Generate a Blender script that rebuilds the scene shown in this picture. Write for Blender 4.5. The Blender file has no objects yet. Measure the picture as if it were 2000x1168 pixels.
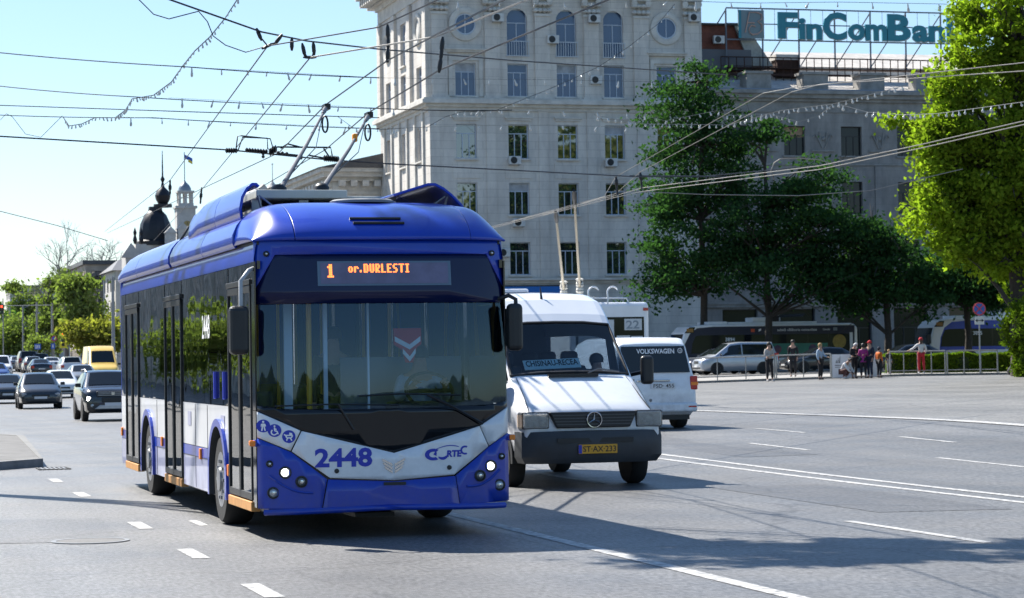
import bpy, bmesh, math, random
import numpy as np
from mathutils import Vector, Matrix
random.seed(7); rng = np.random.default_rng(11)
C = bpy.context.scene.collection
sc = bpy.context.scene
PI = math.pi
# ------------------------------------------------------------------ camera
F, PITCH, ROLL, TH = 4766.7, 0.02367, -0.01501, 0.2682
BX, BY, CH = -1.24114, 23.812, 1.7313
SUN_EL, SUN_AZ = math.radians(47), math.radians(-43.5)     # azimuth from +Y, clockwise positive
EXPOSURE = 1.22
cp, sp, cr, sr = math.cos(PITCH), math.sin(PITCH), math.cos(ROLL), math.sin(ROLL)
_f = Vector((0, cp, sp)); _u0 = Vector((0, -sp, cp)); _r0 = Vector((1, 0, 0))
_r = cr * _r0 + sr * _u0; _u = -sr * _r0 + cr * _u0
cam = bpy.data.cameras.new('camera'); camo = bpy.data.objects.new('camera', cam); C.objects.link(camo)
camo.matrix_world = Matrix(((_r.x, _u.x, -_f.x, 0), (_r.y, _u.y, -_f.y, 0), (_r.z, _u.z, -_f.z, CH), (0, 0, 0, 1)))
cam.sensor_width = 36; cam.lens = F / 2000 * 36; cam.clip_start = 0.5; cam.clip_end = 6000
cam.dof.use_dof = True; cam.dof.focus_distance = 25.0; cam.dof.aperture_fstop = 8.0
sc.camera = camo
# ------------------------------------------------------------------ world, sun, exposure
w = bpy.data.worlds.new('World'); sc.world = w; w.use_nodes = True
nt = w.node_tree; bg = nt.nodes['Background']
sky = nt.nodes.new('ShaderNodeTexSky'); sky.sky_type = 'NISHITA'; sky.sun_disc = False
sky.sun_elevation = SUN_EL; sky.sun_rotation = SUN_AZ; sky.air_density = 1.0; sky.dust_density = .35; sky.ozone_density = 2.5
hs = nt.nodes.new('ShaderNodeMixRGB'); hs.blend_type = 'MULTIPLY'; hs.inputs[0].default_value = 1; hs.inputs[2].default_value = (1.52, 1.62, 1.74, 1)
gm = nt.nodes.new('ShaderNodeGamma'); gm.inputs[1].default_value = .75; sa = nt.nodes.new('ShaderNodeHueSaturation'); sa.inputs['Saturation'].default_value = 1.25
nt.links.new(sky.outputs[0], gm.inputs[0]); nt.links.new(gm.outputs[0], sa.inputs['Color']); nt.links.new(sa.outputs[0], hs.inputs[1]); nt.links.new(hs.outputs[0], bg.inputs[0]); bg.inputs[1].default_value = 0.066
sl = bpy.data.lights.new('sun', 'SUN'); so = bpy.data.objects.new('sun', sl); C.objects.link(so)
sl.energy = 5.0; sl.angle = math.radians(0.5); sl.color = (1.0, 0.95, 0.87)
sd = Vector((math.sin(SUN_AZ) * math.cos(SUN_EL), math.cos(SUN_AZ) * math.cos(SUN_EL), math.sin(SUN_EL)))
so.rotation_euler = (-sd).to_track_quat('-Z', 'Y').to_euler()
sc.view_settings.view_transform = 'Standard'; sc.view_settings.look = 'None'
sc.view_settings.gamma = 1; sc.view_settings.use_curve_mapping = False
sc.view_settings.exposure = EXPOSURE
sc.cycles.max_bounces = 8; sc.cycles.transparent_max_bounces = 12
# ------------------------------------------------------------------ frames
CT, ST = math.cos(TH), math.sin(TH)
def S(a, t, z=0.0): return Vector((BX + a * CT - t * ST, BY + a * ST + t * CT, z))
def toS(p): dx, dy = p[0] - BX, p[1] - BY; return dx * CT + dy * ST, -dx * ST + dy * CT
def smo(x, a, b):
    k = min(1, max(0, (x - a) / (b - a))); return k * k * (3 - 2 * k)
def gz(a, t):
    return -.2 * smo(t, 20, 70) + .0095 * max(0, t - 100) * (1 - smo(a, 10, 30)) + .02 * min(max(0, a - 4), 38) * smo(t, 5, 25)
def G(a, t, dz=0.0): return S(a, t, gz(a, t) + dz)
def ray(x, y): return _f + _r * ((x - 1000) / F) + _u * ((584 - y) / F)
def at(x, y, Y):
    d = ray(x, y); return Vector((0, 0, CH)) + d * (Y / d.y)
def gp(x, y):
    d = ray(x, y); Y = 12.0; lo = Y
    while Y < 700:
        p = Vector((0, 0, CH)) + d * (Y / d.y)
        if p.z <= gz(*toS(p)): break
        lo = Y; Y += .5
    hi = Y
    for _ in range(20):
        m = (lo + hi) / 2; p = Vector((0, 0, CH)) + d * (m / d.y)
        if p.z <= gz(*toS(p)): hi = m
        else: lo = m
    return p
def onT(x, y, t):
    d = ray(x, y); n = Vector((-ST, CT, 0)); o = S(0, t); c = Vector((0, 0, CH))
    p = c + d * ((o - c).dot(n) / d.dot(n)); q = toS(p); return Vector((q[0], q[1], p.z))
# ------------------------------------------------------------------ materials
MATS = {}
def nodes(m): m.use_nodes = True; return m.node_tree, m.node_tree.nodes['Principled BSDF']
def mat(name, col, rough=.6, metal=0., var=.0, scale=3., spec=.5, coat=0., bump=0., bscale=40., col2=None):
    if name in MATS: return MATS[name]
    m = bpy.data.materials.new(name); t, b = nodes(m); L = t.links
    b.inputs['Base Color'].default_value = (*col, 1); b.inputs['Roughness'].default_value = rough
    b.inputs['Metallic'].default_value = metal; b.inputs['Specular IOR Level'].default_value = spec
    b.inputs['Coat Weight'].default_value = coat; b.inputs['Coat Roughness'].default_value = .04
    if var > 0:
        tc = t.nodes.new('ShaderNodeTexCoord'); n = t.nodes.new('ShaderNodeTexNoise')
        n.inputs['Scale'].default_value = scale; n.inputs['Detail'].default_value = 6; n.inputs['Roughness'].default_value = .65
        L.new(tc.outputs['Object'], n.inputs['Vector'])
        r = t.nodes.new('ShaderNodeValToRGB'); c2 = col2 or tuple(c * (1 - var) for c in col)
        r.color_ramp.elements[0].position = .35; r.color_ramp.elements[1].position = .68
        r.color_ramp.elements[0].color = (*c2, 1); r.color_ramp.elements[1].color = (*col, 1)
        L.new(n.outputs[0], r.inputs[0]); L.new(r.outputs[0], b.inputs['Base Color'])
    if bump > 0:
        tc = t.nodes.new('ShaderNodeTexCoord'); n = t.nodes.new('ShaderNodeTexNoise'); n.inputs['Scale'].default_value = bscale; n.inputs['Detail'].default_value = 5
        L.new(tc.outputs['Object'], n.inputs['Vector'])
        bp = t.nodes.new('ShaderNodeBump'); bp.inputs['Strength'].default_value = bump; bp.inputs['Distance'].default_value = .02
        L.new(n.outputs[0], bp.inputs['Height']); L.new(bp.outputs[0], b.inputs['Normal'])
    MATS[name] = m; return m
def paint(name, col, rough=.28, var=.12): return mat(name, col, rough, 0, var, 1.2, .5, .7)
def grime(m, z1=1.1, amt=.5, col=(.10, .09, .075), zscale=1.):
    t, b = m.node_tree, m.node_tree.nodes['Principled BSDF']; L = t.links; N = t.nodes.new
    tc = N('ShaderNodeTexCoord'); sx = N('ShaderNodeSeparateXYZ'); L.new(tc.outputs['Object'], sx.inputs[0]); mr = N('ShaderNodeMapRange'); mr.inputs[1].default_value = .25; mr.inputs[2].default_value = z1; mr.inputs[3].default_value = 1; mr.inputs[4].default_value = 0; L.new(sx.outputs[2], mr.inputs[0])
    n = N('ShaderNodeTexNoise'); n.inputs['Scale'].default_value = 5; n.inputs['Detail'].default_value = 8; n.inputs['Roughness'].default_value = .75; L.new(tc.outputs['Object'], n.inputs['Vector'])
    rp = N('ShaderNodeValToRGB'); rp.color_ramp.elements[0].position = .38; rp.color_ramp.elements[1].position = .7; L.new(n.outputs[0], rp.inputs[0])
    mu = N('ShaderNodeMath'); mu.operation = 'MULTIPLY'; L.new(mr.outputs[0], mu.inputs[0]); L.new(rp.outputs[0], mu.inputs[1]); m2 = N('ShaderNodeMath'); m2.operation = 'MULTIPLY'; m2.inputs[1].default_value = amt; L.new(mu.outputs[0], m2.inputs[0])
    mx = N('ShaderNodeMixRGB'); src = b.inputs['Base Color'].links; mx.inputs[2].default_value = (*col, 1)
    if src: L.new(src[0].from_socket, mx.inputs[1])
    else: mx.inputs[1].default_value = b.inputs['Base Color'].default_value
    L.new(m2.outputs[0], mx.inputs[0]); L.new(mx.outputs[0], b.inputs['Base Color']); ro = N('ShaderNodeMapRange'); ro.inputs[3].default_value = b.inputs['Roughness'].default_value; ro.inputs[4].default_value = .75; L.new(m2.outputs[0], ro.inputs[0]); L.new(ro.outputs[0], b.inputs['Roughness'])
    cw = N('ShaderNodeMapRange'); cw.inputs[3].default_value = b.inputs['Coat Weight'].default_value; cw.inputs[4].default_value = 0; L.new(m2.outputs[0], cw.inputs[0]); L.new(cw.outputs[0], b.inputs['Coat Weight']); return m
def emit(name, col, s):
    if name in MATS: return MATS[name]
    m = bpy.data.materials.new(name); t, b = nodes(m); b.inputs['Base Color'].default_value = (*col, 1)
    b.inputs['Emission Color'].default_value = (*col, 1); b.inputs['Emission Strength'].default_value = s; MATS[name] = m; return m
def glass(name, tint, ior=1.5, rough=.01, wav=0.0, wsc=1.0, refl=(1, 1, 1)):
    if name in MATS: return MATS[name]
    m = bpy.data.materials.new(name); m.use_nodes = True; t = m.node_tree; t.nodes.clear(); L = t.links
    o = t.nodes.new('ShaderNodeOutputMaterial'); mx = t.nodes.new('ShaderNodeMixShader'); fr = t.nodes.new('ShaderNodeFresnel')
    tr = t.nodes.new('ShaderNodeBsdfTransparent'); g = t.nodes.new('ShaderNodeBsdfGlossy')
    fr.inputs[0].default_value = ior; tr.inputs[0].default_value = (*tint, 1); g.inputs['Roughness'].default_value = rough; g.inputs[0].default_value = (*refl, 1)
    L.new(fr.outputs[0], mx.inputs[0]); L.new(tr.outputs[0], mx.inputs[1]); L.new(g.outputs[0], mx.inputs[2]); L.new(mx.outputs[0], o.inputs[0])
    if wav > 0:
        tc = t.nodes.new('ShaderNodeTexCoord'); n = t.nodes.new('ShaderNodeTexNoise'); n.inputs['Scale'].default_value = wsc; n.inputs['Detail'].default_value = 1
        bp = t.nodes.new('ShaderNodeBump'); bp.inputs['Strength'].default_value = wav; bp.inputs['Distance'].default_value = .05
        L.new(tc.outputs['Object'], n.inputs['Vector']); L.new(n.outputs[0], bp.inputs['Height']); L.new(bp.outputs[0], g.inputs['Normal'])
    MATS[name] = m; return m
def darkglass(name, col, rough=.03, spec=.8, wav=0., wsc=1., ior=1.5):
    m = mat(name, col, rough, 0, 0, 1, spec); m.node_tree.nodes['Principled BSDF'].inputs['IOR'].default_value = ior
    if wav > 0:
        t, b = m.node_tree, m.node_tree.nodes['Principled BSDF']
        tc = t.nodes.new('ShaderNodeTexCoord'); n = t.nodes.new('ShaderNodeTexNoise'); n.inputs['Scale'].default_value = wsc; n.inputs['Detail'].default_value = 1
        bp = t.nodes.new('ShaderNodeBump'); bp.inputs['Strength'].default_value = wav; bp.inputs['Distance'].default_value = .05
        t.links.new(tc.outputs['Object'], n.inputs['Vector']); t.links.new(n.outputs[0], bp.inputs['Height']); t.links.new(bp.outputs[0], b.inputs['Normal'])
    return m
def stone(name, col, bw=1.5, bh=.55, mortar=.012, dark=.72, stain=.25, ax='XZ'):
    if name in MATS: return MATS[name]
    m = bpy.data.materials.new(name); t, b = nodes(m); L = t.links; N = t.nodes.new
    tc = N('ShaderNodeTexCoord'); sx = N('ShaderNodeSeparateXYZ'); cx = N('ShaderNodeCombineXYZ'); ad = N('ShaderNodeMath'); ad.operation = 'ADD'
    L.new(tc.outputs['Object'], sx.inputs[0]); L.new(sx.outputs[0], ad.inputs[0]); L.new(sx.outputs[1], ad.inputs[1]); L.new(ad.outputs[0], cx.inputs[0]); L.new(sx.outputs[2], cx.inputs[1])
    br = N('ShaderNodeTexBrick'); br.inputs['Scale'].default_value = 1; br.inputs['Brick Width'].default_value = bw; br.inputs['Row Height'].default_value = bh
    br.inputs['Mortar Size'].default_value = mortar; br.inputs['Mortar Smooth'].default_value = .2
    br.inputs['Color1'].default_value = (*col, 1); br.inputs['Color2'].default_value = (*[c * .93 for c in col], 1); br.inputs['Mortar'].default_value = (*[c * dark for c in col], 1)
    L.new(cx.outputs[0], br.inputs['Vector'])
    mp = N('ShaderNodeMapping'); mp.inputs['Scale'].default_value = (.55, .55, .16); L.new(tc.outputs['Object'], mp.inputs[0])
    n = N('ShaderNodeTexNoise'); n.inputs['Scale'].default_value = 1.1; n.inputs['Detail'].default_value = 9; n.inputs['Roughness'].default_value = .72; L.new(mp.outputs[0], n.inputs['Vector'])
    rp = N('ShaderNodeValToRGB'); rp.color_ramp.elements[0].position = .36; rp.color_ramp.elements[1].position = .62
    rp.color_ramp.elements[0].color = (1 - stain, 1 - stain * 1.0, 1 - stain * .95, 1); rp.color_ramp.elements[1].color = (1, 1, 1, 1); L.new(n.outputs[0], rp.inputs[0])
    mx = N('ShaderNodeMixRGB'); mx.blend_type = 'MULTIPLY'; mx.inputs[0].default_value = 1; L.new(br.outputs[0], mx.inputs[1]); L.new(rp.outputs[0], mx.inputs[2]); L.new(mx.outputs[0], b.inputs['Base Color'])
    b.inputs['Roughness'].default_value = .85; MATS[name] = m; return m
def leafmat(name, col, trans=.45, var=.35):
    if name in MATS: return MATS[name]
    m = bpy.data.materials.new(name); m.use_nodes = True; t = m.node_tree; t.nodes.clear(); L = t.links; N = t.nodes.new
    o = N('ShaderNodeOutputMaterial'); mx = N('ShaderNodeMixShader'); d = N('ShaderNodeBsdfDiffuse'); tr = N('ShaderNodeBsdfTranslucent')
    tc = N('ShaderNodeTexCoord'); n = N('ShaderNodeTexNoise'); n.inputs['Scale'].default_value = .9; n.inputs['Detail'].default_value = 8; L.new(tc.outputs['Object'], n.inputs['Vector'])
    rp = N('ShaderNodeValToRGB'); rp.color_ramp.elements[0].position = .35; rp.color_ramp.elements[1].position = .65
    rp.color_ramp.elements[0].color = (*[c * (1 - var) for c in col], 1); rp.color_ramp.elements[1].color = (col[0] * 1.15, col[1] * 1.08, col[2], 1); L.new(n.outputs[0], rp.inputs[0])
    L.new(rp.outputs[0], d.inputs[0]); g = N('ShaderNodeMixRGB'); g.blend_type = 'MULTIPLY'; g.inputs[0].default_value = 1; g.inputs[2].default_value = (1.2, 1.5, .6, 1); L.new(rp.outputs[0], g.inputs[1]); L.new(g.outputs[0], tr.inputs[0])
    mx.inputs[0].default_value = trans; L.new(d.outputs[0], mx.inputs[1]); L.new(tr.outputs[0], mx.inputs[2]); L.new(mx.outputs[0], o.inputs[0]); MATS[name] = m; return m
# ------------------------------------------------------------------ mesh builder
def V(*a): return Vector(a)
class MB:
    def __init__(s): s.v = []; s.f = []
    def add(s, vs, fs):
        o = len(s.v); s.v += [tuple(v) for v in vs]; s.f += [tuple(i + o for i in f) for f in fs]; return s
    def box(s, x0, x1, y0, y1, z0, z1, M=None):
        vs = [Vector((x, y, z)) for z in (z0, z1) for y in (y0, y1) for x in (x0, x1)]
        if M: vs = [M @ v for v in vs]
        return s.add(vs, [(0, 2, 3, 1), (4, 5, 7, 6), (0, 1, 5, 4), (2, 6, 7, 3), (0, 4, 6, 2), (1, 3, 7, 5)])
    def loft(s, rings, closed=True, cap=True):
        n = len(rings[0]); vs = [v for r in rings for v in r]; fs = []
        for i in range(len(rings) - 1):
            for j in range(n if closed else n - 1):
                k = (j + 1) % n; fs.append((i * n + j, i * n + k, (i + 1) * n + k, (i + 1) * n + j))
        if cap and closed: fs += [tuple(range(n))[::-1], tuple(range((len(rings) - 1) * n, len(rings) * n))]
        return s.add(vs, fs)
    def tube(s, pts, r, n=6, cap=True):
        pts = [Vector(p) for p in pts]; rs = r if isinstance(r, (list, tuple)) else [r] * len(pts); rings = []
        prev = None
        for i, p in enumerate(pts):
            d = (pts[min(i + 1, len(pts) - 1)] - pts[max(i - 1, 0)]); d = d.normalized() if d.length > 1e-9 else V(0, 0, 1)
            if prev is None: a = d.orthogonal().normalized()
            else:
                a = prev - d * prev.dot(d); a = a.normalized() if a.length > 1e-6 else d.orthogonal().normalized()
            prev = a; b = d.cross(a)
            rings.append([p + (a * math.cos(2 * PI * k / n) + b * math.sin(2 * PI * k / n)) * rs[i] for k in range(n)])
        return s.loft(rings, True, cap)
    def lathe(s, prof, n=16, c=(0, 0, 0), axis='z', sx=1., cap=True):
        rings = []
        for r, h in prof:
            ring = []
            for k in range(n):
                a = 2 * PI * k / n; p = (r * math.cos(a) * sx, r * math.sin(a), h)
                if axis == 'x': p = (h, r * math.cos(a), r * math.sin(a))
                if axis == 'y': p = (r * math.cos(a) * sx, -h, r * math.sin(a))
                ring.append(V(p[0] + c[0], p[1] + c[1], p[2] + c[2]))
            rings.append(ring)
        return s.loft(rings, True, cap)
    def prism(s, poly, d0, d1, plane='yz'):
        def P(p, d): return {'yz': V(d, p[0], p[1]), 'xz': V(p[0], d, p[1]), 'xy': V(p[0], p[1], d)}[plane]
        return s.loft([[P(p, d0) for p in poly], [P(p, d1) for p in poly]])
    def grid(s, P):
        n = len(P[0]); fs = [(i * n + j, i * n + j + 1, (i + 1) * n + j + 1, (i + 1) * n + j) for i in range(len(P) - 1) for j in range(n - 1)]
        return s.add([v for r in P for v in r], fs)
    def text(s, txt, x, y, z, w=None, h=None, bold=0., depth=.006, M=None, keep=False, shear=0.):
        cu = bpy.data.curves.new('lettering', 'FONT'); cu.body = txt; cu.size = 1; cu.offset = bold; cu.extrude = 0; cu.resolution_u = 3; cu.shear = shear
        ob = bpy.data.objects.new('lettering', cu); C.objects.link(ob); dg = bpy.context.evaluated_depsgraph_get()
        me = bpy.data.meshes.new_from_object(ob.evaluated_get(dg)); bpy.data.objects.remove(ob)
        vs = [v.co.copy() for v in me.vertices]; fs = [tuple(p.vertices) for p in me.polygons]
        x0 = min(v.x for v in vs); x1 = max(v.x for v in vs); y0 = min(v.y for v in vs); y1 = max(v.y for v in vs)
        kx = (w / (x1 - x0)) if w else (h / (y1 - y0)); ky = (h / (y1 - y0)) if h else kx
        out = [V(x + (v.x - x0) * kx, y, z + (v.y - y0) * ky) for v in vs]
        if M: out = [M(v) if callable(M) else M @ v for v in out]
        bpy.data.meshes.remove(me); bpy.data.curves.remove(cu)
        return s.add(out, fs)
    def build(s, name, m, parent=None, loc=None, rz=None, smooth=None, bev=0., seg=2):
        me = bpy.data.meshes.new(name); me.from_pydata(s.v, [], s.f); me.validate(); me.update()
        bm = bmesh.new(); bm.from_mesh(me)
        if bev or smooth is not None: bmesh.ops.recalc_face_normals(bm, faces=bm.faces)
        bm.to_mesh(me); bm.free()
        if smooth is not None:
            me.polygons.foreach_set('use_smooth', [True] * len(me.polygons))
            if smooth < 180: me.set_sharp_from_angle(angle=math.radians(smooth))
        me.materials.append(m); o = bpy.data.objects.new(name, me); C.objects.link(o)
        if parent: o.parent = parent
        if loc is not None: o.location = loc
        if rz is not None: o.rotation_euler = (0, 0, rz)
        if bev:
            b = o.modifiers.new('bevel', 'BEVEL'); b.width = bev; b.segments = seg; b.limit_method = 'ANGLE'; b.angle_limit = math.radians(35)
        return o
def thing(name, label, cat, loc=(0, 0, 0), rz=0., group=None):
    o = bpy.data.objects.new(name, None); o.empty_display_size = .1; C.objects.link(o); o.location = loc; o.rotation_euler = (0, 0, rz)
    return tag(o, label, cat, group)
def tag(o, label, cat, group=None):
    o['label'] = label; o['category'] = cat
    if group: o['group'] = group
    return o
def struct(o): o['kind'] = 'structure'; return o
def stuff(o): o['kind'] = 'stuff'; return o
def lerp(a, b, k): return a + (b - a) * k
def arc(cx, cy, r, a0, a1, n, rx=None):
    return [(cx + (rx or r) * math.cos(a0 + (a1 - a0) * i / n), cy + r * math.sin(a0 + (a1 - a0) * i / n)) for i in range(n + 1)]
# common materials
blk = mat('black_plastic', (.012, .013, .015), .45, var=.3, scale=6); rub = mat('tyre_rubber', (.018, .018, .019), .8, var=.4, scale=9)
steel = mat('grey_steel', (.32, .33, .34), .42, .7, .25, 5); alu = mat('silver_rim', (.42, .43, .45), .35, .8, .2, 8)
wht = paint('white_paint', (.78, .79, .80)); chrome = mat('chrome', (.6, .6, .62), .12, 1.)
amber = mat('amber_lens', (.85, .22, .02), .25); redlens = mat('red_lens', (.45, .015, .012), .2, coat=.5)
lens = mat('lamp_lens', (.35, .37, .39), .08, .4, coat=1.); lit = emit('lit_lamp', (1, .97, .9), 4.0)
skin = mat('skin', (.42, .25, .18), .6, var=.15); whitemark = mat('white_lettering', (.8, .8, .8), .6)
blackmark = mat('black_lettering', (.015, .015, .015), .6)
# ================================================================== SETTING
def asphalt(name, base, k=1.0):
    m = bpy.data.materials.new(name); t, b = nodes(m); L = t.links; N = t.nodes.new
    tc = N('ShaderNodeTexCoord')
    def noise(sc_, det, rough, mp=None):
        n = N('ShaderNodeTexNoise'); n.inputs['Scale'].default_value = sc_; n.inputs['Detail'].default_value = det; n.inputs['Roughness'].default_value = rough
        if mp:
            q = N('ShaderNodeMapping'); q.inputs['Scale'].default_value = mp; L.new(tc.outputs['Object'], q.inputs[0]); L.new(q.outputs[0], n.inputs['Vector'])
        else: L.new(tc.outputs['Object'], n.inputs['Vector'])
        return n
    def ramp(src, p0, p1, c0, c1):
        r = N('ShaderNodeValToRGB'); e = r.color_ramp.elements; e[0].position = p0; e[1].position = p1; e[0].color = (c0, c0, c0, 1); e[1].color = (c1, c1, c1, 1); L.new(src, r.inputs[0]); return r.outputs[0]
    def mul(a, bb):
        x = N('ShaderNodeMixRGB'); x.blend_type = 'MULTIPLY'; x.inputs[0].default_value = 1; L.new(a, x.inputs[1]); L.new(bb, x.inputs[2]); return x.outputs[0]
    c = N('ShaderNodeRGB'); c.outputs[0].default_value = (*base, 1)
    grain = ramp(noise(1, 2.5, .55, (26, 9, 1)).outputs[0], .34, .66, .58, 1.45)
    chips = ramp(noise(60, 1, .5).outputs[0], .35, .7, .8, 1.22)
    big = ramp(noise(.22, 5, .6).outputs[0], .3, .7, .80, 1.12); stains = ramp(noise(.9, 7, .75).outputs[0], .60, .74, 1.0, .74)
    tracks = ramp(noise(1.0, 3, .55, (.75, .012, 1)).outputs[0], .35, .66, .86, 1.1)
    streak = ramp(noise(1.0, 6, .7, (3.5, .06, 1)).outputs[0], .3, .72, .92, 1.06)
    v = N('ShaderNodeTexVoronoi'); v.feature = 'DISTANCE_TO_EDGE'; v.inputs['Scale'].default_value = .16
    wn = noise(.8, 5, .7); ad = N('ShaderNodeMixRGB'); ad.blend_type = 'ADD'; ad.inputs[0].default_value = .55; L.new(tc.outputs['Object'], ad.inputs[1]); L.new(wn.outputs[1], ad.inputs[2]); L.new(ad.outputs[0], v.inputs['Vector'])
    crack = ramp(v.outputs['Distance'], .0015, .0045, .55, 1.0)
    col = mul(mul(mul(mul(mul(mul(mul(c.outputs[0], grain), chips), big), tracks), streak), crack), stains)
    L.new(col, b.inputs['Base Color'])
    rr = ramp(noise(.5, 4, .6).outputs[0], .3, .7, .42, .6); L.new(rr, b.inputs['Roughness']); b.inputs['Specular IOR Level'].default_value = .6
    bp = N('ShaderNodeBump'); bp.inputs['Strength'].default_value = .55; bp.inputs['Distance'].default_value = .012; L.new(noise(70, 4, .75).outputs[0], bp.inputs['Height']); L.new(bp.outputs[0], b.inputs['Normal'])
    return m
asp = asphalt('asphalt', (.108, .109, .111)); asp2 = asphalt('square_asphalt', (.15, .147, .141))
def frange(a, b, n): return [a + (b - a) * i / n for i in range(n + 1)]
As = frange(-400, -30, 8)[:-1] + frange(-30, 60, 60)[:-1] + frange(60, 600, 14)
Ts = [-420, -200, -100, -60] + frange(-40, 130, 85) + frange(140, 500, 36)[0:] + [600, 800, 1200, 2500]
m = MB(); m.grid([[V(a, t, gz(a, min(t, 420))) for a in As] for t in Ts])
struct(m.build('road', asp, None, (BX, BY, 0), TH, 180))
m = MB(); m.grid([[V(a, t, gz(a, t) + .004) for a in [17.3 + (39 - t) * .0103 if t > 0 else 17.7, *frange(18.5, 70, 50)]] for t in frange(-40, 130, 85)]); struct(m.build('square', asp2, None, (BX, BY, 0), TH, 180))
wm = mat('road_paint', (.55, .55, .54), .7, var=.55, scale=11, col2=(.15, .15, .15)); 
def mark(a0, t0, a1, t1, wd, dz=.005):
    n = max(1, int(math.hypot(a1 - a0, t1 - t0) / 1.0)); m = MB()
    dx, dy = a1 - a0, t1 - t0; l = math.hypot(dx, dy); nx, ny = -dy / l * wd / 2, dx / l * wd / 2
    P = [[V(lerp(a0, a1, i / n) + s * nx, lerp(t0, t1, i / n) + s * ny, gz(lerp(a0, a1, i / n), lerp(t0, t1, i / n)) + dz) for s in (1, -1)] for i in range(n + 1)]
    m.grid(P); return struct(m.build('road_marking', wm, None, (BX, BY, 0), TH))
mark(1.37, -12, 1.37, 3.2, .15); mark(1.37, 9.5, 1.37, 13, .15)
mark(7.72, -14, 7.72, 46, .14); mark(8.2, -14, 8.2, 46, .14)
for t0 in (-5.6, -1.85, 2.2, 8.7, 12.8, 24.0): mark(-2.08, t0, -2.08, t0 + 1.15, .15)
mark(-1.45, 2.4, -1.45, 3.3, .1, .0045)
for t0 in (-3.3, -11, 8.2): mark(4.78, t0, 4.78, t0 + 3.2, .11)
for a0, t0, t1 in ((10.7, 15.4, 18.3), (11.45, 8.0, 12), (13.0, 21.2, 23.9), (13.7, 16.0, 18.4), (10.8, 30, 33), (11, 0, 3)): mark(a0, t0, a0 + .04, t1, .12)
mark(17.1, 46, 17.45, 0, .45, .010)
asp3 = asphalt('patch_asphalt', (.082, .083, .086))
for pp in ([(-4.4, .9), (-2.5, .6), (-2.35, 4.2), (-4.3, 4.6)], [(5.6, 1.0), (7.1, .8), (7.2, 6.5), (5.7, 6.6)], [(9.0, 14), (10.3, 14), (10.4, 22), (9.1, 22.2)]):
    m = MB(); m.add([V(x, y, gz(x, y) + .0035) for x, y in pp], [(0, 1, 2, 3)]); struct(m.build('road_patch', asp3, None, (BX, BY, 0), TH))
# raised pavement at the left edge, with its kerb
pav = mat('pavement_tarmac', (.15, .148, .145), .85, var=.4, scale=2.2, bump=.4, bscale=60); krb = mat('kerb_stone', (.2, .2, .195), .85, var=.35, scale=4, bump=.3)
poly = [(-1.86, 18.5), (-1.1, 33.6), (-1.7, 36.5), (-4.2, 44), (-9, 75), (-16, 75), (-16, 15.3), (-4.2, 16.5), (-2.6, 17.6)]
def shrink(pl, d):
    cx = sum(p[0] for p in pl) / len(pl); cy = sum(p[1] for p in pl) / len(pl); out = []
    for p in pl:
        v = V(cx - p[0], cy - p[1], 0); v.normalize(); out.append((p[0] + v.x * d, p[1] + v.y * d))
    return out
m = MB(); inn = shrink(poly, .2); m.loft([[V(x, y, gz(x, y) - .05) for x, y in poly], [V(x, y, gz(x, y) + .14) for x, y in poly], [V(x, y, gz(x, y) + .14) for x, y in inn], [V(x, y, gz(x, y) + .10) for x, y in inn]], True, False)
struct(m.build('kerb', krb, None, (BX, BY, 0), TH, bev=.012))
m = MB(); m.loft([[V(x, y, gz(x, y) - .03) for x, y in inn], [V(x, y, gz(x, y) + .128) for x, y in inn]]); struct(m.build('pavement', pav, None, (BX, BY, 0), TH))
iron = mat('cast_iron', (.07, .068, .065), .6, .6, .4, 8)
g = thing('storm_drain', 'small iron storm drain grate beside the end of the left kerb', 'drain grate', S(-1.78, 17.45, .006), TH)
m = MB(); m.box(-.26, .26, -.38, -.34, 0, .012); m.box(-.26, .26, .34, .38, 0, .012); m.box(-.26, -.22, -.34, .34, 0, .012); m.box(.22, .26, -.34, .34, 0, .012); m.build('frame', iron, g)
m = MB()
for i in range(6): m.box(-.2 + i * .072, -.165 + i * .072, -.34, .34, 0, .01)
m.build('grate', mat('worn_iron', (.3, .3, .3), .45, .6, .3, 8), g)
mh = thing('manhole_cover', 'round iron manhole cover set in the asphalt at lower left', 'manhole cover', S(-2.8, .72, .004), TH)
MB().lathe([(.38, 0), (.38, .006), (.33, .006), (.33, 0)], 40, cap=False).build('rim', mat('worn_iron', (.3, .3, .3), .45), mh)
MB().lathe([(.325, 0), (.325, .004), (0.001, .005)], 40).build('lid', mat('manhole_lid', (.14, .14, .14), .7, .3, .3, 14, bump=.5), mh)
# ================================================================== BLUE TROLLEYBUS
busblue = mat('trolleybus_blue', (.002, .044, .44), .32, 0, .18, 1.3, .4, .5, col2=(.002, .032, .34))
buswhite = paint('trolleybus_white', (.80, .81, .83)); lilac = grime(paint('lilac_sheen_skirt', (.45, .47, .68)), 1.0, .55); busblue = grime(busblue, .8, .35); buswhite = grime(buswhite, 1.6, .25)  # skirt is white; the lilac it reflects is put into its colour
navy = mat('navy_visor', (.003, .007, .045), .12, spec=.35); gblk = mat('gloss_black', (.006, .007, .009), .08, spec=.5)
wsg = glass('windscreen_glass', (.72, .84, .95), 1.66, .02, .05, 1.3, (.60, .84, 1.0)); sideg = glass('tinted_side_glass', (.46, .48, .50), 1.9, .012, .10, 1.1)
intgrey = mat('interior_grey', (.42, .46, .54), .6); intdark = mat('interior_dark', (.03, .033, .04), .6); paleb = mat('pale_blue_panel', (.66, .74, .84), .4)
yel = mat('yellow_rail', (.85, .46, .03), .35); orange_sill = mat('amber_step_edge', (.62, .30, .09), .6, var=.3, scale=5)
roofgrey = mat('roof_grey', (.36, .38, .36), .6, var=.3, scale=3); seatb = mat('seat_fabric', (.03, .05, .16), .8)
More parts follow.
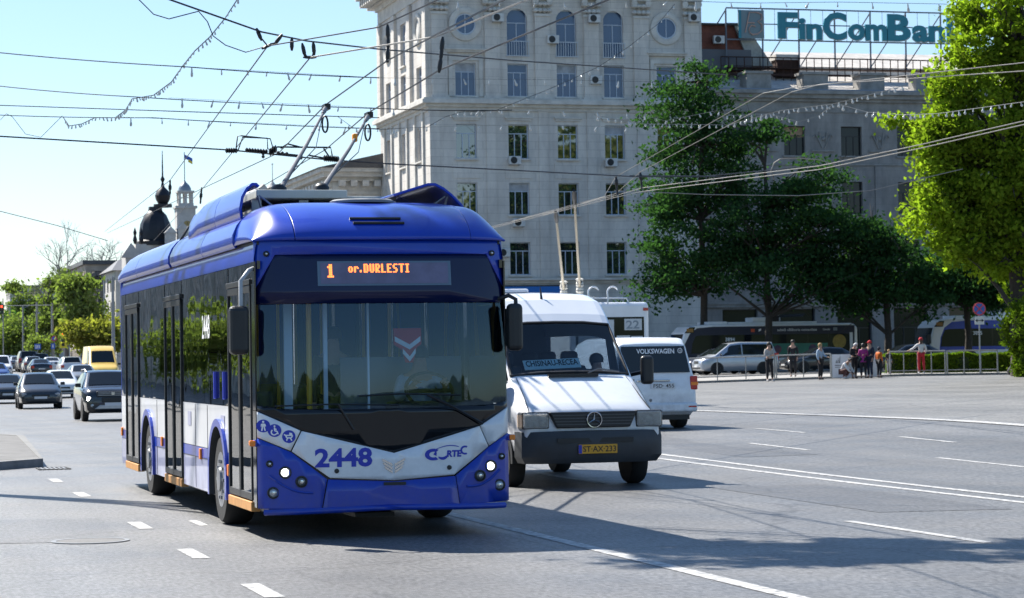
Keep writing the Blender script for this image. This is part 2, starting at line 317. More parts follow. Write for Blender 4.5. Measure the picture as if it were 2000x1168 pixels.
def yf(x, z):
    ax = min(1, abs(x) / 1.25); return -.10 + .22 * ax ** 4 + (.044 * (z - 1.2) ** 2 if z > 1.2 else 0)
def fpatch(name, poly, m, parent, off=0., thick=0.):
    bm = bmesh.new(); bm.faces.new([bm.verts.new((x, 0, z)) for x, z in poly]); bmesh.ops.triangulate(bm, faces=bm.faces[:])
    for i in range(-12, 13): bmesh.ops.bisect_plane(bm, geom=bm.verts[:] + bm.edges[:] + bm.faces[:], plane_co=(i * .1 + .003, 0, 0), plane_no=(1, 0, 0))
    for i in range(2, 21): bmesh.ops.bisect_plane(bm, geom=bm.verts[:] + bm.edges[:] + bm.faces[:], plane_co=(0, 0, i * .15 + .004), plane_no=(0, 0, 1))
    bmesh.ops.remove_doubles(bm, verts=bm.verts[:], dist=.0008)
    for v in bm.verts: v.co.y = yf(v.co.x, v.co.z) - off
    for f in bm.faces:
        f.smooth = True; f.normal_update()
        if f.normal.y > 0: f.normal_flip()
    me = bpy.data.meshes.new(name); bm.to_mesh(me); bm.free(); me.materials.append(m)
    o = bpy.data.objects.new(name, me); C.objects.link(o); o.parent = parent
    if thick:
        sf = o.modifiers.new('s', 'SOLIDIFY'); sf.thickness = thick; sf.offset = -1
    return o
def onf(off): return lambda v: V(v.x, yf(v.x, v.z) - off, v.z)
def wheel(parent, x, y, r, wd, side, rimm=None, cap='car', name='wheel'):
    s = side; prof = [(r * .62, 0), (r * .93, -.004), (r, wd * .18), (r, wd * .82), (r * .93, wd), (r * .62, wd)]
    t = MB().lathe(prof, 28, (0, 0, 0), 'x').build(name, rub, parent, (x, y, r), smooth=40); t.scale.x = -s
    R = r * .62
    if cap == 'bus':
        m = MB().lathe([(R, -.002), (R * .92, .0), (R * .86, .05), (R * .5, .07), (R * .42, -.03), (R * .2, -.04), (0.001, -.04)], 24, axis='x')
        for k in range(10):
            a = 2 * PI * k / 10; m.lathe([(.02, .06), (.02, -.02), (.001, -.02)], 6, (0, R * .68 * math.cos(a), R * .68 * math.sin(a)), 'x')
    else:
        m = MB().lathe([(R, -.001), (R * .94, .012), (R * .9, .06), (R * .25, .05), (0.001, .05)], 20, axis='x', cap=False)
        for k in range(5):
            a = 2 * PI * k / 5; u, v = math.cos(a), math.sin(a); p, q = -v, u
            m.loft([[V(.03, u * rr + p * ww, v * rr + q * ww) for rr, ww in ((R * .12, -.05), (R * .95, -.035), (R * .95, .035), (R * .12, .05))], [V(.004, u * rr + p * ww, v * rr + q * ww) for rr, ww in ((R * .12, -.03), (R * .95, -.02), (R * .95, .02), (R * .12, .03))]])
    m.build('rim', rimm or alu, t, smooth=40); return t
bus = thing('trolleybus', 'big blue and white low floor trolleybus in front showing route 1 on its lit display', 'trolleybus', S(0, 0, 0), TH)
# --- front end
fpatch('front_backing', [(-1.24, .3), (1.24, .3), (1.24, 1.2), (.9, 1.02), (.05, .79), (-.85, 1.02), (-1.24, 1.21)], gblk, bus, -.03)
hdr = fpatch('header_panel', [(-1.25, 2.42), (-1.06, 2.755), (1.06, 2.755), (1.25, 2.42), (1.25, 2.90), (-1.25, 2.90)], busblue, bus, .006, .03)
fpatch('visor_panel', [(-1.25, 2.275), (1.25, 2.275), (1.25, 2.415), (1.06, 2.75), (-1.06, 2.75), (-1.25, 2.415)], navy, bus, .002, .02)
ws = fpatch('windscreen', [(-1.25, 1.30), (-1.05, 1.265), (0, 1.25), (1.05, 1.265), (1.25, 1.30), (1.25, 2.27), (-1.25, 2.27)], wsg, bus, .0)
fpatch('lower_apron', [(-1.25, 1.295), (-1.05, 1.26), (0, 1.245), (1.05, 1.26), (1.25, 1.295), (1.25, 1.235), (.93, 1.065), (.05, .825), (-.86, 1.055), (-1.25, 1.245)], gblk, bus, .003, .02)
bot = [(-.6, .585), (.05, .545), (.66, .585)]
fpatch('front_band', [(-.85, 1.046), (-.945, .852), (-.585, .59), (.05, .552), (.65, .59), (1.02, .855), (.925, 1.055), (.05, .815)], buswhite, bus, .008, .02)
fpatch('band_end', [(-1.255, 1.238), (-.862, 1.05), (-.957, .858), (-1.255, .99)], buswhite, bus, .008, .02)
fpatch('band_end', [(1.255, 1.23), (1.255, .985), (1.032, .862), (.937, 1.058)], buswhite, bus, .008, .02)
fpatch('bumper', [(-.605, .575), (.05, .54), (.66, .575), (.7, .29), (-.66, .28)], busblue, bus, .012, .03)
cl = fpatch('front_corner', [(-1.255, .98), (-.95, .842), (-.615, .58), (-.67, .285), (-1.255, .305)], busblue, bus, .010, .03)
crn = fpatch('front_corner', [(1.255, .975), (1.03, .847), (.67, .58), (.71, .29), (1.255, .31)], busblue, bus, .010, .03)
m = MB(); pts = [V(x, yf(x, .3) - .02, .29 - .02 * abs(x)) for x in frange(-1.2, 1.2, 16)]; m.tube(pts, .03, 6); m.build('bumper_lip', busblue, bus, smooth=60)
for x0, z0, x1, z1 in ((-1.15, .62, -.75, .45), (.78, .47, 1.15, .62)): m = MB().tube([onf(.014)(V(lerp(x0, x1, i / 6), 0, lerp(z0, z1, i / 6) - .05 * math.sin(i / 6 * PI))) for i in range(7)], .012, 5).build('corner_crease', busblue, bus, smooth=60)
# --- lamps
def lamp(x, z, r, m, nm='headlight'):
    y = yf(x, z) - .012
    b = MB().lathe([(r * 1.28, -.01), (r * 1.28, .02), (r * 1.02, .022), (r * 1.0, .004)], 24, (x, y, z), 'y', cap=False).build(nm, blk, bus, smooth=40)
    if m is lit:
        MB().lathe([(r, .004), (r * .9, .012), (r * .55, .004), (r * .5, .0)], 24, (x, y, z), 'y', cap=False).build('reflector', chrome, b, smooth=60); MB().lathe([(r * .72, .006), (r * .6, .016), (.001, .022)], 20, (x, y, z), 'y').build('lens', lit, b, smooth=60)
    else: MB().lathe([(r, .0), (r * .95, .014), (r * .6, .022), (.001, .026)], 24, (x, y, z), 'y').build('lens', m, b, smooth=60)
    if m is not lit: MB().lathe([(r * .4, .016), (r * .38, .03), (.001, .032)], 14, (x, y, z), 'y').build('reflector', chrome, b, smooth=60)
for x, z in ((-1.01, .65), (1.04, .66)): lamp(x, z, .047, lit)
for x, z in ((-.86, .56), (.92, .57)): lamp(x, z, .045, mat('dark_lens', (.10, .11, .12), .1, .2, coat=1.), 'fog_light')
for x, z in ((-1.12, .455), (1.14, .47)): lamp(x, z, .045, lens)
for x, z in ((-1.15, .735), (1.17, .75)): lamp(x, z, .026, mat('dark_lens', (.10, .11, .12), .1, .2, coat=1.), 'indicator')
for x in (-1.14, 1.12): lamp(x, 2.765, .022, mat('dark_lens', (.10, .11, .12), .1, .2, coat=1.), 'marker_light')
for x, z in ((-.52, .655), (.60, .66)): MB().lathe([(.024, 0), (.022, .012), (.001, .014)], 14, (x, yf(x, z) - .008, z), 'y').build('tow_plug', blk, bus, smooth=50)
MB().box(-.06, .16, yf(0, .5) - .02, yf(0, .5) - .008, .505, .535).build('tow_slot', blk, bus)
for s in (-1, 1): MB().box(s * 1.25 - .04, s * 1.25 + .04, .12, .20, .90, .965).build('corner_lamp_housing', busblue, bus, bev=.012); MB().box(s * 1.3 - .03, s * 1.3 + .03, .10, .17, .905, .96).build('corner_lamp', amber, bus, bev=.012)
# --- writing on the front
bluemark = mat('blue_lettering', (.012, .03, .40), .4)
MB().text('2448', -.73, 0, .69, .56, .185, .034, M=onf(.0115)).build('fleet_number', bluemark, bus)
m = MB(); M = onf(.0115)
m.loft([[M(V(.44 + rr * 1.5 * math.cos(a), 0, .79 + rr * math.sin(a))) for rr in (.028, .058)] for a in frange(.9, 5.3, 16)], False, False)
m.add([M(V(x, 0, z)) for x, z in ((.44, .79), (.47, .775), (.475, .81), (.455, .815))], [(0, 1, 2, 3)])
m.loft([[M(V(lerp(.49, .58, k), 0, .755 - .02 * math.sin(k * PI))), M(V(lerp(.49, .58, k), 0, .77 - .012 * math.sin(k * PI) + .012 * k))] for k in frange(0, 1, 6)], False, False)
m.text('RTE', .575, 0, .762, .155, .066, .05, M=M, shear=.1)
m.loft([[M(V(.765 + rr * 1.1 * math.cos(a), 0, .825 + rr * math.sin(a))) for rr in (.027, .045)] for a in frange(1.0, 5.2, 12)], False, False)
m.loft([[M(V(lerp(.47, .70, k), 0, .84 + .03 * math.sin(k * PI * .8))), M(V(lerp(.47, .70, k), 0, .846 + .033 * math.sin(k * PI * .8)))] for k in frange(0, 1, 8)], False, False)
m.build('operator_logo', bluemark, bus)
m = MB(); M = onf(.016)
for k in range(3):
    for s in (-1, 1):
        zo = .765 - k * .035; L_ = .115 - k * .012
        m.add([M(V(.04 + s * x, 0, z)) for x, z in ((.012, zo - .052), (L_, zo), (L_ - .005, zo - .024), (.012, zo - .076))], [(0, 1, 2, 3)] if s > 0 else [(3, 2, 1, 0)])
m.build('maker_emblem', chrome, bus)
def icon(x, z, shapes):
    d = MB().lathe([(.062, 0), (.001, .0005)], 28, (0, 0, 0), 'y'); d.v = [tuple(onf(.0115)(V(v[0] + x, 0, v[2] + z))) for v in d.v]; o = d.build('pictogram', bluemark, bus)
    q = MB()
    for sh in shapes:
        pts = [V(p[0], 0, p[1]) for p in sh[1:] if isinstance(p, tuple)]
        if sh[0] == 'o': q.lathe([(sh[2], 0), (.001, .0005)], 14, (sh[1][0], 0, sh[1][1]), 'y')
        elif sh[0] == 'p': q.add(pts, [tuple(range(len(pts)))])
        else:
            for a, b in zip(pts[:-1], pts[1:]):
                dd = (b - a).normalized(); nn = V(-dd.z, 0, dd.x) * .006; q.add([a + nn, b + nn, b - nn, a - nn], [(0, 1, 2, 3)])
    q.v = [tuple(onf(.0135)(V(v[0] + x, 0, v[2] + z))) for v in q.v]; q.build('symbol', whitemark, o)
icon(-1.2, 1.10, [['o', (0, .04), .011], ['p', (-.012, .024), (.012, .024), (.012, -.005), (-.012, -.005)], ['l', (-.006, 0), (-.014, -.047)], ['l', (.006, 0), (.016, -.046)], ['l', (-.012, .02), (-.024, -.008)], ['l', (.012, .02), (.02, -.004)]])
icon(-1.10, 1.055, [['o', (.0, .042), .009], ['l', (0, .03), (.002, -.004), (.022, -.006), (.032, -.036)], ['l', (.002, .014), (.018, .012)], ['l'] + [(-.004 + .026 * math.cos(a), -.016 + .026 * math.sin(a)) for a in frange(2.2, 5.9, 10)]])
icon(-.97, .995, [['l', (-.045, .022), (-.03, .012), (-.02, -.012), (.022, -.012), (.034, .012), (-.028, .012)], ['p', (.002, .014), (.034, .014), (.028, .034), (.004, .04)], ['l', (-.012, -.014), (-.02, -.03)], ['l', (.014, -.014), (.022, -.03)], ['o', (-.02, -.034), .007], ['o', (.024, -.034), .007]])
# --- destination display
fpatch('display_frame', [(-.665, 2.445), (.665, 2.445), (.665, 2.685), (-.665, 2.685)], mat('display_frame_grey', (.09, .15, .22), .4), bus, .008)
disp = fpatch('destination_display', [(-.635, 2.465), (.635, 2.465), (.635, 2.668), (-.635, 2.668)], mat('display_panel', (.16, .155, .26), .5, var=.3, scale=4), bus, .012)
LED = {'o': '00000 00000 01110 11011 11011 11011 01110', 'r': '00000 00000 11110 11011 11000 11000 11000', '.': '000 000 000 000 000 110 110', 'D': '11110 11011 11011 11011 11011 11011 11110', 'U': '11011 11011 11011 11011 11011 11011 01110',
 'R': '11110 11011 11011 11110 11100 11110 11011', 'L': '11000 11000 11000 11000 11000 11000 11111', 'E': '11111 11000 11000 11110 11000 11000 11111', 'S': '01111 11000 11000 01110 00011 00011 11110', 'T': '111111 001100 001100 001100 001100 001100 001100', 'I': '1111 0110 0110 0110 0110 0110 1111', '1': '01100 11100 01100 01100 01100 01100 11110'}
led = emit('led_orange', (1, .20, .04), 1.5); m = MB(); M = onf(.0145)
def leds(ch, x, zt, p, q):
    rows = LED[ch].split()
    for j, rw in enumerate(rows):
        for i, c in enumerate(rw):
            if c == '1': m.add([M(V(x + (i + a) * p, 0, zt - (j + b) * q)) for a, b in ((0.06, .94), (.94, .94), (.94, 0.06), (0.06, 0.06))], [(0, 1, 2, 3)])
    return x + (len(rows[0]) + 1) * p
leds('1', -.57, 2.655, .0155, .0185); x = -.365
for ch in 'or.': x = leds(ch, x, 2.655, .0095, .0115)
for ch in 'DURLESTI': x = leds(ch, x + .001, 2.657, .0095, .0122)
m.build('led_text', led, disp)
# --- wiper
m = MB(); M = onf(.045); m.tube([M(V(.95, 0, 1.08)), M(V(.62, 0, 1.26)), M(V(.38, 0, 1.375))], .014, 6); m.tube([M(V(-.3, 0, 1.375)), M(V(.1, 0, 1.39)), M(V(.72, 0, 1.365))], .009, 5); m.build('wiper', blk, bus)
m = MB(); M = onf(.03); m.tube([M(V(-1.1, 0, 1.29)), M(V(-.55, 0, 1.30)), M(V(.1, 0, 1.28))], .008, 5); m.tube([M(V(-.35, 0, 1.05)), M(V(-.5, 0, 1.30))], .010, 5); m.build('wiper', blk, bus)
# --- sides
DL = [(.36, 1.82), (5.45, 6.98), (9.78, 11.28)]
def arch_poly(y0, y1, z0, z1, ac=None, ar=.0, az=.5):
    if ac is None: return [(y0, z0), (y1, z0), (y1, z1), (y0, z1)]
    r = arc(ac, az, ar, PI, 0, 14, ar * .9); return [(y0, z0), (ac - ar * .9, z0)] + r + [(ac + ar * .9, z0), (y1, z0), (y1, z1), (y0, z1)]
FW, RW = 2.60, 8.80
for s in (-1, 1):
    X = s * 1.25; spans = [(1.84, 5.43, FW), (7.0, 9.76, RW), (11.3, 11.96, None)] if s < 0 else [(.14, 5.43, FW), (5.45, 11.96, RW)]
    for y0, y1, ac in spans:
        def split(zlo, zhi, mm, nm, off=0.):
            # side panel pieces each side of the wheel opening
            if ac is None: MB().prism([(y0, zlo), (y1, zlo), (y1, zhi), (y0, zhi)], X + s * off, X - s * .03).build(nm, mm, bus); return
            R_ = .62; n = 10
            def edge(z): return R_ * .98 * math.sqrt(max(0, 1 - (max(0, z - .5) / .58) ** 2)) if z < 1.08 else 0
            zs = [zlo + (zhi - zlo) * i / n for i in range(n + 1)]
            if zlo < 1.08:
                L1 = [(y0, zlo)] + [(ac - edge(z), z) for z in zs] + [(y0, zhi)]; L2 = [(y1, zlo)] + [(ac + edge(z), z) for z in zs] + [(y1, zhi)]
                for L_ in (L1, L2):
                    q = MB(); ey = L_[0][0]; inner = L_[1:-1]
                    q.loft([[V(X + s * off, ey, z), V(X + s * off, y, z)] for (y, z) in inner], False, False); q.build(nm, mm, bus)
            else: MB().prism([(y0, zlo), (y1, zlo), (y1, zhi), (y0, zhi)], X + s * off, X - s * .03).build(nm, mm, bus)
        split(.78, 1.085, buswhite, 'side_panel'); split(1.085, 1.262, buswhite, 'side_panel'); split(.66, .775, busblue, 'side_stripe', .003); split(.30, .655, lilac, 'lower_skirt')
        if ac:
            q = MB(); pr = arc(ac, .5, .62, PI, 0, 22, .66); pi_ = arc(ac, .5, .54, PI, 0, 22, .56)
            pr = [(ac - .66, .29)] + pr + [(ac + .66, .29)]; pi_ = [(ac - .56, .29)] + pi_ + [(ac + .56, .29)]
            q.loft([[V(X + s * .035, a[0], a[1]), V(X + s * .035, b[0], b[1])] for a, b in zip(pr, pi_)], False, False); q.loft([[V(X + s * .035, a[0], a[1]), V(X - s * .03, a[0], a[1])] for a in pr], False, False)
            q.build('wheel_arch', busblue, bus); q = MB(); q.loft([[V(X + s * .03, a[0], a[1]), V(X - s * .5, a[0], a[1])] for a in pi_], False, False); q.prism([(ac - .7, .3), (ac + .7, .3), (ac + .7, 1.1), (ac - .7, 1.1)], X - s * .5, X - s * .52); q.build('wheel_well', intdark, bus)
    # glazing band
    ys = [(1.86, 3.62), (3.635, 5.42), (7.02, 8.38), (8.395, 9.75), (11.31, 11.9)] if s < 0 else [(.2, 1.8), (1.82, 3.6), (3.62, 5.4), (5.42, 7.2), (7.22, 9.0), (9.02, 10.8), (10.82, 11.9)]
    for a, b in ys: MB().box(X - .003, X + .003, a, b, 1.268, 2.685).build('side_window', sideg, bus)
    if s < 0:
        for a, b in DL: MB().box(X - .003, X + .003, a + .02, b - .02, 2.535, 2.685).build('door_header_glass', sideg, bus)
    q = MB(); q.box(X - s * .02, X - s * .05, .14, 11.95, 2.62, 2.70)
    for a, b in ys: q.box(X - s * .01, X - s * .05, b - .02, b + .05, 1.26, 2.7)
    q.build('window_pillar', gblk, bus)
    fr = MB(); fr.loft([[V(X, y, 2.69), V(X + s * .004, y, 2.72), V(X - s * .022, y, 2.865)] for y in frange(.2, 11.95, 6)], False, False); fr.build('cove_panel', busblue, bus, smooth=30)
    MB().box(X - s * .05, X - s * .03, .2, 11.9, 2.855, 2.91).build('roof_gutter', blk, bus)
    # black corner glass beside the windscreen
    MB().box(X - .012, X + .002, .13, .335, 1.25, 2.69).build('corner_pillar', gblk, bus)
    MB().box(X - .012, X + .002, .13, .335, .31, 1.245).build('corner_panel', buswhite if s > 0 else gblk, bus)
    # roof fairings
    prof = [(-.012, 2.885), (.012, 2.93), (.01, 3.0), (-.03, 3.09), (-.09, 3.165), (-.18, 3.22), (-.33, 3.25), (-.47, 3.25)]
    for y0, y1 in ((1.28, 3.5), (3.52, 6.15), (6.35, 9.7), (9.72, 11.93)):
        def sec(y, k): return [V(s * (1.25 + p[0] * 1.0), y, 2.885 + (p[1] - 2.885) * k) for p in prof]
        ks = [(y0, 1), (y1, 1)] if y1 < 11 else [(y0, 1), (11.3, .97), (11.7, .8), (11.93, .55)]
        f_ = MB(); f_.loft([sec(ks[0][0], ks[0][1]), sec(ks[0][0] + .012, ks[0][1])] + [sec(lerp(a[0], b[0], q_), lerp(a[1], b[1], q_)) for a, b in zip(ks[:-1], ks[1:]) for q_ in (.1, .3, .5, .7, .9)] + [sec(ks[-1][0] - .012, ks[-1][1]), sec(*ks[-1])], False, False); o = f_.build('roof_fairing', busblue, bus, smooth=50); sf = o.modifiers.new('s', 'SOLIDIFY'); sf.thickness = .03; sf.offset = -1 if s > 0 else 1
    # raised fairing lid
    lid = [(1.16, 3.27), (1.12, 3.33), (1.02, 3.43), (.93, 3.50), (.84, 3.545), (.76, 3.545), (.58, 3.49), (.39, 3.43)] if s > 0 else [(1.20, 3.17), (1.215, 3.27), (1.19, 3.40), (1.14, 3.49), (1.08, 3.54), (1.03, 3.54), (1.0, 3.51)]
    for y0, y1 in ((1.3, 3.0), (3.02, 5.1)):
        f_ = MB(); f_.loft([[V(s * p[0], y, p[1] - (.0 if y < 4.8 else .06)) for p in lid] for y in (y0, y0 + .012, *frange(y0 + .2, y1 - .2, 3), y1 - .012, y1)], False, False); o = f_.build('raised_lid', busblue, bus, smooth=50); sf = o.modifiers.new('s', 'SOLIDIFY'); sf.thickness = .028
    q = MB(); q.tube([V(s * .95, 1.45, 3.24), V(s * 1.0, 1.42, 3.42)], .012, 5); q.tube([V(s * .75, 1.5, 3.25), V(s * .98, 1.45, 3.42)], .01, 5); q.build('lid_stay', steel, bus)
# --- front roof cowl
def cow(x, v):
    ax = min(1, abs(x) / 1.275); h = .43 * math.sqrt(max(0, 1 - ax ** 7)); e = max(0., 1 - (1 - v) ** 2.1) ** .62
    lob = .03 * math.exp(-((abs(x) - 1.05) / .12) ** 2) * math.sin(min(1, v * 1.3) * PI)
    return V(x, yf(min(1.25, abs(x)), 2.9) - .075 + v * 1.28, 2.885 + .012 + h * e + lob)
for nm, x0, x1 in (('roof_cowl', -.875, .875), ('cowl_corner', -1.275, -.882), ('cowl_corner', .882, 1.275)):
    q = MB(); q.grid([[cow(x_, v) for x_ in (x0, x0 + .006, *frange(x0 + .03, x1 - .03, 28), x1 - .006, x1)] for v in [(k / 24) ** 1.5 for k in range(25)]]); o = q.build(nm, busblue, bus, smooth=180)
    sf = o.modifiers.new('s', 'SOLIDIFY'); sf.thickness = .02; sf.offset = -1
q = MB(); q.loft([[V(x, yf(min(1.25, abs(x)), 2.9) - .06, 2.892), V(x, yf(min(1.25, abs(x)), 2.9) + .3, 2.9)] for x in frange(-1.26, 1.26, 16)], False, False); q.build('cowl_underside', busblue, bus)
for zz in (3.105, 3.055):
    q = MB(); vv = [v for v in frange(0, .4, 200) if cow(0, v).z > zz][0]
    P0 = [cow(x, vv) + V(0, -.012, .004) for x in frange(-.31 + (.02 if zz < 3.08 else 0), .2 + (.02 if zz < 3.08 else 0), 10)]; q.tube(P0, .014, 8); q.build('cowl_vent', blk, bus, smooth=60)
MB().lathe([(.33, 0), (.33, .025), (.30, .04), (.001, .045)], 28, (.02, 1.12, 3.315), 'z').build('roof_hatch', mat('hatch_grey', (.16, .17, .18), .5), bus, smooth=40)
MB().box(-.25, .4, 1.2, 1.8, 3.30, 3.345).build('hatch_cover', mat('hatch_grey', (.16, .17, .18), .5), bus, bev=.01)
MB().box(-1.15, 1.15, .6, 11.9, 2.9, 3.05).build('roof_deck', roofgrey, bus)
# --- trolley gear on the roof
q = MB(); q.box(-.92, .05, 2.0, 4.6, 3.43, 3.52); q.box(.07, .6, 2.1, 4.6, 3.42, 3.46); o = q.build('pole_base_deck', mat('deck_grey', (.52, .54, .50), .5, var=.2, scale=3), bus, bev=.01)
q = MB(); q.box(-.88, .95, 2.2, 5.8, 3.05, 3.36); q.build('converter_box', mat('deck_grey', (.52, .54, .50), .5), bus, bev=.01)
q = MB()
for x in (-.9, -.4, .1, .5):
    for y in (2.1, 3.2, 4.5): q.box(x - .05, x + .05, y, y + .06, 3.05, 3.42)
q.build('deck_leg', steel, bus)
MB().box(.1, 1.0, 1.8, 2.55, 3.05, 3.36).build('equipment_box', roofgrey, bus, bev=.02)
MB().box(-.75, -.45, 5.2, 5.9, 3.05, 3.4).build('equipment_box', blk, bus, bev=.02)
q = MB(); q.tube([V(-1.02, 6.2, 2.9), V(-1.15, 6.22, 3.2), V(-1.05, 6.25, 3.36), V(-.9, 6.28, 3.3), V(-.8, 6.3, 3.1)], .02, 6); q.build('roof_cable', blk, bus, smooth=60)
tip = {}
for i, (bx, by, tx, ty, Yt) in enumerate(((545, 374, 637, 210, 38.6), (628, 372, 720, 226, 38.6))):
    b0 = onT(bx, by, 4.0); e = at(tx, ty, Yt); ea, et = toS(e); tipp = V(ea, et, e.z); tip[i] = (e, tipp); d = (tipp - b0)
    p = MB(); sag = V(0, 0, -.03); p.tube([b0, b0 + d * .5 + sag, b0 + d * .93], [.030, .025, .018], 10); po = p.build('trolley_pole', mat('pole_grey', (.05, .055, .068), .65), bus, smooth=60)
    p = MB(); p.tube([b0 + d * .90, b0 + d * .95, b0 + d * .985, tipp], [.026, .04, .035, .03], 8); p.box(tipp.x - .045, tipp.x + .045, tipp.y - .14, tipp.y + .14, tipp.z - .04, tipp.z + .05); hd = p.build('pole_head', blk, po, smooth=50)
    p = MB(); lp = [tipp + V(.045 * math.sin(a) - .05, -.15, -.28 + .13 * math.cos(a)) for a in frange(0, 2 * PI, 14)]; p.tube(lp, .016, 5); p.tube([b0 + d * .9, b0 + d * .55 + V(.1, 0, -.12), b0 + d * .1], .007, 4); p.build('rope_loop', blk, po, smooth=60)
    p = MB(); p.lathe([(.08, -.12), (.09, .04), (.05, .08)], 12, tuple(b0)); p.build('pole_socket', blk, po, smooth=50)
    if i == 1: c = b0 + d * .63; MB().box(c.x - .035, c.x + .035, c.y - .05, c.y + .05, c.z - .06, c.z + .06).build('rope_marker', mat('orange_tape', (.75, .28, .02), .6), po, bev=.02)
# --- doors on the kerb side
for y0, y1 in DL:
    d = MB(); X = -1.25; mid = (y0 + y1) / 2
    for a, b in ((y0, y0 + .045), (y1 - .045, y1), (mid - .05, mid - .008), (mid + .008, mid + .05)): d.box(X - .022, X + .012, a, b, .37, 2.47)
    d.box(X - .022, X + .012, y0, y1, 2.40, 2.47); d.box(X - .02, X + .012, y0, y1, .37, .44); d.box(X - .03, X + .01, y0 - .02, y1 + .02, 2.475, 2.53)
    do = d.build('door', blk, bus, bev=.006)
    for a, b in ((y0 + .045, mid - .05), (mid + .05, y1 - .045)): MB().box(X - .006, X, a, b, .44, 2.40).build('door_glass', sideg, do)
    q = MB()
    for a in (y0 + .1, mid + .1): q.tube([V(X + .03, a, .95), V(X + .03, a, 1.75)], .015, 6)
    q.build('grab_rail', yel, do); MB().box(X - .03, X + .06, y0, y1, .26, .355).build('step_edge', orange_sill, do, bev=.006)
for y, z in ((1.9, .60), (3.95, .70), (7.35, .74), (11.85, .75)): MB().box(-1.275, -1.25, y - .05, y + .05, z - .06, z + .06).build('side_marker', amber, bus, bev=.008)
MB().text('2448', 0, 0, 0, .58, .26, .012).build('side_fleet_number', whitemark, bus)
o = bpy.data.objects['side_fleet_number']; o.location = (-1.258, 3.75, 1.98); o.rotation_euler = (0, 0, -PI / 2)
q = MB()
for y in (2.1, 2.75): q.tube([V(-1.262, y, 1.34), V(-1.262, y, 1.62)], .025, 6)
q.box(-1.266, -1.256, 2.08, 2.24, 1.33, 1.37); q.box(-1.266, -1.256, 2.73, 2.89, 1.33, 1.37); q.build('window_sticker', bluemark, bus)
for y in (4.9, 2.35): MB().box(-1.256, -1.253, y - .15, y + .1, 1.0, 1.16).build('side_sticker', lilac, bus)
# --- rear, floor, chassis, interior
MB().box(-1.25, 1.25, 11.94, 12.0, .35, 2.9).build('rear_panel', busblue, bus, bev=.02)
MB().box(-1.2, 1.2, .25, 11.93, .30, .36).build('floor', intdark, bus); MB().box(-1.2, 1.2, .35, 11.9, 2.70, 2.78).build('ceiling', intgrey, bus)
q = MB(); q.box(-1.0, 1.0, 1.0, 11.5, .2, .3); q.box(-.2, .2, .6, 11, .16, .2); q.tube([V(-1, FW, .46), V(1, FW, .46)], .09); q.tube([V(-1, RW, .46), V(1, RW, .46)], .12); q.build('chassis', blk, bus)
q = MB(); q.box(-1.2, 1.2, .16, .55, .95, 1.22); q.box(.15, 1.15, .2, .75, 1.18, 1.30); q.build('dashboard', intdark, bus, bev=.04)
q = MB(); q.lathe([(.24, -.02), (.26, 0), (.24, .02), (.22, 0), (.24, -.02)], 24, (0, 0, 0), cap=False); q.box(-.22, .22, -.02, .02, -.01, .01); o = q.build('steering_wheel', blk, bus, smooth=60); o.location = (.62, .78, 1.40); o.rotation_euler = (math.radians(50), 0, 0)
q = MB(); q.box(-.1, 1.2, 1.75, 1.79, .9, 1.75); q.build('cab_partition', mat('smoked_panel', (.09, .13, .20), .3), bus)
for x, wd in ((-.80, .085), (-.42, .04), (.02, .02)): MB().box(x - wd / 2, x + wd / 2, .9, .94, .36, 2.7).build('cab_post', paleb, bus)
MB().tube([V(-.57, 1.0, .36), V(-.57, 1.0, 2.7)], .028, 8).build('yellow_pole', yel, bus, smooth=60)
for y in (3.2, 4.6, 7.2, 9.0):
    for x in (-.5, .75): MB().tube([V(x, y, .36), V(x, y, 2.7)], .018, 8).build('yellow_pole', yel, bus, smooth=60)
for y in (2.4, 3.6, 4.6, 7.6, 8.5, 9.4, 10.6):
    for x in (-.85, .8):
        if x < 0 and y > 9.7: continue
        q = MB(); q.box(x - .22, x + .22, y, y + .42, .75, .85); q.box(x - .22, x + .22, y + .38, y + .46, .8, 1.4); q.box(x - .1, x + .1, y + .1, y + .3, .36, .75); q.build('seat', seatb, bus, bev=.03)
for y in (3.0, 6.0, 9.0): MB().box(-.25, .25, y - .5, y + .5, 2.685, 2.70).build('ceiling_lamp', mat('white_diffuser', (.8, .8, .8), .5), bus)
for y, dual in ((FW, 0), (RW, 1)):
    for s in (-1, 1): wheel(bus, s * 1.235, y, .475, .30, s, mat('truck_rim', (.30, .31, .33), .45, .5, .35, 8), 'bus')
# --- panel seams
q = MB()
for y in (1.85, 3.45, 4.4, 5.42, 7.02, 7.9, 9.72, 11.32): q.box(-1.2535, -1.25, y, y + .012, .31 if y not in (3.45,) else .31, 1.25)
q.box(-1.2535, -1.25, 3.4, 5.4, .653, .662); q.box(-1.2535, -1.25, 7.05, 7.95, .653, .662); q.build('panel_seam', blk, bus)
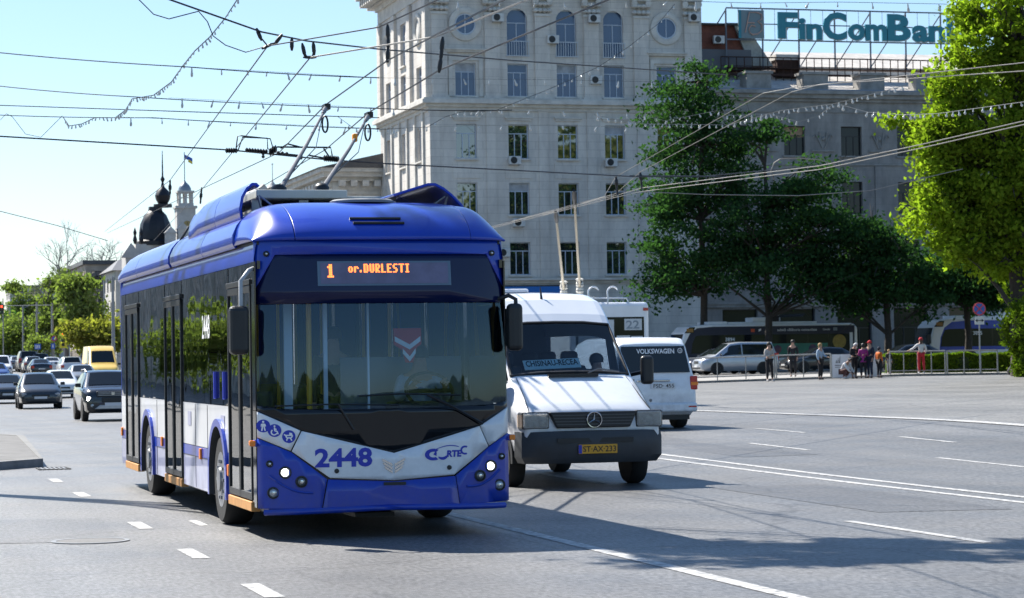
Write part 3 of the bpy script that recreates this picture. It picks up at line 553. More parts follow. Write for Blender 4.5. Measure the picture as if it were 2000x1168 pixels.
# --- mirrors
for s, xm in ((-1, -1.43), (1, 1.32)):
    q = MB(); yy = .02
    q.box(xm - (.10 if s < 0 else .08), xm + (.09 if s < 0 else .07), yy - .08, yy + .08, 1.79, 2.26); mo = q.build('mirror', blk, bus, bev=.05, seg=3)
    q = MB(); q.tube([V(s * 1.22, .28, 2.64), V(s * 1.32, .1, 2.6), V(xm - s * .02, yy, 2.5), V(xm - s * .02, yy, 2.2)] if s < 0 else [V(1.16, .16, 2.30), V(1.27, .06, 2.34), V(1.33, .02, 2.30), V(1.33, .02, 2.2)], .022, 7); q.build('mirror_arm', mat('arm_grey', (.35, .36, .37), .4) if s < 0 else blk, mo, smooth=60)
    MB().box(xm - .08, xm + .07, yy + .082, yy + .088, 1.84, 2.21).build('mirror_glass', mat('mirror', (.6, .62, .65), .03, 1.), mo)
pn = thing('pennant', 'red pennant with white chevrons hanging inside the windscreen of the blue trolleybus', 'pennant', S(.30, .35, 1.75), TH)
red = mat('red_cloth', (.55, .03, .04), .8); 
MB().prism([(-.14, .28), (.14, .28), (.14, .12), (0, .03), (-.14, .12)], -.006, .006, 'xz').build('upper_cloth', red, pn)
MB().prism([(-.05, .06), (.1, .1), (.06, -.06), (-.02, -.06)], .01, .02, 'xz').build('lower_cloth', red, pn)
for z in (.10, -.02): MB().prism([(-.13 + (.08 if z < 0 else 0), z + .1), (0.02, z + .02), (.13 - (.05 if z < 0 else 0), z + .1), (.13 - (.05 if z < 0 else 0), z + .05), (0.02, z - .03), (-.13 + (.08 if z < 0 else 0), z + .05)], -.012, -.007, 'xz').build('white_chevron', whitemark, pn)
# ================================================================== OTHER VEHICLES
cglass = darkglass('car_glass', (.010, .013, .016), .05, .4); cglass_see = glass('van_windscreen', (.72, .82, .88), 1.5, .02, .05, 1.5); cglass_dk = glass('van_side_glass', (.22, .26, .30), 1.5, .02)
platew = mat('number_plate', (.6, .61, .62), .5); trim = mat('bumper_plastic', (.03, .033, .037), .6, var=.35, scale=4)
def half(st):
    y, zb, zl, zt, wm, wt = st; h = zl - zb
    return [(0, zb), (.88 * wm, zb), (.972 * wm, zb + .12 * h), (wm, zb + .5 * h), (.99 * wm, zl - .08 * h), (.965 * wm, zl), (wt, zt - .05), (wt - .03, zt - .02), (wt - .11, zt), (.5 * wt, zt + .014), (0, zt + .02)]
def ring(st):
    hp = half(st); y = st[0]; r = [V(x, y, z) for x, z in hp]; l = [V(-x, y, z) for x, z in hp[1:-1]][::-1]; return r + l
def hp_at(sts, si, k):
    i = min(int(si), len(sts) - 2); f_ = si - i; A, B = half(sts[i])[k], half(sts[i + 1])[k]; return V(lerp(A[0], B[0], f_), lerp(sts[i][0], sts[i + 1][0], f_), lerp(A[1], B[1], f_))
def patch_side(sts, s, s0, s1, k0, k1, m0, m1, off=.008, n=4, slant0=0., slant1=0.):
    P = []
    for i in range(n + 1):
        row = []
        for j in range(3):
            g = lerp(m0, m1, j / 2); a = lerp(s0 + slant0 * g, s1 + slant1 * g, i / n); p = hp_at(sts, a, k0).lerp(hp_at(sts, a, k1), g); row.append(V(s * (p.x + off), p.y, p.z + off * .2))
        P.append(row)
    return P
def patch_top(sts, s0, s1, off, kk=(8, 9, 10), xs=.97, n=4):
    P = []
    for i in range(n + 1):
        a = lerp(s0, s1, i / n); h_ = [hp_at(sts, a, k) for k in kk]
        P.append([V(-h_[0].x * xs, h_[0].y, h_[0].z) + off, V(-h_[1].x, h_[1].y, h_[1].z) + off, h_[2] + off, h_[1] + off, V(h_[0].x * xs, h_[0].y, h_[0].z) + off])
    return P
KIND = {
 'hatch': dict(L=4.1, r=.31, ax=(.82, 3.4), cow=4, roof=5, rend=7, rbase=8, st=[(0, .33, .5, .60, .62, .52), (.06, .25, .62, .70, .78, .66), (.32, .2, .74, .82, .87, .74), (.95, .2, .86, .95, .885, .76), (1.08, .2, .9, 1.0, .885, .77), (1.78, .2, .93, 1.42, .885, .63), (2.3, .2, .93, 1.48, .885, .62), (3.35, .2, .95, 1.44, .885, .60), (3.92, .22, .96, 1.06, .87, .72), (4.05, .26, .8, .9, .83, .70), (4.1, .34, .6, .7, .74, .62)]),
 'sedan': dict(L=4.6, r=.32, ax=(.88, 3.62), cow=4, roof=5, rend=7, rbase=8, st=[(0, .33, .5, .60, .64, .52), (.06, .25, .62, .70, .80, .66), (.35, .2, .74, .82, .89, .76), (1.1, .2, .86, .94, .91, .78), (1.22, .2, .9, .99, .91, .78), (1.95, .2, .93, 1.38, .91, .62), (2.5, .2, .93, 1.44, .91, .60), (3.3, .2, .95, 1.40, .91, .60), (3.95, .2, .97, 1.08, .90, .72), (4.45, .24, .93, 1.02, .87, .74), (4.57, .28, .8, .88, .82, .68), (4.6, .36, .6, .7, .74, .62)]),
 'suv': dict(L=4.35, r=.36, ax=(.85, 3.5), cow=4, roof=5, rend=7, rbase=8, st=[(0, .42, .66, .80, .68, .6), (.06, .32, .82, .94, .84, .74), (.25, .27, .95, 1.04, .90, .80), (.95, .26, 1.02, 1.10, .915, .82), (1.12, .26, 1.04, 1.14, .915, .82), (1.75, .26, 1.06, 1.58, .915, .68), (2.4, .26, 1.07, 1.64, .915, .67), (3.75, .28, 1.08, 1.60, .91, .64), (4.12, .3, 1.08, 1.16, .90, .76), (4.3, .33, .9, 1.0, .86, .74), (4.35, .4, .7, .8, .8, .68)]),
 'minivan': dict(L=4.6, r=.33, ax=(.9, 3.65), cow=3, roof=4, rend=6, rbase=7, st=[(0, .34, .6, .74, .70, .58), (.07, .26, .74, .84, .84, .70), (.4, .2, .86, .97, .91, .78), (.85, .2, .98, 1.08, .93, .80), (1.75, .2, 1.03, 1.72, .93, .70), (2.4, .2, 1.03, 1.80, .93, .70), (4.25, .22, 1.03, 1.78, .93, .70), (4.5, .24, 1.03, 1.14, .92, .80), (4.57, .28, .8, .95, .88, .76), (4.6, .34, .6, .75, .84, .7)]),
 'van': dict(L=5.6, r=.35, ax=(.95, 4.4), cow=3, roof=4, rend=6, rbase=7, st=[(0, .36, .7, .86, .78, .64), (.08, .28, .86, 1.0, .90, .78), (.5, .24, 1.05, 1.2, .96, .86), (.95, .24, 1.2, 1.36, .98, .88), (1.7, .24, 1.3, 2.2, .98, .80), (2.4, .24, 1.3, 2.5, .98, .82), (5.4, .26, 1.3, 2.5, .98, .82), (5.56, .28, 1.3, 1.42, .97, .84), (5.58, .3, .9, 1.1, .96, .84), (5.6, .36, .7, .9, .92, .8)]),
}
def car(name, label, cat, loc, rz, kind, body, group=None, rear=False, lamps=True, sc_=1.0, rails=False, solid_side=False, lit_=False):
    K = KIND[kind]; sts = K['st']; t = thing(name, label, cat, loc, rz, group); t.scale = (sc_,) * 3; L = K['L']
    m = MB(); m.loft([ring(s) for s in sts]); m.build('body', body, t, smooth=42)
    cw, rf, re, rb = K['cow'], K['roof'], K['rend'], K['rbase']
    m = MB(); m.grid(patch_top(sts, cw + .06, rf - .04, V(0, -.012, .012))); m.build('windscreen', cglass, t, smooth=180)
    m = MB(); m.grid(patch_top(sts, re + .06, rb - .06, V(0, .012, .012))); m.build('rear_window', cglass, t, smooth=180)
    for s in (-1, 1):
        mid = (rf + re) / 2
        for a, b, sl0, sl1 in ((cw + .35, mid - .03, .55, 0), (mid + .03, re + .25, 0, -.25)):
            if solid_side and a > cw + .5: continue
            m = MB(); m.grid(patch_side(sts, s, a, b, 5, 6, .10, .90, slant0=sl0, slant1=sl1)); m.build('side_window', cglass, t)
        fw = sts[2]; z0 = lerp(fw[1], fw[2], .62); wd = sts[1][4]
        h_ = MB(); h_.box(s * wd * .58, s * wd * .99, .03, .34, z0 - .02, z0 + .12); h_.build('headlight', lit if lit_ else lens, t, bev=.03)
        zt_ = lerp(sts[-3][1], sts[-3][2], .86); h_ = MB(); wr = sts[-2][4]; h_.box(s * wr * .72, s * wr * 1.01, L - .25, L - .005, zt_ - .16, zt_ + .05 if kind not in ('van', 'minivan') else zt_ + .25); h_.build('tail_light', redlens, t, bev=.02)
        mm = MB(); wy = sts[cw][4]; yy = lerp(sts[cw][0], sts[rf][0], .25); zz = sts[cw][2] + .07
        mm.box(s * (wy - .02), s * (wy + .17), yy, yy + .07, zz, zz + .13); mm.build('mirror', blk if kind != 'sedan' else body, t, bev=.025)
        for y in K['ax']:
            a = MB(); wm_ = sts[4][4]; a.prism([(y + K['r'] * 1.16 * math.cos(q), K['r'] + K['r'] * 1.16 * math.sin(q)) for q in frange(-.35, PI + .35, 16)], s * (wm_ - .2), s * (wm_ + .004)); a.build('wheel_arch', blk, t)
            wheel(t, s * (wm_ + .008), y, K['r'], .2, s)
        if rails: MB().tube([V(s * .66, 1.9, 1.6), V(s * .68, 2.1, 1.69), V(s * .66, 3.5, 1.67), V(s * .64, 3.7, 1.6)], .02, 6).build('roof_rail', alu, t, smooth=60)
    f0, f1 = sts[0], sts[1]
    if kind == 'suv':
        q = MB(); q.box(-.52, .52, -.03, .1, .80, .98); g_ = q.build('upper_grille', blk, t, bev=.02); q = MB()
        for z in (.84, .89, .94): q.box(-.48, .48, -.04, -.028, z, z + .014)
        q.build('grille_bar', alu, g_); MB().box(-.05, .05, -.05, -.03, .86, .95).build('emblem', chrome, g_); q = MB(); q.prism([(-.6, .40), (.6, .40), (.42, .54), (-.42, .54)], -.02, .1, 'xz'); q.build('skid_plate', alu, t, bev=.02)
        for s in (-1, 1): MB().lathe([(.06, 0), (.05, .02), (.001, .03)], 14, (s * .66, .02, .52), 'y').build('fog_light', lens, t)
    m = MB(); m.box(-.36, .36, -.012, .05, .5 if kind in ('hatch', 'sedan') else .62, .6 if kind in ('hatch', 'sedan') else .78); m.build('grille', blk, t, bev=.015)
    m = MB(); m.box(-f1[4] * .8, f1[4] * .8, -.008, .12, f0[1] - .02, f0[1] + .11); m.build('lower_intake', trim, t, bev=.03)
    MB().box(-.26, .26, -.03, 0, f0[1] + .09, f0[1] + .19).build('number_plate', platew, t)
    MB().box(-.26, .26, L - .0, L + .02, sts[-1][1] + .22, sts[-1][1] + .33).build('number_plate', platew, t)
    MB().box(-.75, .75, L - .1, L + .03, sts[-1][1] - .03, sts[-1][1] + .14).build('rear_bumper', trim if kind in ('suv', 'van') else body, t, bev=.03)
    return t
P_ = dict(black=paint('car_black', (.012, .014, .018), .2), dgrey=paint('car_dark_grey', (.02, .023, .028), .25), white=paint('car_white', (.72, .73, .74)), silver=mat('car_silver', (.42, .45, .50), .3, .5, .1, 2, coat=.7),
          grey=mat('car_grey', (.20, .21, .22), .3, .4, .1, 2, coat=.7), blue=paint('car_blue', (.02, .05, .20)), yellow=paint('van_yellow', (.78, .52, .10), .35), beige=mat('car_beige', (.3, .28, .25), .3, .4, .1, 2, coat=.7), navy=paint('car_navy', (.01, .016, .045)))
def front_at(px, py): p = gp(px, py); return p
def rear_at(px, py, L, rz):
    p = gp(px, py); return p + V(-math.sin(rz) * -L * -1, 0, 0) * 0 + V(-math.sin(TH) * L, math.cos(TH) * L, 0)
# oncoming and waiting cars on the avenue
g_on = 'cars coming down the avenue'; g_wait = 'cars driving away up the avenue'
car('parked_car' if 0 else 'suv_car', 'black compact SUV with roof rails and lit headlamp, right behind the blue trolleybus', 'car', gp(221, 823), TH, 'suv', P_['black'], g_on, rails=True, lit_=True)
car('hatchback', 'dark grey hatchback ahead on the open lane, largest car left of the black SUV', 'car', gp(80, 799), TH - .03, 'hatch', P_['dgrey'], g_on, sc_=1.04)
car('sedan_car', 'dark sedan cut by the left picture edge with a lit headlamp, behind the dark hatchback', 'car', gp(16, 789), TH - .04, 'sedan', P_['dgrey'], g_on, lit_=True)
car('hatchback', 'small white hatchback between the dark hatchback and the black SUV', 'car', gp(124, 778), TH, 'hatch', P_['white'], g_on)
car('estate_car', 'grey car mostly hidden behind the black SUV, in front of the yellow van', 'car', gp(166, 757), TH, 'sedan', P_['grey'], g_on)
car('cargo_van', 'yellow high roof cargo van behind the black SUV', 'van', gp(205, 752), TH, 'van', P_['yellow'], solid_side=True, sc_=1.02)
car('minivan', 'white minivan at the left picture edge, far up the avenue', 'van', gp(4, 736), TH, 'minivan', P_['white'], g_on)
car('sedan_car', 'small blue car at the left picture edge in front of the white minivan', 'car', gp(-4, 747), TH, 'sedan', P_['blue'], g_on)
def rcar(name, label, px, py, kind, m, sc_=1.0, **k):
    L = KIND[kind]['L'] * sc_; p = gp(px, py); q = p + V(-ST * L, CT * L, 0); q.z = gz(*toS(q)); car(name, label, 'car', q, TH + PI, kind, P_[m], g_wait, sc_=sc_, **k)
rcar('suv_car', 'white SUV seen from behind just left of the yellow van', 142, 740, 'suv', 'white')
rcar('sedan_car', 'black sedan seen from behind in the middle of the far queue', 82, 737, 'sedan', 'black')
rcar('sedan_car', 'white sedan seen from behind with red tail lamps, beside the white SUV', 104, 730, 'sedan', 'white')
rcar('suv_car', 'dark blue estate car seen from behind above the black sedan', 80, 727, 'suv', 'navy', sc_=1.05)
rcar('minivan', 'tall beige grey minivan at the left of the far queue', 57, 727, 'minivan', 'beige', sc_=1.08)
rcar('hatchback', 'grey hatchback just right of the tall beige minivan', 66, 729, 'hatch', 'grey')
rcar('hatchback', 'dark hatchback farthest left in the queue climbing the avenue', 26, 725, 'hatch', 'dgrey')
rcar('sedan_car', 'brownish grey sedan between the farthest left hatchback and the beige minivan', 36, 726, 'sedan', 'grey')
# parked on the far side of the square, broadside
car('panel_car', 'silver compact van parked facing left in front of trolleybus 3894', 'van', S(40.86, 105.4, gz(40.9, 105) + .02), TH - PI / 2, 'minivan', P_['silver'], 'cars parked beyond the barriers')
car('sedan_car', 'dark car parked at the left behind the silver compact van', 'car', S(41.2, 108.6, gz(41, 108) + .02), TH - PI / 2, 'hatch', P_['navy'], 'cars parked beyond the barriers')
car('sedan_car', 'dark car parked to the right of the silver compact van, behind the barrier', 'car', S(45.9, 105.0, gz(46, 105) + .02), TH - PI / 2, 'sedan', P_['black'], 'cars parked beyond the barriers')
car('sedan_car', 'black sedan with glinting roof edge behind the hedge and barrier', 'car', S(50.6, 104.0, gz(50, 104) + .02), TH - PI / 2, 'sedan', P_['black'], 'cars parked beyond the barriers', sc_=1.05)

# ------------------------------------------------------------------ white minibus beside the trolleybus
van = thing('minibus', 'white high roof minibus with a CHISINAU-RECEA board and yellow number plate', 'minibus', S(4.36, 7.25, 0), TH)
vw = grime(paint('minibus_white', (.74, .76, .79), .3, .08), 1.5, .45)
vst = [(.04, .55, .74, .80, .90, .84), (.06, .50, .86, .95, .92, .86), (.12, .45, .93, 1.02, .94, .86), (.35, .42, 1.0, 1.12, .955, .86), (.75, .40, 1.2, 1.34, .965, .87), (1.02, .40, 1.34, 1.47, .965, .87), (1.72, .40, 1.40, 2.18, .965, .80), (1.86, .40, 1.42, 2.30, .965, .80), (2.15, .40, 1.42, 2.50, .965, .795), (2.6, .40, 1.42, 2.60, .965, .78), (3.2, .40, 1.42, 2.63, .965, .775), (5.4, .40, 1.42, 2.62, .965, .775), (5.55, .42, 1.42, 2.55, .95, .75)]
m = MB(); m.loft([ring(s) for s in vst[:6]], True, False); m.f.append(tuple(range(len(ring(vst[0])))))
m.build('bonnet', vw, van, smooth=40)
m = MB(); R6 = [ring(s) for s in vst]; n = len(R6[0])
m2 = MB()
for i in range(6, len(R6) - 1):
    for j in range(n):
        if j in (5, 14) and 8 <= i < 11: continue
        k = (j + 1) % n; m2.add([R6[i][j], R6[i][k], R6[i + 1][k], R6[i + 1][j]], [(0, 1, 2, 3)])
m2.add(R6[-1], [tuple(range(n))])
# the cab between bonnet and roof, open at the windscreen and door windows
for j in range(n):
    k = (j + 1) % n; zmid = (R6[5][j].z + R6[5][k].z) / 2
    if j in (5, 14, 7, 8, 9, 10, 11, 12): continue
    m2.add([R6[5][j], R6[5][k], R6[6][k], R6[6][j]], [(0, 1, 2, 3)])
m2.build('body', vw, van, smooth=40)
P = patch_top(vst, 5.03, 5.99, V(0, -.004, .004), (7, 9, 10), .985, 6); m = MB(); m.grid(P); m.build('windscreen', cglass_see, van, smooth=180)
m = MB(); m.tube([P[0][0], P[0][1], P[0][2], P[0][3], P[0][4], *[r[4] for r in P[1:]], P[-1][3], P[-1][2], P[-1][1], P[-1][0], *[r[0] for r in P[::-1][1:]]], .022, 6); m.build('windscreen_seal', blk, van, smooth=60)
for s in (-1, 1):
    m = MB(); m.grid(patch_side(vst, s, 5.55, 6.9, 5, 6, .06, .62, .006, 6, .5, 0)); m.build('door_window', cglass_dk, van)
    m = MB(); m.grid(patch_side(vst, s, 8, 11, 5, 6, 0, .52, .0)); m.build('side_window', cglass_dk, van)
    m = MB(); m.grid(patch_side(vst, s, 8, 11, 5, 6, .52, 1, .0)); m.build('upper_side', vw, van)
    MB().box(s * .592, s * .962, .03, .26, .783, 1.006).build('headlight_bezel', blk, van, bev=.02); hl_ = MB().box(s * .60, s * .955, .02, .25, .79, 1.0).build('headlight', mat('lamp_bowl', (.62, .60, .56), .4, .2, .35, 14), van, bev=.03); MB().box(s * .605, s * .95, -.004, .012, .795, .995).build('lens', glass('lamp_glass', (.86, .87, .88), 1.5, .05, .5, 30), hl_); MB().box(s * .90, s * .962, .03, .3, .79, .99).build('indicator', mat('clear_orange', (.5, .36, .25), .2, coat=1.), van, bev=.02)
    q = MB(); q.box(s * 1.03, s * 1.21, 1.05, 1.17, 1.33, 1.72); mo = q.build('mirror', blk, van, bev=.05, seg=3); MB().tube([V(s * .93, 1.3, 1.46), V(s * 1.08, 1.14, 1.5)], .03, 6).build('mirror_arm', blk, mo)
    for y in (.98, 4.5): 
        a = MB(); a.prism([(y + .43 * math.cos(q_), .36 + .43 * math.sin(q_)) for q_ in frange(-.1, PI + .1, 16)], s * .6, s * .958 if y < 2 else s * .968); a.build('wheel_arch', blk, van); wheel(van, s * .962, y, .345, .22, s, mat('white_rim', (.5, .5, .5), .5, .2, .3, 6))
    m = MB(); m.box(s * .955, s * .985, 1.45, 4.0, .62, .76); m.build('rub_strip', trim, van, bev=.01)
q = MB(); bp_ = [(-.97, .42), (-.96, .10), (-.75, -.02), (0, -.06), (.75, -.02), (.96, .10), (.97, .42)]
q.loft([[V(x * .94, y + .03, .33) for x, y in bp_], [V(x, y - .02, .42) for x, y in bp_], [V(x, y - .03, .66) for x, y in bp_], [V(x * .99, y, .745) for x, y in bp_], [V(x * .9, y + .15, .76) for x, y in bp_]], False, False)
q.build('bumper', mat('minibus_bumper', (.04, .046, .055), .55, var=.3, scale=3), van, smooth=35)
q = MB(); q.box(-.52, .52, -.085, -.05, .60, .66); q.build('bumper_slot', blk, van)
q = MB(); q.prism([(-.60, 1.0), (.60, 1.0), (.50, .79), (-.50, .79)], -.02, .08, 'xz'); gr = q.build('grille', blk, van, bev=.015)
q = MB()
for z in (.83, .87, .91, .95): q.box(-.56 + (.95 - z) * .4, .56 - (.95 - z) * .4, -.028, -.018, z, z + .012)
q.build('grille_bar', mat('grille_bar_grey', (.06, .065, .07), .4), gr)
def star(par, c, r, m, nm):
    q = MB(); q.tube([V(c[0] + r * math.cos(a), c[1], c[2] + r * math.sin(a)) for a in frange(0, 2 * PI, 28)], r * .09, 6)
    for k in range(3):
        a = PI / 2 + k * 2 * PI / 3; d = V(math.cos(a), 0, math.sin(a)); nn = V(-d.z, 0, d.x); o_ = V(*c)
        q.loft([[o_ + nn * r * .13 + V(0, .0, 0), o_ - V(0, .012, 0), o_ - nn * r * .13], [o_ + d * r * .97 + nn * r * .03, o_ + d * r * .97 - V(0, .006, 0), o_ + d * r * .97 - nn * r * .03]], False, False)
    q.build(nm, m, par)
star(gr, (.0, -.045, .895), .10, chrome, 'star_emblem'); 
q = MB(); q.box(-.34, .36, 1.0, 1.06, 1.452, 1.492, Matrix.Translation((0, -.10, 0))); q.build('bonnet_vent', blk, van)
pl = MB().box(-.24, .29, -.105, -.09, .455, .575).build('number_plate', mat('taxi_plate_yellow', (.68, .33, .015), .45), van, bev=.004)
MB().box(-.24, -.195, -.108, -.104, .46, .57).build('blue_strip', bluemark, pl); MB().text('ST·AX·233', -.18, -.107, .478, .45, .075, .012).build('plate_lettering', blackmark, pl)
bd = thing('route_board', 'pale green CHISINAU-RECEA route board behind the windscreen of the white minibus', 'route board', S(4.36, 7.25, 0), TH)
Mb = Matrix.Translation((-.60, 1.13, 1.55)) @ Matrix.Rotation(math.radians(-40), 4, 'X') @ Matrix.Rotation(math.radians(-2.5), 4, 'Y')
q = MB(); q.box(0, .80, 0, .008, 0, .165, Mb); q.build('board', mat('board_green', (.62, .80, .76), .5), bd)
MB().text('CHISINAU-RECEA', .03, -.004, .05, .74, .10, .02, M=Mb).build('board_lettering', blackmark, bd); MB().text('STRASENI · PANASESTI', .2, -.004, .008, .4, .03, .0, M=Mb).build('board_small_lettering', blackmark, bd) if 0 else None
q = MB(); q.tube([V(.24, .98, 1.50), V(.40, 1.03, 1.555), V(.68, 1.0, 1.51)], .011, 5); q.build('wiper', mat('wiper_grey', (.25, .22, .2), .5), van)
q = MB(); q.tube([V(-.05, 2.2, 2.53), V(-.05, 2.25, 2.70)], [.02, .006], 6); q.build('aerial', blk, van)
q = MB(); q.box(-.92, .92, 5.1, 5.14, .5, 2.55); q.build('rear_lining', intdark, van); q = MB(); q.box(-.70, .70, 3.2, 5.1, 2.48, 2.52); q.build('roof_lining', intdark, van)
q = MB(); q.tube([V(-.84, .10, .985), V(-.80, .5, 1.20), V(-.77, .98, 1.445)], .007, 4); q.tube([V(.84, .10, .985), V(.80, .5, 1.20), V(.77, .98, 1.445)], .007, 4); q.build('bonnet_seam', blk, van)
q = MB(); q.box(-.9, .9, 1.35, 5.4, .5, .56); q.box(-.9, .9, 1.0, 1.4, 1.0, 1.40); q.build('cabin_floor', intdark, van)
for x in (-.5, .45):
    for y in (2.1, 3.2, 4.2): 
        q = MB(); q.box(x - .27, x + .27, y, y + .5, .8, .95); q.box(x - .25, x + .25, y + .42, y + .55, .9, 1.6); q.box(x - .13, x + .13, y + .42, y + .52, 1.6, 1.8); q.build('seat', intdark, van, bev=.05)
q = MB(); q.lathe([(.2, -.02), (.215, 0), (.2, .02), (.18, 0), (.2, -.02)], 20, cap=False); o = q.build('steering_wheel', blk, van, smooth=60); o.location = (.45, 1.55, 1.42); o.rotation_euler = (math.radians(35), 0, 0)
q = MB(); q.box(-.55, .0, 3.0, 5.0, 2.64, 2.70); q.build('roof_hatch', vw, van, bev=.03)

# ------------------------------------------------------------------ white van seen from behind
t5 = thing('passenger_van', 'white van seen from behind with VOLKSWAGEN lettering across its dark rear window', 'van', S(11.42, 25.6 + 4.9, .15), TH + PI)
# local: rear at y = 4.9, so x is mirrored for the viewer
KV = [(0, .4, .7, .85, .78, .65), (.1, .3, .85, .98, .92, .8), (.6, .26, 1.0, 1.1, .95, .85), (1.0, .25, 1.1, 1.2, .955, .86), (1.8, .25, 1.15, 1.86, .955, .76), (2.4, .25, 1.15, 1.95, .955, .76), (4.55, .25, 1.15, 1.93, .955, .75), (4.74, .28, 1.14, 1.80, .945, .745), (4.84, .32, 1.05, 1.22, .93, .84), (4.88, .36, .8, .95, .92, .85), (4.9, .42, .7, .82, .90, .83)]
m = MB(); m.loft([ring(s) for s in KV]); m.build('body', vw, t5, smooth=40)
m = MB(); m.grid([[V(x * lerp(.80, .70, k), 4.862 - .09 * k + .012, lerp(1.20, 1.76, k)) for x in frange(-1, 1, 6)] for k in frange(0, 1, 5)]); m.build('rear_window', cglass, t5, smooth=180)
Mr = Matrix.Translation((.37, 4.815, 1.60)) @ Matrix.Rotation(PI, 4, 'Z') @ Matrix.Rotation(math.radians(-9), 4, 'X')
MB().text('VOLKSWAGEN', 0, -.012, 0, .84, .105, .02, M=Mr).build('window_lettering', whitemark, t5); q = MB(); q.v = []; q.lathe([(.055, 0), (.042, .0)], 20, (0, 0, 0), 'y', cap=False); q.text('W', -.03, -.001, -.03, .06, .05, 0); o = q.build('window_emblem', whitemark, t5); o.location = (-.60, 4.815, 1.66); o.rotation_euler = (0, 0, PI)
for s in (-1, 1):
    q = MB().box(s * .80, s * .96, 4.70, 4.90, .83, 1.12).build('tail_light', redlens, t5, bev=.02); MB().box(s * .81, s * .965, 4.72, 4.905, .925, .99).build('indicator_lens', amber, q)
    for y in (.95, 3.95): wheel(t5, s * .96, y, .335, .24, s)
    for y in (.95, 3.95): MB().prism([(y + .4 * math.cos(a), .35 + .4 * math.sin(a)) for a in frange(0, PI, 14)], s * .6, s * .958).build('wheel_arch', blk, t5)
    q = MB(); q.box(s * .95, s * 1.14, 1.25, 1.35, 1.2, 1.45); q.build('mirror', blk, t5, bev=.03)
q = MB(); q.box(-.93, .93, 4.78, 4.97, .36, .56); q.build('rear_bumper', vw, t5, bev=.05, seg=3); MB().box(-.9, -.72, 4.965, 4.975, .46, .49).build('reflector', redlens, t5)
pl = MB().box(-.45, .09, 4.90, 4.925, .86, .98).build('number_plate', platew, t5, bev=.004); o = MB().text('FSD· 455', -.04, -.004, .88, .46, .08, .012).build('plate_lettering', blackmark, pl); o.location = (0, 4.924, 0); o.rotation_euler = (0, 0, PI); 
MB().box(-.34, .4, 4.9, 4.925, 1.01, 1.05).build('tailgate_handle', chrome, t5, bev=.01); MB().lathe([(.035, 0), (.03, .012), (.001, .014)], 14, (.1, 4.9, .62), 'y').build('tailgate_emblem', blk, t5)
q = MB(); q.box(-.8, .8, 1, 4.8, .2, .3); q.build('underside', blk, t5)
# ------------------------------------------------------------------ white trolleybus seen from behind (route 22)
rt = thing('trolleybus', 'white trolleybus seen from behind with route number 22 in its rear window', 'trolleybus', S(17.1, 46.5, .2), TH)
MB().box(-1.25, 1.25, 0, 11.5, .4, 3.12).build('body', buswhite, rt, bev=.12, seg=3)
MB().box(-1.08, 1.08, -.012, .02, 1.75, 2.68).build('rear_window', cglass, rt, bev=.02)
for x0, x1, z0, z1 in ((-1.0, .12, 1.8, 2.6), (.2, .62, 1.85, 2.12), (.66, 1.02, 1.82, 2.1)): MB().box(x0, x1, -.022, -.013, z0, z1).build('notice_sheet', mat('paper', (.6, .62, .62), .7, var=.2, scale=9), rt)
q = MB().box(.45, 1.0, -.024, -.013, 2.28, 2.62).build('route_sheet', mat('paper', (.6, .62, .62), .7), rt); MB().text('22', .5, -.027, 2.32, .42, .25, .02).build('route_number', mat('grey_lettering', (.22, .26, .28), .6), q)
for x in (-1.12, 1.05): MB().box(x, x + .16, -.03, .0, 2.86, 2.95).build('top_lamp', redlens, rt, bev=.01)
for s in (-1, 1):
    MB().box(s * .95, s * 1.2, -.02, .03, .8, 1.3).build('tail_light', redlens, rt, bev=.02)
    for y in (3, 9): wheel(rt, s * 1.26, y, .47, .3, s, None, 'bus')
q = MB(); q.tube([V(-1.1, .1, 3.1), V(-1.1, .05, 3.25), V(.55, .05, 3.25), V(.62, .05, 3.1)], .022, 6); q.build('roof_rail', buswhite, rt, smooth=60)
for x in (-.55, .05):
    q = MB(); q.tube([V(x - .1, .2, 2.7), V(x - .1, 0, 3.2), *[V(x + .07 - .17 * math.cos(a), .05, 3.42 + .17 * math.sin(a)) for a in frange(0, 2.7, 8)]], .025, 6); q.build('pole_hook', buswhite, rt, smooth=60)
MB().box(-1.0, 0, 1.5, 4, 3.1, 3.35).build('equipment_box', roofgrey, rt, bev=.03)
strawpole = mat('straw_pole', (.42, .37, .28), .6)
for bx, by, tx, ty in ((1102, 575, 1085, 412), (1133, 572, 1121, 372)):
    b0, e = at(bx, by, 80), at(tx, ty, 72); inv = lambda p: V(*[c for c in (lambda q: (q[0] - 17.1, q[1] - 46.5, p.z - .2))(toS(p))])
    b1, e1 = inv(b0), inv(e); d = e1 - b1
    po = MB().tube([b1, b1 + d * .9], [.045, .035], 8).build('trolley_pole', strawpole, rt, smooth=60)
    q = MB(); q.tube([b1 + d * .88, b1 + d * .94, e1], [.05, .07, .04], 8); q.build('pole_head', blk, po)
    q = MB(); c = b1 + d * .06
    for k in range(5): q.lathe([(.10 + .03 * (k % 2), .0), (.14 - .02 * (k % 2), .06), (.08, .1)], 10, (c.x, c.y, c.z - .2 + k * .1))
    q.build('rope_spring', mat('rope_white', (.6, .58, .52), .8), po, smooth=50); MB().lathe([(.06, 0), (.09, .05), (.06, .1)], 10, tuple(b1 + d * .10)).build('pole_collar', blk, po)
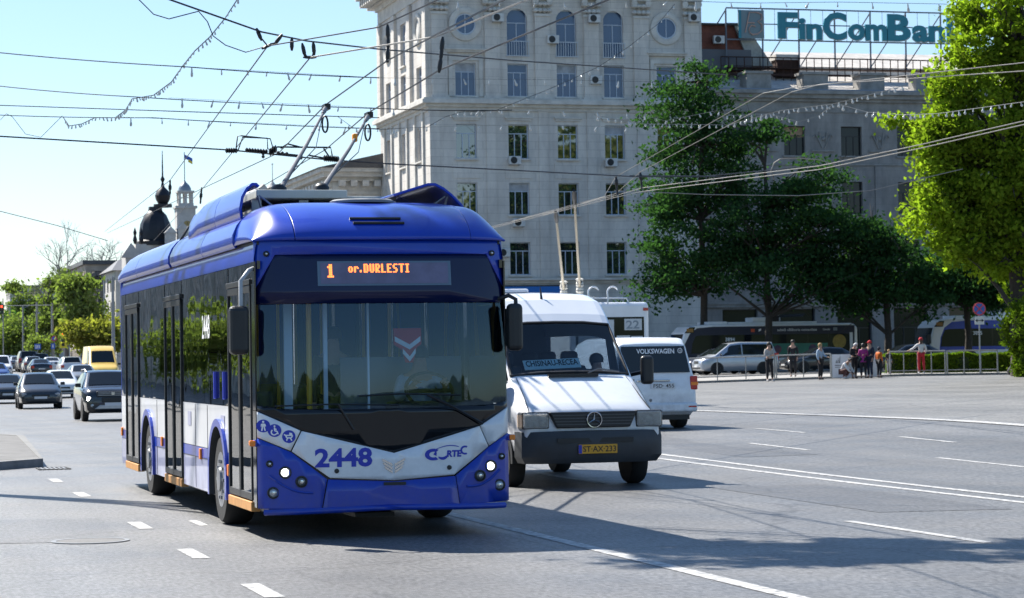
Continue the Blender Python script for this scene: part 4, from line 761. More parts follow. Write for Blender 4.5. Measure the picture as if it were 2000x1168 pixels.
# ------------------------------------------------------------------ parked trolleybuses, broadside
advg = mat('green_advert', (.03, .22, .15), .4, var=.3, scale=1.5); wrapn = mat('dark_wrap', (.008, .012, .035), .45, coat=.1)
def sidebus(name, label, loc, Lb, dark, num, extra):
    t = thing(name, label, 'trolleybus', loc, TH)
    prof = [(.10, .3), (.0, .6), (-.02, 1.1), (.08, 1.9), (.28, 2.6), (.65, 2.98), (1.6, 3.08), (Lb - .3, 3.08), (Lb, 2.8), (Lb, .35), (Lb - .3, .3)]
    MB().prism(prof, 0, 2.5, 'xz').build('body', buswhite, t, bev=.10, seg=3)
    MB().prism([(.16, .95), (.2, 1.5), (.3, 1.9), (.62, 2.5), (1.1, 2.86), (2.2, 2.94), (Lb - .2, 2.94), (Lb - .25, 1.0 if dark else 1.2), (.16, .92)] if dark else [(.62, 1.05), (.72, 1.9), (.98, 2.5), (1.5, 2.86), (2.6, 2.94), (Lb - .2, 2.94), (Lb - .25, 1.2), (.65, 1.0)], -.012, .002, 'xz').build('side_wrap', wrapn if dark else busblue, t)
    MB().prism([(.70, 1.3), (.78, 1.9), (1.0, 2.36), (1.4, 2.42), (Lb - .5, 2.42), (Lb - .5, 1.3)], -.02, -.011, 'xz').build('side_window', cglass, t)
    MB().loft([[V(x - .02, y, z) for x, z in ((.0, 1.05), (.08, 1.9), (.25, 2.5))] for y in frange(.12, 2.38, 6)], False, False).build('windscreen', cglass, t)
    q = MB(); q.prism([(.27, 2.56), (.62, 2.93), (.98, 2.93), (.88, 2.56)], -.014, .0, 'xz'); q.build('side_display_frame', gblk, t)
    MB().box(.42, .85, -.022, -.012, 2.62, 2.84).build('side_display', mat('display_amber_dim', (.30, .15, .03), .4), t)
    q = MB(); q.box(1.9, 3.2, .3, 2.2, 3.06, 3.26); q.box(3.25, Lb - 2.6, .35, 2.15, 3.06, 3.22); q.build('roof_fairing', buswhite, t, bev=.03)
    q = MB(); q.box(5.0, 6.1, .6, 1.9, 3.22, 3.5); q.build('converter_box', buswhite, t, bev=.03)
    q = MB(); q.tube([V(6.2, .9, 3.3), V(7.0, .9, 3.62), V(8.6, .9, 3.66)], .05, 6); q.tube([V(6.2, 1.6, 3.3), V(7.2, 1.6, 3.55), V(8.8, 1.6, 3.6)], .05, 6); q.box(6.1, 6.8, .7, 1.8, 3.2, 3.6); q.build('trolley_pole', blk, t)
    for x in (2.7, 8.6):
        MB().prism([(x + .62 * math.cos(a), .45 + .62 * math.sin(a)) for a in frange(-.2, PI + .2, 16)], -.016, .0, 'xz').build('wheel_arch', blk, t)
        w_ = wheel(t, 0, 0, .47, .28, -1, None, 'bus'); w_.rotation_euler = (0, 0, PI / 2); w_.location = (x, -.03, .47)
    MB().text(num, 2.95, -.024, 2.02, .62, .24, .02).build('fleet_number', whitemark, t)
    for x in frange(1.5, Lb - .6, 7)[1:-1]: MB().box(x - .025, x + .025, -.023, -.012, 1.3, 2.42).build('window_pillar', gblk, t)
    MB().box(-.35, -.05, -.25, -.1, 1.5, 2.1).build('mirror', blk, t, bev=.04)
    extra(t); return t
def ex1(t):
    MB().text('achită călătoria contactless', 6.4, -.018, 2.62, 2.65, .17, .012).build('wrap_lettering', whitemark, t); MB().text('Comodo', 9.45, -.018, 2.64, .48, .13, .01).build('wrap_lettering', whitemark, t)
    q = MB(); q.box(10.15, 10.42, -.018, -.013, 2.62, 2.82); q.build('card_symbol', mat('grey_lettering', (.22, .26, .28), .6), t)
    q = MB(); q.add([V(5.15, -.018, 2.6), V(5.32, -.018, 2.68), V(5.32, -.018, 2.8), V(5.15, -.018, 2.74)], [(0, 1, 2, 3)]); q.build('wave_symbol', whitemark, t); MB().box(4.65, 4.9, -.018, -.013, 2.58, 2.78).build('red_symbol', mat('red_orange', (.6, .09, .03), .5), t)
    ad = MB().box(3.9, 9.75, -.03, -.02, 1.15, 1.85).build('advert_panel', advg, t)
    skn = mat('advert_figure', (.25, .09, .08), .6, var=.6, scale=3, col2=(.03, .05, .12))
    for x, r in ((5.2, .2), (6.4, .26), (7.2, .2), (8.75, .28)): MB().lathe([(r, 0), (r * .7, .003), (.001, .004)], 16, (x, -.031, 1.5), 'y').build('advert_figure', skn, ad)
    MB().lathe([(.45, 0), (.44, .006), (.001, .008)], 28, (10.55, -.022, 1.93), 'y').build('round_notice', mat('notice_yellow', (.42, .28, .05), .5, var=.35, scale=5), t)
    q = MB(); q.text('BILET', 10.3, -.034, 2.05, .5, .1, .01) if 0 else None
    MB().box(11.25, 11.45, -.03, -.011, .5, 2.5).build('rear_corner_stripe', buswhite, t)
sidebus('trolleybus', 'long dark wrapped trolleybus number 3894 parked broadside with a green advert', S(44.7, 119, gz(43, 114) - .1), 11.8, True, '3894', ex1)
sidebus('trolleybus', 'white fronted trolleybus number 3895 half hidden by the hedge and round bush at right', S(61.0, 118, gz(58, 112) + .1), 11.8, False, '3895', lambda t: None)
# ================================================================== BUILDINGS
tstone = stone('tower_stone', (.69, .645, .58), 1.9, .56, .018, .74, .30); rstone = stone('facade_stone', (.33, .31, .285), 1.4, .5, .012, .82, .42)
trimst = mat('stone_trim', (.66, .63, .575), .85, var=.3, scale=1.3, bump=.2, bscale=8); trim2 = mat('grey_stone_trim', (.35, .335, .31), .85, var=.42, scale=1.2, bump=.2, bscale=8)
winblue = mat('window_frame_blue_grey', (.44, .50, .58), .5); windark = mat('window_frame_dark', (.025, .024, .024), .5); winwhite = mat('window_frame_white', (.6, .6, .6), .5)
wglass = darkglass('window_glass', (.012, .018, .022), .02, .6, .015, .35, 2.3); curtain = mat('curtain', (.45, .47, .5), .9, var=.4, scale=2)
def walls(W, z0, z1, ops, depth, M=None, x0=0.):
    xs = sorted({x0, x0 + W, *[o[0] for o in ops], *[o[1] for o in ops]}); zs = sorted({z0, z1, *[o[2] for o in ops], *[o[3] for o in ops]}); m = MB()
    T = (lambda v: M @ v) if M else (lambda v: v)
    for a, b in zip(xs[:-1], xs[1:]):
        for c, d in zip(zs[:-1], zs[1:]):
            if any(o[0] <= a + 1e-6 and b <= o[1] + 1e-6 and o[2] <= c + 1e-6 and d <= o[3] + 1e-6 for o in ops): continue
            m.add([T(V(a, 0, c)), T(V(b, 0, c)), T(V(b, 0, d)), T(V(a, 0, d))], [(0, 1, 2, 3)])
    for a, b, c, d in ops:
        r = [V(a, 0, c), V(b, 0, c), V(b, 0, d), V(a, 0, d)]; k = [v + V(0, depth, 0) for v in r]
        for i in range(4): j = (i + 1) % 4; m.add([T(r[j]), T(r[i]), T(k[i]), T(k[j])], [(0, 1, 2, 3)])
    return m
def window(par, x0, x1, z0, z1, dep, fm, M=None, vbars=2, hbar=.7, archd=False, gl=None, sill=None, half_curtain=False):
    T = M or Matrix.Identity(4); fwd = .07; m = MB(); w_ = x1 - x0
    m.box(x0, x0 + fwd, dep - .08, dep, z0, z1, T); m.box(x1 - fwd, x1, dep - .08, dep, z0, z1, T); m.box(x0 + fwd, x1 - fwd, dep - .08, dep, z0, z0 + fwd, T); m.box(x0 + fwd, x1 - fwd, dep - .08, dep, z1 - fwd, z1, T)
    hz = lerp(z0, z1, hbar)
    if vbars:
        for i in range(vbars): xx = x0 + w_ * (i + 1) / (vbars + 1); m.box(xx - .03, xx + .03, dep - .075, dep - .005, z0 + fwd, z1 - fwd if not hbar else hz, T)
    if hbar: m.box(x0 + fwd, x1 - fwd, dep - .078, dep - .004, hz, hz + .06, T)
    o = m.build('window', fm, par)
    MB().box(x0 + .02, x1 - .02, dep - .03, dep - .02, z0 + .02, z1 - .02, T).build('pane', gl or wglass, o)
    if half_curtain: MB().box(x0 + .08, x1 - .08, dep - .036, dep - .031, hz + .06, z1 - .08, T).build('curtain', curtain, o)
    if sill: MB().box(x0 - .12, x1 + .12, -.16, dep - .1, z0 - .12, z0 - .004, T).build('sill', sill, o)
    return o
tw = thing('corner_building', 'tall pale stone corner building with arched windows, round windows and pilasters', 'building', S(34.3, 141, 0), TH)
cols = [2.62, 6.39, 9.99, 13.47, 17.4]; hw = .74; W_, D_ = 20.1, 16.0
rows = [(7.44, 9.74), (11.64, 13.9), (15.58, 17.99), (19.95, 22.25)]
ops = [(c - hw, c + hw, a, b) for c in cols for a, b in rows] + [(c - hw, c + hw, 22.78, 26.1) for c in cols[1:4]] + [(c - 1.0, c + 1.0, 1.2, 5.2) for c in cols[1:4]]
walls(W_, 0, 27.0, ops, .35).build('front_wall', tstone, tw)
vio = darkglass('sky_glass', (.045, .085, .17), .04, .5, .015, .35, 1.6)  # blue sky reflection of the upper panes put into the base colour
for i, c in enumerate(cols):
    for k, (a, b) in enumerate(rows):
        if k == 0 and i == 0: continue
        window(tw, c - hw, c + hw, a, b, .3, winblue, vbars=2, hbar=.72, sill=trimst, gl=vio if k == 3 else wglass, half_curtain=(k == 3 and i in (0, 2)) or (k == 2 and i == 3) or (k == 1 and i in (1,)) or (k == 0 and i == 4))
    if 0 < i < 4:
        window(tw, c - hw, c + hw, 22.78, 26.1, .3, winblue, vbars=1, hbar=.70, gl=vio)
        q = MB()
        for s in (-1, 1):
            arcp = [V(c + s * hw, .03, 26.1)] + [V(c + s * hw * math.cos(a_), .03, 26.1 - hw + hw * math.sin(a_)) for a_ in frange(0, PI / 2, 10)]; q.add(arcp, [tuple(range(len(arcp)))])
        q.build('arch_spandrel', tstone, tw)
        q = MB(); q.box(c - hw - .1, c + hw + .1, -.16, -.12, 23.78, 23.84); q.box(c - hw - .1, c + hw + .1, -.16, -.12, 22.76, 22.82)
        for x in frange(c - hw - .05, c + hw + .05, 9): q.box(x - .02, x + .02, -.15, -.125, 22.8, 23.8)
        q.build('balcony_rail', mat('rail_pale', (.45, .48, .52), .5, .3), tw)
        window(tw, c - 1, c + 1, 1.2, 5.2, .3, windark, vbars=2, hbar=.75)
    else:
        zc = 24.95; q = MB(); q.lathe([(.72, .06), (.78, .16), (.95, .20), (1.16, .14), (1.2, 0.0)], 40, (c, 0, zc), 'y', cap=False); wn = q.build('round_window', trimst, tw, smooth=35)
        MB().lathe([(.74, .03), (.001, .031)], 32, (c, 0, zc), 'y').build('pane', vio, wn); q = MB(); q.box(c - .03, c + .03, -.07, -.03, zc - .72, zc + .72); q.lathe([(.70, .03), (.74, .09), (.66, .09)], 32, (c, 0, zc), 'y', cap=False); q.build('frame', winblue, wn)
        q = MB(); q.box(c - 1.5, c + 1.5, -.34, .0, 23.12, 23.24); q.box(c - 1.42, c + 1.42, -.22, .0, 22.98, 23.12); q.build('window_hood', trimst, tw)
        q = MB()
        for s in (-1, 1): q.box(c + s * 1.1 - .14, c + s * 1.1 + .14, -.10, -.0, 19.9, 22.7)
        q.box(c - 1.24, c + 1.24, -.102, -.0, 22.42, 22.7); q.build('window_surround', trimst, tw)
for c in cols: 
    q = MB(); q.box(c - 1.0, c + 1.0, -.2, 0, 18.4, 18.52); q.box(c - .9, c + .9, -.12, 0, 18.25, 18.4); q.build('lintel', trimst, tw)
    q = MB(); q.box(c - 1.0, c + 1.0, -.05, 0, 14.2, 15.3); q.build('relief_panel', tstone, tw)
for x in (.75, 4.55, 8.2, 11.8, 15.5, 19.3):
    q = MB(); q.box(x - .55, x + .55, -.18, 0, 19.75, 25.6); q.box(x - .65, x + .65, -.24, 0, 19.62, 19.95); p_ = q.build('pilaster', tstone, tw)
    q = MB(); q.box(x - .6, x + .6, -.26, 0, 25.6, 25.78); q.box(x - .72, x + .72, -.36, 0, 26.85, 27.0)
    for k in range(4):
        for zz, rr in ((26.0, .2), (26.45, .24)): q.lathe([(.02, -.18), (rr, -.05), (rr * .9, .1), (.02, .2)], 8, (x - .5 + k * .333, -.2, zz), 'z')
    for s in (-1, 1): q.lathe([(.22, 0), (.22, .14), (.001, .15)], 12, (x + s * .52, -.24, 26.68), 'y')
    q.build('capital', trimst, p_, smooth=50)
for x in (.35, 4.4, 8.2, 11.75, 15.5, 19.75):
    q = MB(); q.box(x - .35, x + .35, -.07, 0, 7.2, 18.9); q.build('pilaster_strip', tstone, tw)
def cornice(par, x0, x1, z, steps, nm, m, y0=0., side=None):
    q = MB(); zz = z
    for h_, pr in steps: q.box(x0 - pr, x1 + pr, y0 - pr, y0 + .0, zz, zz + h_); zz += h_
    if side:
        zz = z
        for h_, pr in steps: q.box(x0 - pr, x0, y0 + .003, y0 + side, zz + .001, zz + h_ - .001); zz += h_
    return q.build(nm, m, par)
cornice(tw, 0, W_, 18.9, [(.25, .12), (.22, .32), (.28, .62), (.12, .5)], 'belt_cornice', trimst, side=D_)
cornice(tw, 0, W_, 6.85, [(.2, .15), (.14, .4)], 'ground_ledge', trimst, side=D_)
cornice(tw, 0, W_, 27.0, [(.9, .1), (.35, .3)], 'entablature', trimst, side=D_)
cornice(tw, 0, W_, 28.25, [(.35, .6), (.35, .95), (.4, 1.5), (.3, 1.75)], 'main_cornice', trimst, side=D_ + 1.5)
q = MB()
for k in range(24): q.box(-1.35, -.75, .2 + k * .7, .55 + k * .7, 28.32, 28.9)
for k in range(28): q.box(.1 + k * .72, .45 + k * .72, -1.35, -.75, 28.32, 28.9)
q.build('modillion', trimst, tw); bpy.data.objects['modillion']['kind'] = 'stuff'
# side wall seen sharply foreshortened
Ms = Matrix(((0, 1, 0, 0), (-1, 0, 0, D_), (0, 0, 1, 0), (0, 0, 0, 1)))
sc_ = [3.0, 8.0, 13.0]; so_ = [(D_ - c - .8, D_ - c + .8, a, b) for c in sc_ for a, b in rows[1:]] + [(D_ - 8 - .8, D_ - 8 + .8, 22.9, 26.0)]
walls(D_, 0, 27.0, so_, .35, Ms).build('side_wall', tstone, tw)
for o_ in so_: window(tw, *o_, .3, winblue, Ms, 2, .72, gl=vio if o_[2] > 19 else wglass, sill=trimst)
for c in (3.0, 13.0):
    q = MB(); rg = [(.72, .06), (.95, .20), (1.16, .14), (1.2, 0)]; q.lathe([(a, -b) for a, b in rg], 28, (0, c, 24.9), 'x', cap=False); q.lathe([(.74, -.03), (.001, -.031)], 24, (0, c, 24.9), 'x'); q.build('round_window', trimst, tw, smooth=35)
for y in (.6, 5.5, 10.5, 15.4): MB().box(-.22, 0, y - .5, y + .5, 19.75, 26.9).build('pilaster', tstone, tw)
for y in (3.0, 8, 13.0):
    for s in (-1, 1): MB().box(-.14, 0, y + s * 1.25 - .2, y + s * 1.25 + .2, 7.2, 18.9).build('pilaster_strip', trimst, tw)
MB().box(.01, W_, .4, D_, 26.9, 30.2).build('roof', roofgrey, tw); MB().box(W_ - .02, W_, .003, D_, 0, 28).build('far_wall', tstone, tw); MB().box(0, W_, D_ - .01, D_, 0, 28).build('back_wall', tstone, tw)
MB().box(.5, 4.6, -.12, -.02, 6.0, 6.75).build('shop_fascia', mat('fascia_blue', (.02, .16, .5), .4), tw) if 0 else None
fa = thing('shop_sign', 'plain bright blue fascia sign on the ground floor of the stone corner building', 'sign', S(34.3, 141, 0), TH)
MB().box(3.2, 9.6, -.25, -.1, 5.9, 6.62).build('panel', mat('fascia_blue', (.02, .16, .5), .4), fa); MB().box(3.15, 9.65, -.24, -.12, 6.63, 6.7).build('top_trim', blk, fa)
# air conditioners hung on the tower
acw = mat('ac_white', (.62, .62, .60), .5, var=.2, scale=4)
def ac(x, z, label, off=0., tt=141., a0=34.3):
    t = thing('air_conditioner', label, 'air conditioner', S(a0 + x, tt, z), TH, 'air conditioners on the facades')
    MB().box(-.42, .42, -.42 - off, -.1 - off, 0, .58).build('casing', acw, t, bev=.03); f_ = MB().lathe([(.24, 0), (.24, .015), (.001, .016)], 20, (-.1, -.42 - off, .29), 'y').build('fan_grille', blk, t)
    q = MB(); q.box(-.35, -.3, -.4 - off, .0, -.04, 0); q.box(.3, .35, -.4 - off, .0, -.04, 0); q.build('bracket', steel, t)
for px, py, lb, of in ((969, 44, 'air conditioner left of the first arched window, under a capital', .2), (1157, 46, 'air conditioner left of the third arched window, under a capital', .2), (1078, 86, 'air conditioner beside the balcony rail of the middle arched window', 0), (1352, 44, 'air conditioner at the top right corner of the stone corner building', .2),
    (1162, 165, 'air conditioner between the two right rectangular windows of the fourth floor', 0), (1003, 322, 'air conditioner under the sill of the left window, third floor row', .1), (1191, 326, 'air conditioner under the sill of the window beside the trees, third floor row', .1), (1011, 443, 'air conditioner just right of the blue trolleybus roof, under a window', .1),
    (982, 502, 'lowest air conditioner, half hidden behind the corner of the blue trolleybus roof', .1), (1268, 398, 'air conditioner on the stone wall at the left edge of the dark trees', .1), (1272, 495, 'lower air conditioner on the stone wall behind the dark leaves', .1)):
    p = onT(px, py, 141); ac(p.x - 34.3, p.z, lb, of)
# lower wing running back along the avenue
wg = thing('side_wing_building', 'lower sunlit stone wing with a deep bracketed cornice, left of the tall corner building', 'building', S(34.3, 157.3, 0), TH)
ops = [(x, x + 1.5, z, z + 2.4) for x in frange(3, 36, 8)[:-1] for z in (7.5, 11.5)]
MB().box(-3.6, 0, 0, .02, 0, 15.6).build('end_wall', tstone, wg); Mw = Matrix(((0, 1, 0, -3.6), (-1, 0, 0, 40), (0, 0, 1, 0), (0, 0, 0, 1)))
walls(40, 0, 15.6, ops, .3, Mw).build('avenue_wall', tstone, wg)
for o_ in ops: window(wg, *o_, .26, winwhite, Mw)
q = MB(); zz = 14.2
for h_, pr in ((.25, .1), (.7, .06), (.3, .45), (.35, .9), (.3, 1.2)): q.box(-3.6 - pr, .0, -pr, 40, zz, zz + h_ - .002); zz += h_
q.build('cornice', trimst, wg); q = MB()
for k in range(30): q.box(-4.4, -3.66, .2 + k * 1.3, .75 + k * 1.3, 14.75, 15.2)
for k in range(4): q.box(-3.3 + k * .9, -2.8 + k * .9, -.75, -.06, 14.75, 15.2)
q.build('bracket', trimst, wg)['kind'] = 'stuff'
q = MB(); q.prism([(-5.0, 16.1), (0, 17.2), (8, 17.2), (8, 16.1)], -1.3, 40, 'xz'); q.build('roof', mat('dark_metal_roof', (.09, .09, .095), .5, .3, .3, 2), wg)
# long right hand building
bglass = darkglass('dim_window_glass', (.012, .016, .018), .06, .3)
rb = thing('bank_building', 'long grey stone building behind the dark trees, with a pale metal roof', 'building', S(54.45, 142, 0), TH)
rc = [2.9 + 4.45 * k for k in range(10)]; ro = [(c - .82, c + .82, a, b) for c in rc for a, b in ((16.05, 18.2), (11.8, 14.15), (7.6, 9.9))] + [(c - 1.35, c + 1.35, .6, 4.9) for c in rc]
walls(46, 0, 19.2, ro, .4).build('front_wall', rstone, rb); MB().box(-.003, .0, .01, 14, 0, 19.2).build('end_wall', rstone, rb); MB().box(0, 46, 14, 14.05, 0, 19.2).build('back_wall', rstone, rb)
for j, o_ in enumerate(ro):
    wn = window(rb, *o_, .34, windark, vbars=2, hbar=.66, sill=trim2 if o_[2] > 5 else None, gl=bglass)
    if j == 3: MB().box(o_[0] + .06, o_[1] - .06, .30, .305, 17.4, 18.15).build('blind', mat('blind_tan', (.45, .28, .17), .8, var=.3), wn)
for k in range(10):
    x = rc[k] + 2.22
    q = MB(); q.box(x - .9, x + .9, -.12, 0, 16.35, 16.45)
    for s in (-1, 1): q.tube([V(x + s * .1, -.05, 16.6), V(x + s * .35, -.08, 17.2), V(x + s * .6, -.06, 17.6), V(x + s * .75, -.05, 17.4)], .05, 5); q.tube([V(x + s * .2, -.05, 17.0), V(x + s * .3, -.07, 17.8)], .06, 5)
    q.lathe([(.2, 0), (.12, .1), (.001, .12)], 10, (x, 0, 17.3), 'y'); q.build('wall_relief', trim2, rb)
    q = MB(); q.box(x - .42, x + .42, -.12, 0, 5.4, 15.3); q.build('wall_strip', rstone, rb)
cornice(rb, 0, 46, 19.2, [(.22, .08), (.55, .04), (.22, .25), (.3, .5), (.26, .72)], 'cornice', trim2); cornice(rb, 0, 46, 5.05, [(.22, .18), (.12, .28)], 'ground_ledge', trim2); cornice(rb, 0, 46, 15.35, [(.14, .1)], 'string_course', trim2)
zr = 20.75; roofm = mat('pale_metal_roof', (.60, .56, .51), .6, .0, .3, 1.5)
MB().loft([[V(0, .15, zr), V(46, .15, zr)], [V(0, 5.4, 22.6), V(46, 5.4, 22.6)]], False, False).build('roof_slope', roofm, rb)
MB().box(0, 46, 5.4, 13.8, 19, 22.7).build('attic', roofm, rb); MB().box(0, 46, -.7, .2, 20.752, 20.84).build('gutter', mat('gutter_blue', (.16, .2, .26), .5, .3), rb)
for k in range(10):
    x = 4.7 + 4.45 * k
    q = MB(); q.box(x - .95, x + .95, .1, 1.5, zr, 22.0); q.box(x - 1.08, x + 1.08, -.02, 1.6, 22.0, 22.18); q.build('parapet_block', trim2, rb)
q = MB(); q.loft([[V(0, 6.2, 22.7), V(46, 6.2, 22.7)], [V(0, 6.3, 23.3), V(46, 6.3, 23.3)], [V(0, 10, 24.9), V(46, 10, 24.9)], [V(0, 13.7, 22.7), V(46, 13.7, 22.7)]], False, False); q.build('upper_roof', roofm, rb)
rust = mat('rusty_iron', (.06, .028, .02), .8, .3, .4, 5)
q = MB(); q.box(3.0, 46, 3.3, 3.4, 23.55, 23.63); q.box(3.0, 46, 3.3, 3.4, 22.25, 22.4); q.box(3.0, 46, 3.3, 3.36, 22.9, 22.95)
for x in frange(3, 46, 70): q.box(x - .025, x + .025, 3.32, 3.38, 21.9, 23.6)
q.build('roof_railing', rust, rb)
sh = MB().box(.1, 5.2, 4.2, 9, 22.7, 26.0).build('roof_shed', mat('rust_cladding', (.20, .055, .03), .7, var=.5, scale=2), rb)
MB().loft([[V(4.3, 4.0, 26.15), V(5.2, 4.0, 26.15), V(7.4, 4.0, 23.0), V(5.6, 4.0, 23.0)], [V(4.3, 9, 26.15), V(5.2, 9, 26.15), V(7.4, 9, 23.0), V(5.6, 9, 23.0)]]).build('shed_roof', roofgrey, rb); MB().box(-.2, 5.1, 3.9, 9.2, 26.0, 26.14).build('shed_top', blk, rb)
MB().box(.1, 5.6, 3.9, 4.15, 22.7, 24.2).build('shed_base', mat('grey_cladding', (.10, .105, .12), .6), rb)
for x, z in ((.5, 24.6), (3.0, 24.6)): ac(x, z, 'air conditioner on the rusty roof shed beside the tower' if x < 1 else 'air conditioner on the rusty roof shed near the sign frame', -.0, 146.0, 54.45)
q = MB(); q.box(7.6, 9.3, 3.8, 5.0, 22.2, 23.5); q.build('roof_box', rust, rb); MB().box(7.5, 9.4, 3.75, 5.05, 23.5, 23.9).build('roof_box_cap', roofm, rb)
# ------------------------------------------------------------------ rooftop sign
sg = thing('rooftop_sign', 'rooftop sign of large teal FinComBank letters on a steel frame', 'sign', S(0, 145.6, 0), TH)
teal = mat('teal_letters', (.008, .19, .245), .4); tw_ = mat('letter_return_white', (.6, .63, .66), .5); fram = mat('frame_steel', (.13, .15, .18), .6, .3)
def sx(px, py): return onT(px, py, 145.6)
zt_, zb_ = sx(1640, 22).z, sx(1640, 80).z; xl, xr = sx(1418, 40).x, sx(1905, 40).x
q = MB(); q.box(xl, xr, -.03, .05, zt_, zt_ + .1); q.box(xl, xr, -.03, .05, zb_ - .1, zb_); q.box(xl, xr, -.02, .04, (zt_ + zb_) / 2 - .02, (zt_ + zb_) / 2 + .06)
for i, x in enumerate(frange(xl, xr, 7)):
    q.box(x - .05, x + .05, .0, .1, 22.75, zt_); q.tube([V(x - 1.9, 3.4, 22.75), V(x - .0, .1, zt_ - .1)], .05, 5)
    q.tube([V(x, .05, zb_), V(x + 1.2, 3, 22.75)], .03, 4)
for x in frange(xl, xr, 21): q.tube([V(x, .0, zb_), V(x, .0, zt_)], .018, 4)
q.build('frame', fram, sg)
MB().box(xl, xr, -.25, .6, 22.78, 22.86).build('walkway', rust, sg)
for nm, x0, x1, y0, y1 in (('F', 1518, 1556, 24, 75), ('in', 1559, 1603, 36, 77), ('C', 1606, 1651, 24, 78), ('om', 1655, 1730, 47, 79), ('B', 1732, 1776, 28, 80), ('an', 1780, 1843, 50, 82), ('k', 1848, 1886, 34, 83)):
    a_, b_ = sx(x0, y1), sx(x1, y0); wd_ = b_.x - a_.x; ht = sx(x0, y0).z - a_.z
    q = MB(); q.text(nm, a_.x, -.22, a_.z, wd_, ht, .035); L_ = q.build('letter', teal, sg); sf = L_.modifiers.new('s', 'SOLIDIFY'); sf.thickness = .16; sf.offset = -1
    q = MB(); q.text(nm, a_.x + .08, -.03, a_.z - .05, wd_ + .04, ht + .08, .05); q.build('letter_outline', tw_, L_)
a_, b_ = sx(1441, 75), sx(1490, 21); q = MB().box(a_.x, b_.x, -.2, -.05, a_.z, b_.z).build('emblem_panel', mat('emblem_grey', (.16, .22, .24), .5), sg); MB().box(a_.x, a_.x + .22, -.215, -.201, a_.z, b_.z).build('emblem_strip', teal, q)
e = MB(); X0, Z0 = a_.x, a_.z; wd_ = b_.x - a_.x; ht = b_.z - a_.z
def es(pts, r=.045): e.tube([V(X0 + u * wd_, -.25, Z0 + v * ht) for u, v in pts], r, 5)
es([(.25, .2), (.42, .92), (.8, .92)]); es([(.34, .55), (.62, .55)]); es([(.72, .92), (.9, .85), (.9, .68), (.74, .6), (.9, .5), (.9, .28), (.72, .15), (.5, .14)]); es([(.66, .42), (.5, .46), (.4, .36), (.42, .2), (.55, .12), (.68, .16)])
e.build('emblem_script', mat('emblem_line', (.5, .32, .26), .5), q)
# ------------------------------------------------------------------ far left skyline
def simple_block(name, label, loc, rz, W, D, H, nx, nz, wallm, winm, roofm_, pitch=0., side=True):
    t = thing(name, label, 'building', loc, rz); pw = W / nx; ph = (H - 1) / nz
    ops = [(pw * (i + .28), pw * (i + .72), 1 + ph * (j + .18), 1 + ph * (j + .75)) for i in range(nx) for j in range(nz)]
    walls(W, -3, H, ops, .25).build('wall', wallm, t)
    for o_ in ops: window(t, *o_, .22, winm, vbars=1, hbar=0)
    ns = max(1, int(D / pw)); ps = D / ns; Ml = Matrix(((0, 1, 0, 0), (-1, 0, 0, D), (0, 0, 1, 0), (0, 0, 0, 1))); o2 = [(ps * (i + .28), ps * (i + .72), 1 + ph * (j + .18), 1 + ph * (j + .75)) for i in range(ns) for j in range(nz)]
    walls(D, -3, H, o2, .25, Ml).build('wall', wallm, t)
    for o_ in o2: window(t, *o_, .22, winm, Ml, 1, 0)
    Mr_ = Matrix(((0, -1, 0, W), (1, 0, 0, 0), (0, 0, 1, 0), (0, 0, 0, 1))); walls(D, -3, H, o2, .25, Mr_).build('wall', wallm, t)
    for o_ in o2: window(t, *o_, .22, winm, Mr_, 1, 0)
    q = MB()
    if pitch: q.loft([[V(-.5, -.5, H), V(W + .5, -.5, H), V(W + .5, D + .5, H), V(-.5, D + .5, H)], [V(W * .15, D * .45, H + pitch), V(W * .85, D * .45, H + pitch), V(W * .85, D * .55, H + pitch), V(W * .15, D * .55, H + pitch)]])
    else: q.box(-.35, W + .35, -.35, D + .35, H, H + .5)
    q.build('roof', roofm_, t); return t
plast = mat('pale_plaster', (.42, .36, .30), .9, var=.35, scale=.6); plast2 = mat('white_plaster', (.55, .53, .50), .9, var=.3, scale=.6)
lead = mat('dark_lead_dome', (.025, .025, .03), .45, .4, .3, 1); drf = mat('dark_metal_roof', (.09, .09, .095), .5)
ct = thing('clock_tower', 'square pale clock tower with arched lantern, domed cap and blue yellow flag', 'tower', at(364, 640, 300), TH)
s_ = 300 / F; zt0 = at(364, 400, 300).z - ct.location.z; zb0 = at(364, 470, 300).z - ct.location.z
h1 = at(364, 403, 300).z - ct.location.z; h2 = at(364, 374, 300).z - ct.location.z; h3 = at(364, 360, 300).z - ct.location.z
MB().box(-1.15, 1.15, -1.15, 1.15, -4, h1 - .3).build('shaft', plast2, ct); MB().box(-1.35, 1.35, -1.35, 1.35, h1 - .3, h1).build('shaft_cornice', plast2, ct)
q = MB()
for x in (-.75, .0, .75):
    for y in (-.75, .75): q.box(x - .16, x + .16, y - .16, y + .16, h1, h2 - .2)
q.box(-.95, .95, -.95, .95, h1, h1 + .35)
for x in (-.375, .375): q.lathe([(.25, 0), (.25, .1), (.36, .1)], 12, (x, -.8, h2 - .55), 'y', cap=False)
q.build('lantern', plast2, ct); MB().box(-1.05, 1.05, -1.05, 1.05, h2 - .2, h2 + .05).build('lantern_cornice', plast2, ct)
MB().lathe([(.8, h2 + .05), (.78, h2 + .4), (.55, h2 + .8), (.2, h3 + .25), (.06, h3 + .5), (.03, h3 + .9)], 14).build('cap', mat('zinc_cap', (.22, .25, .28), .4, .5), ct, smooth=50)
MB().tube([V(0, 0, h3 + .3), V(0, 0, at(364, 297, 300).z - ct.location.z)], .06, 5).build('flag_pole', steel, ct)
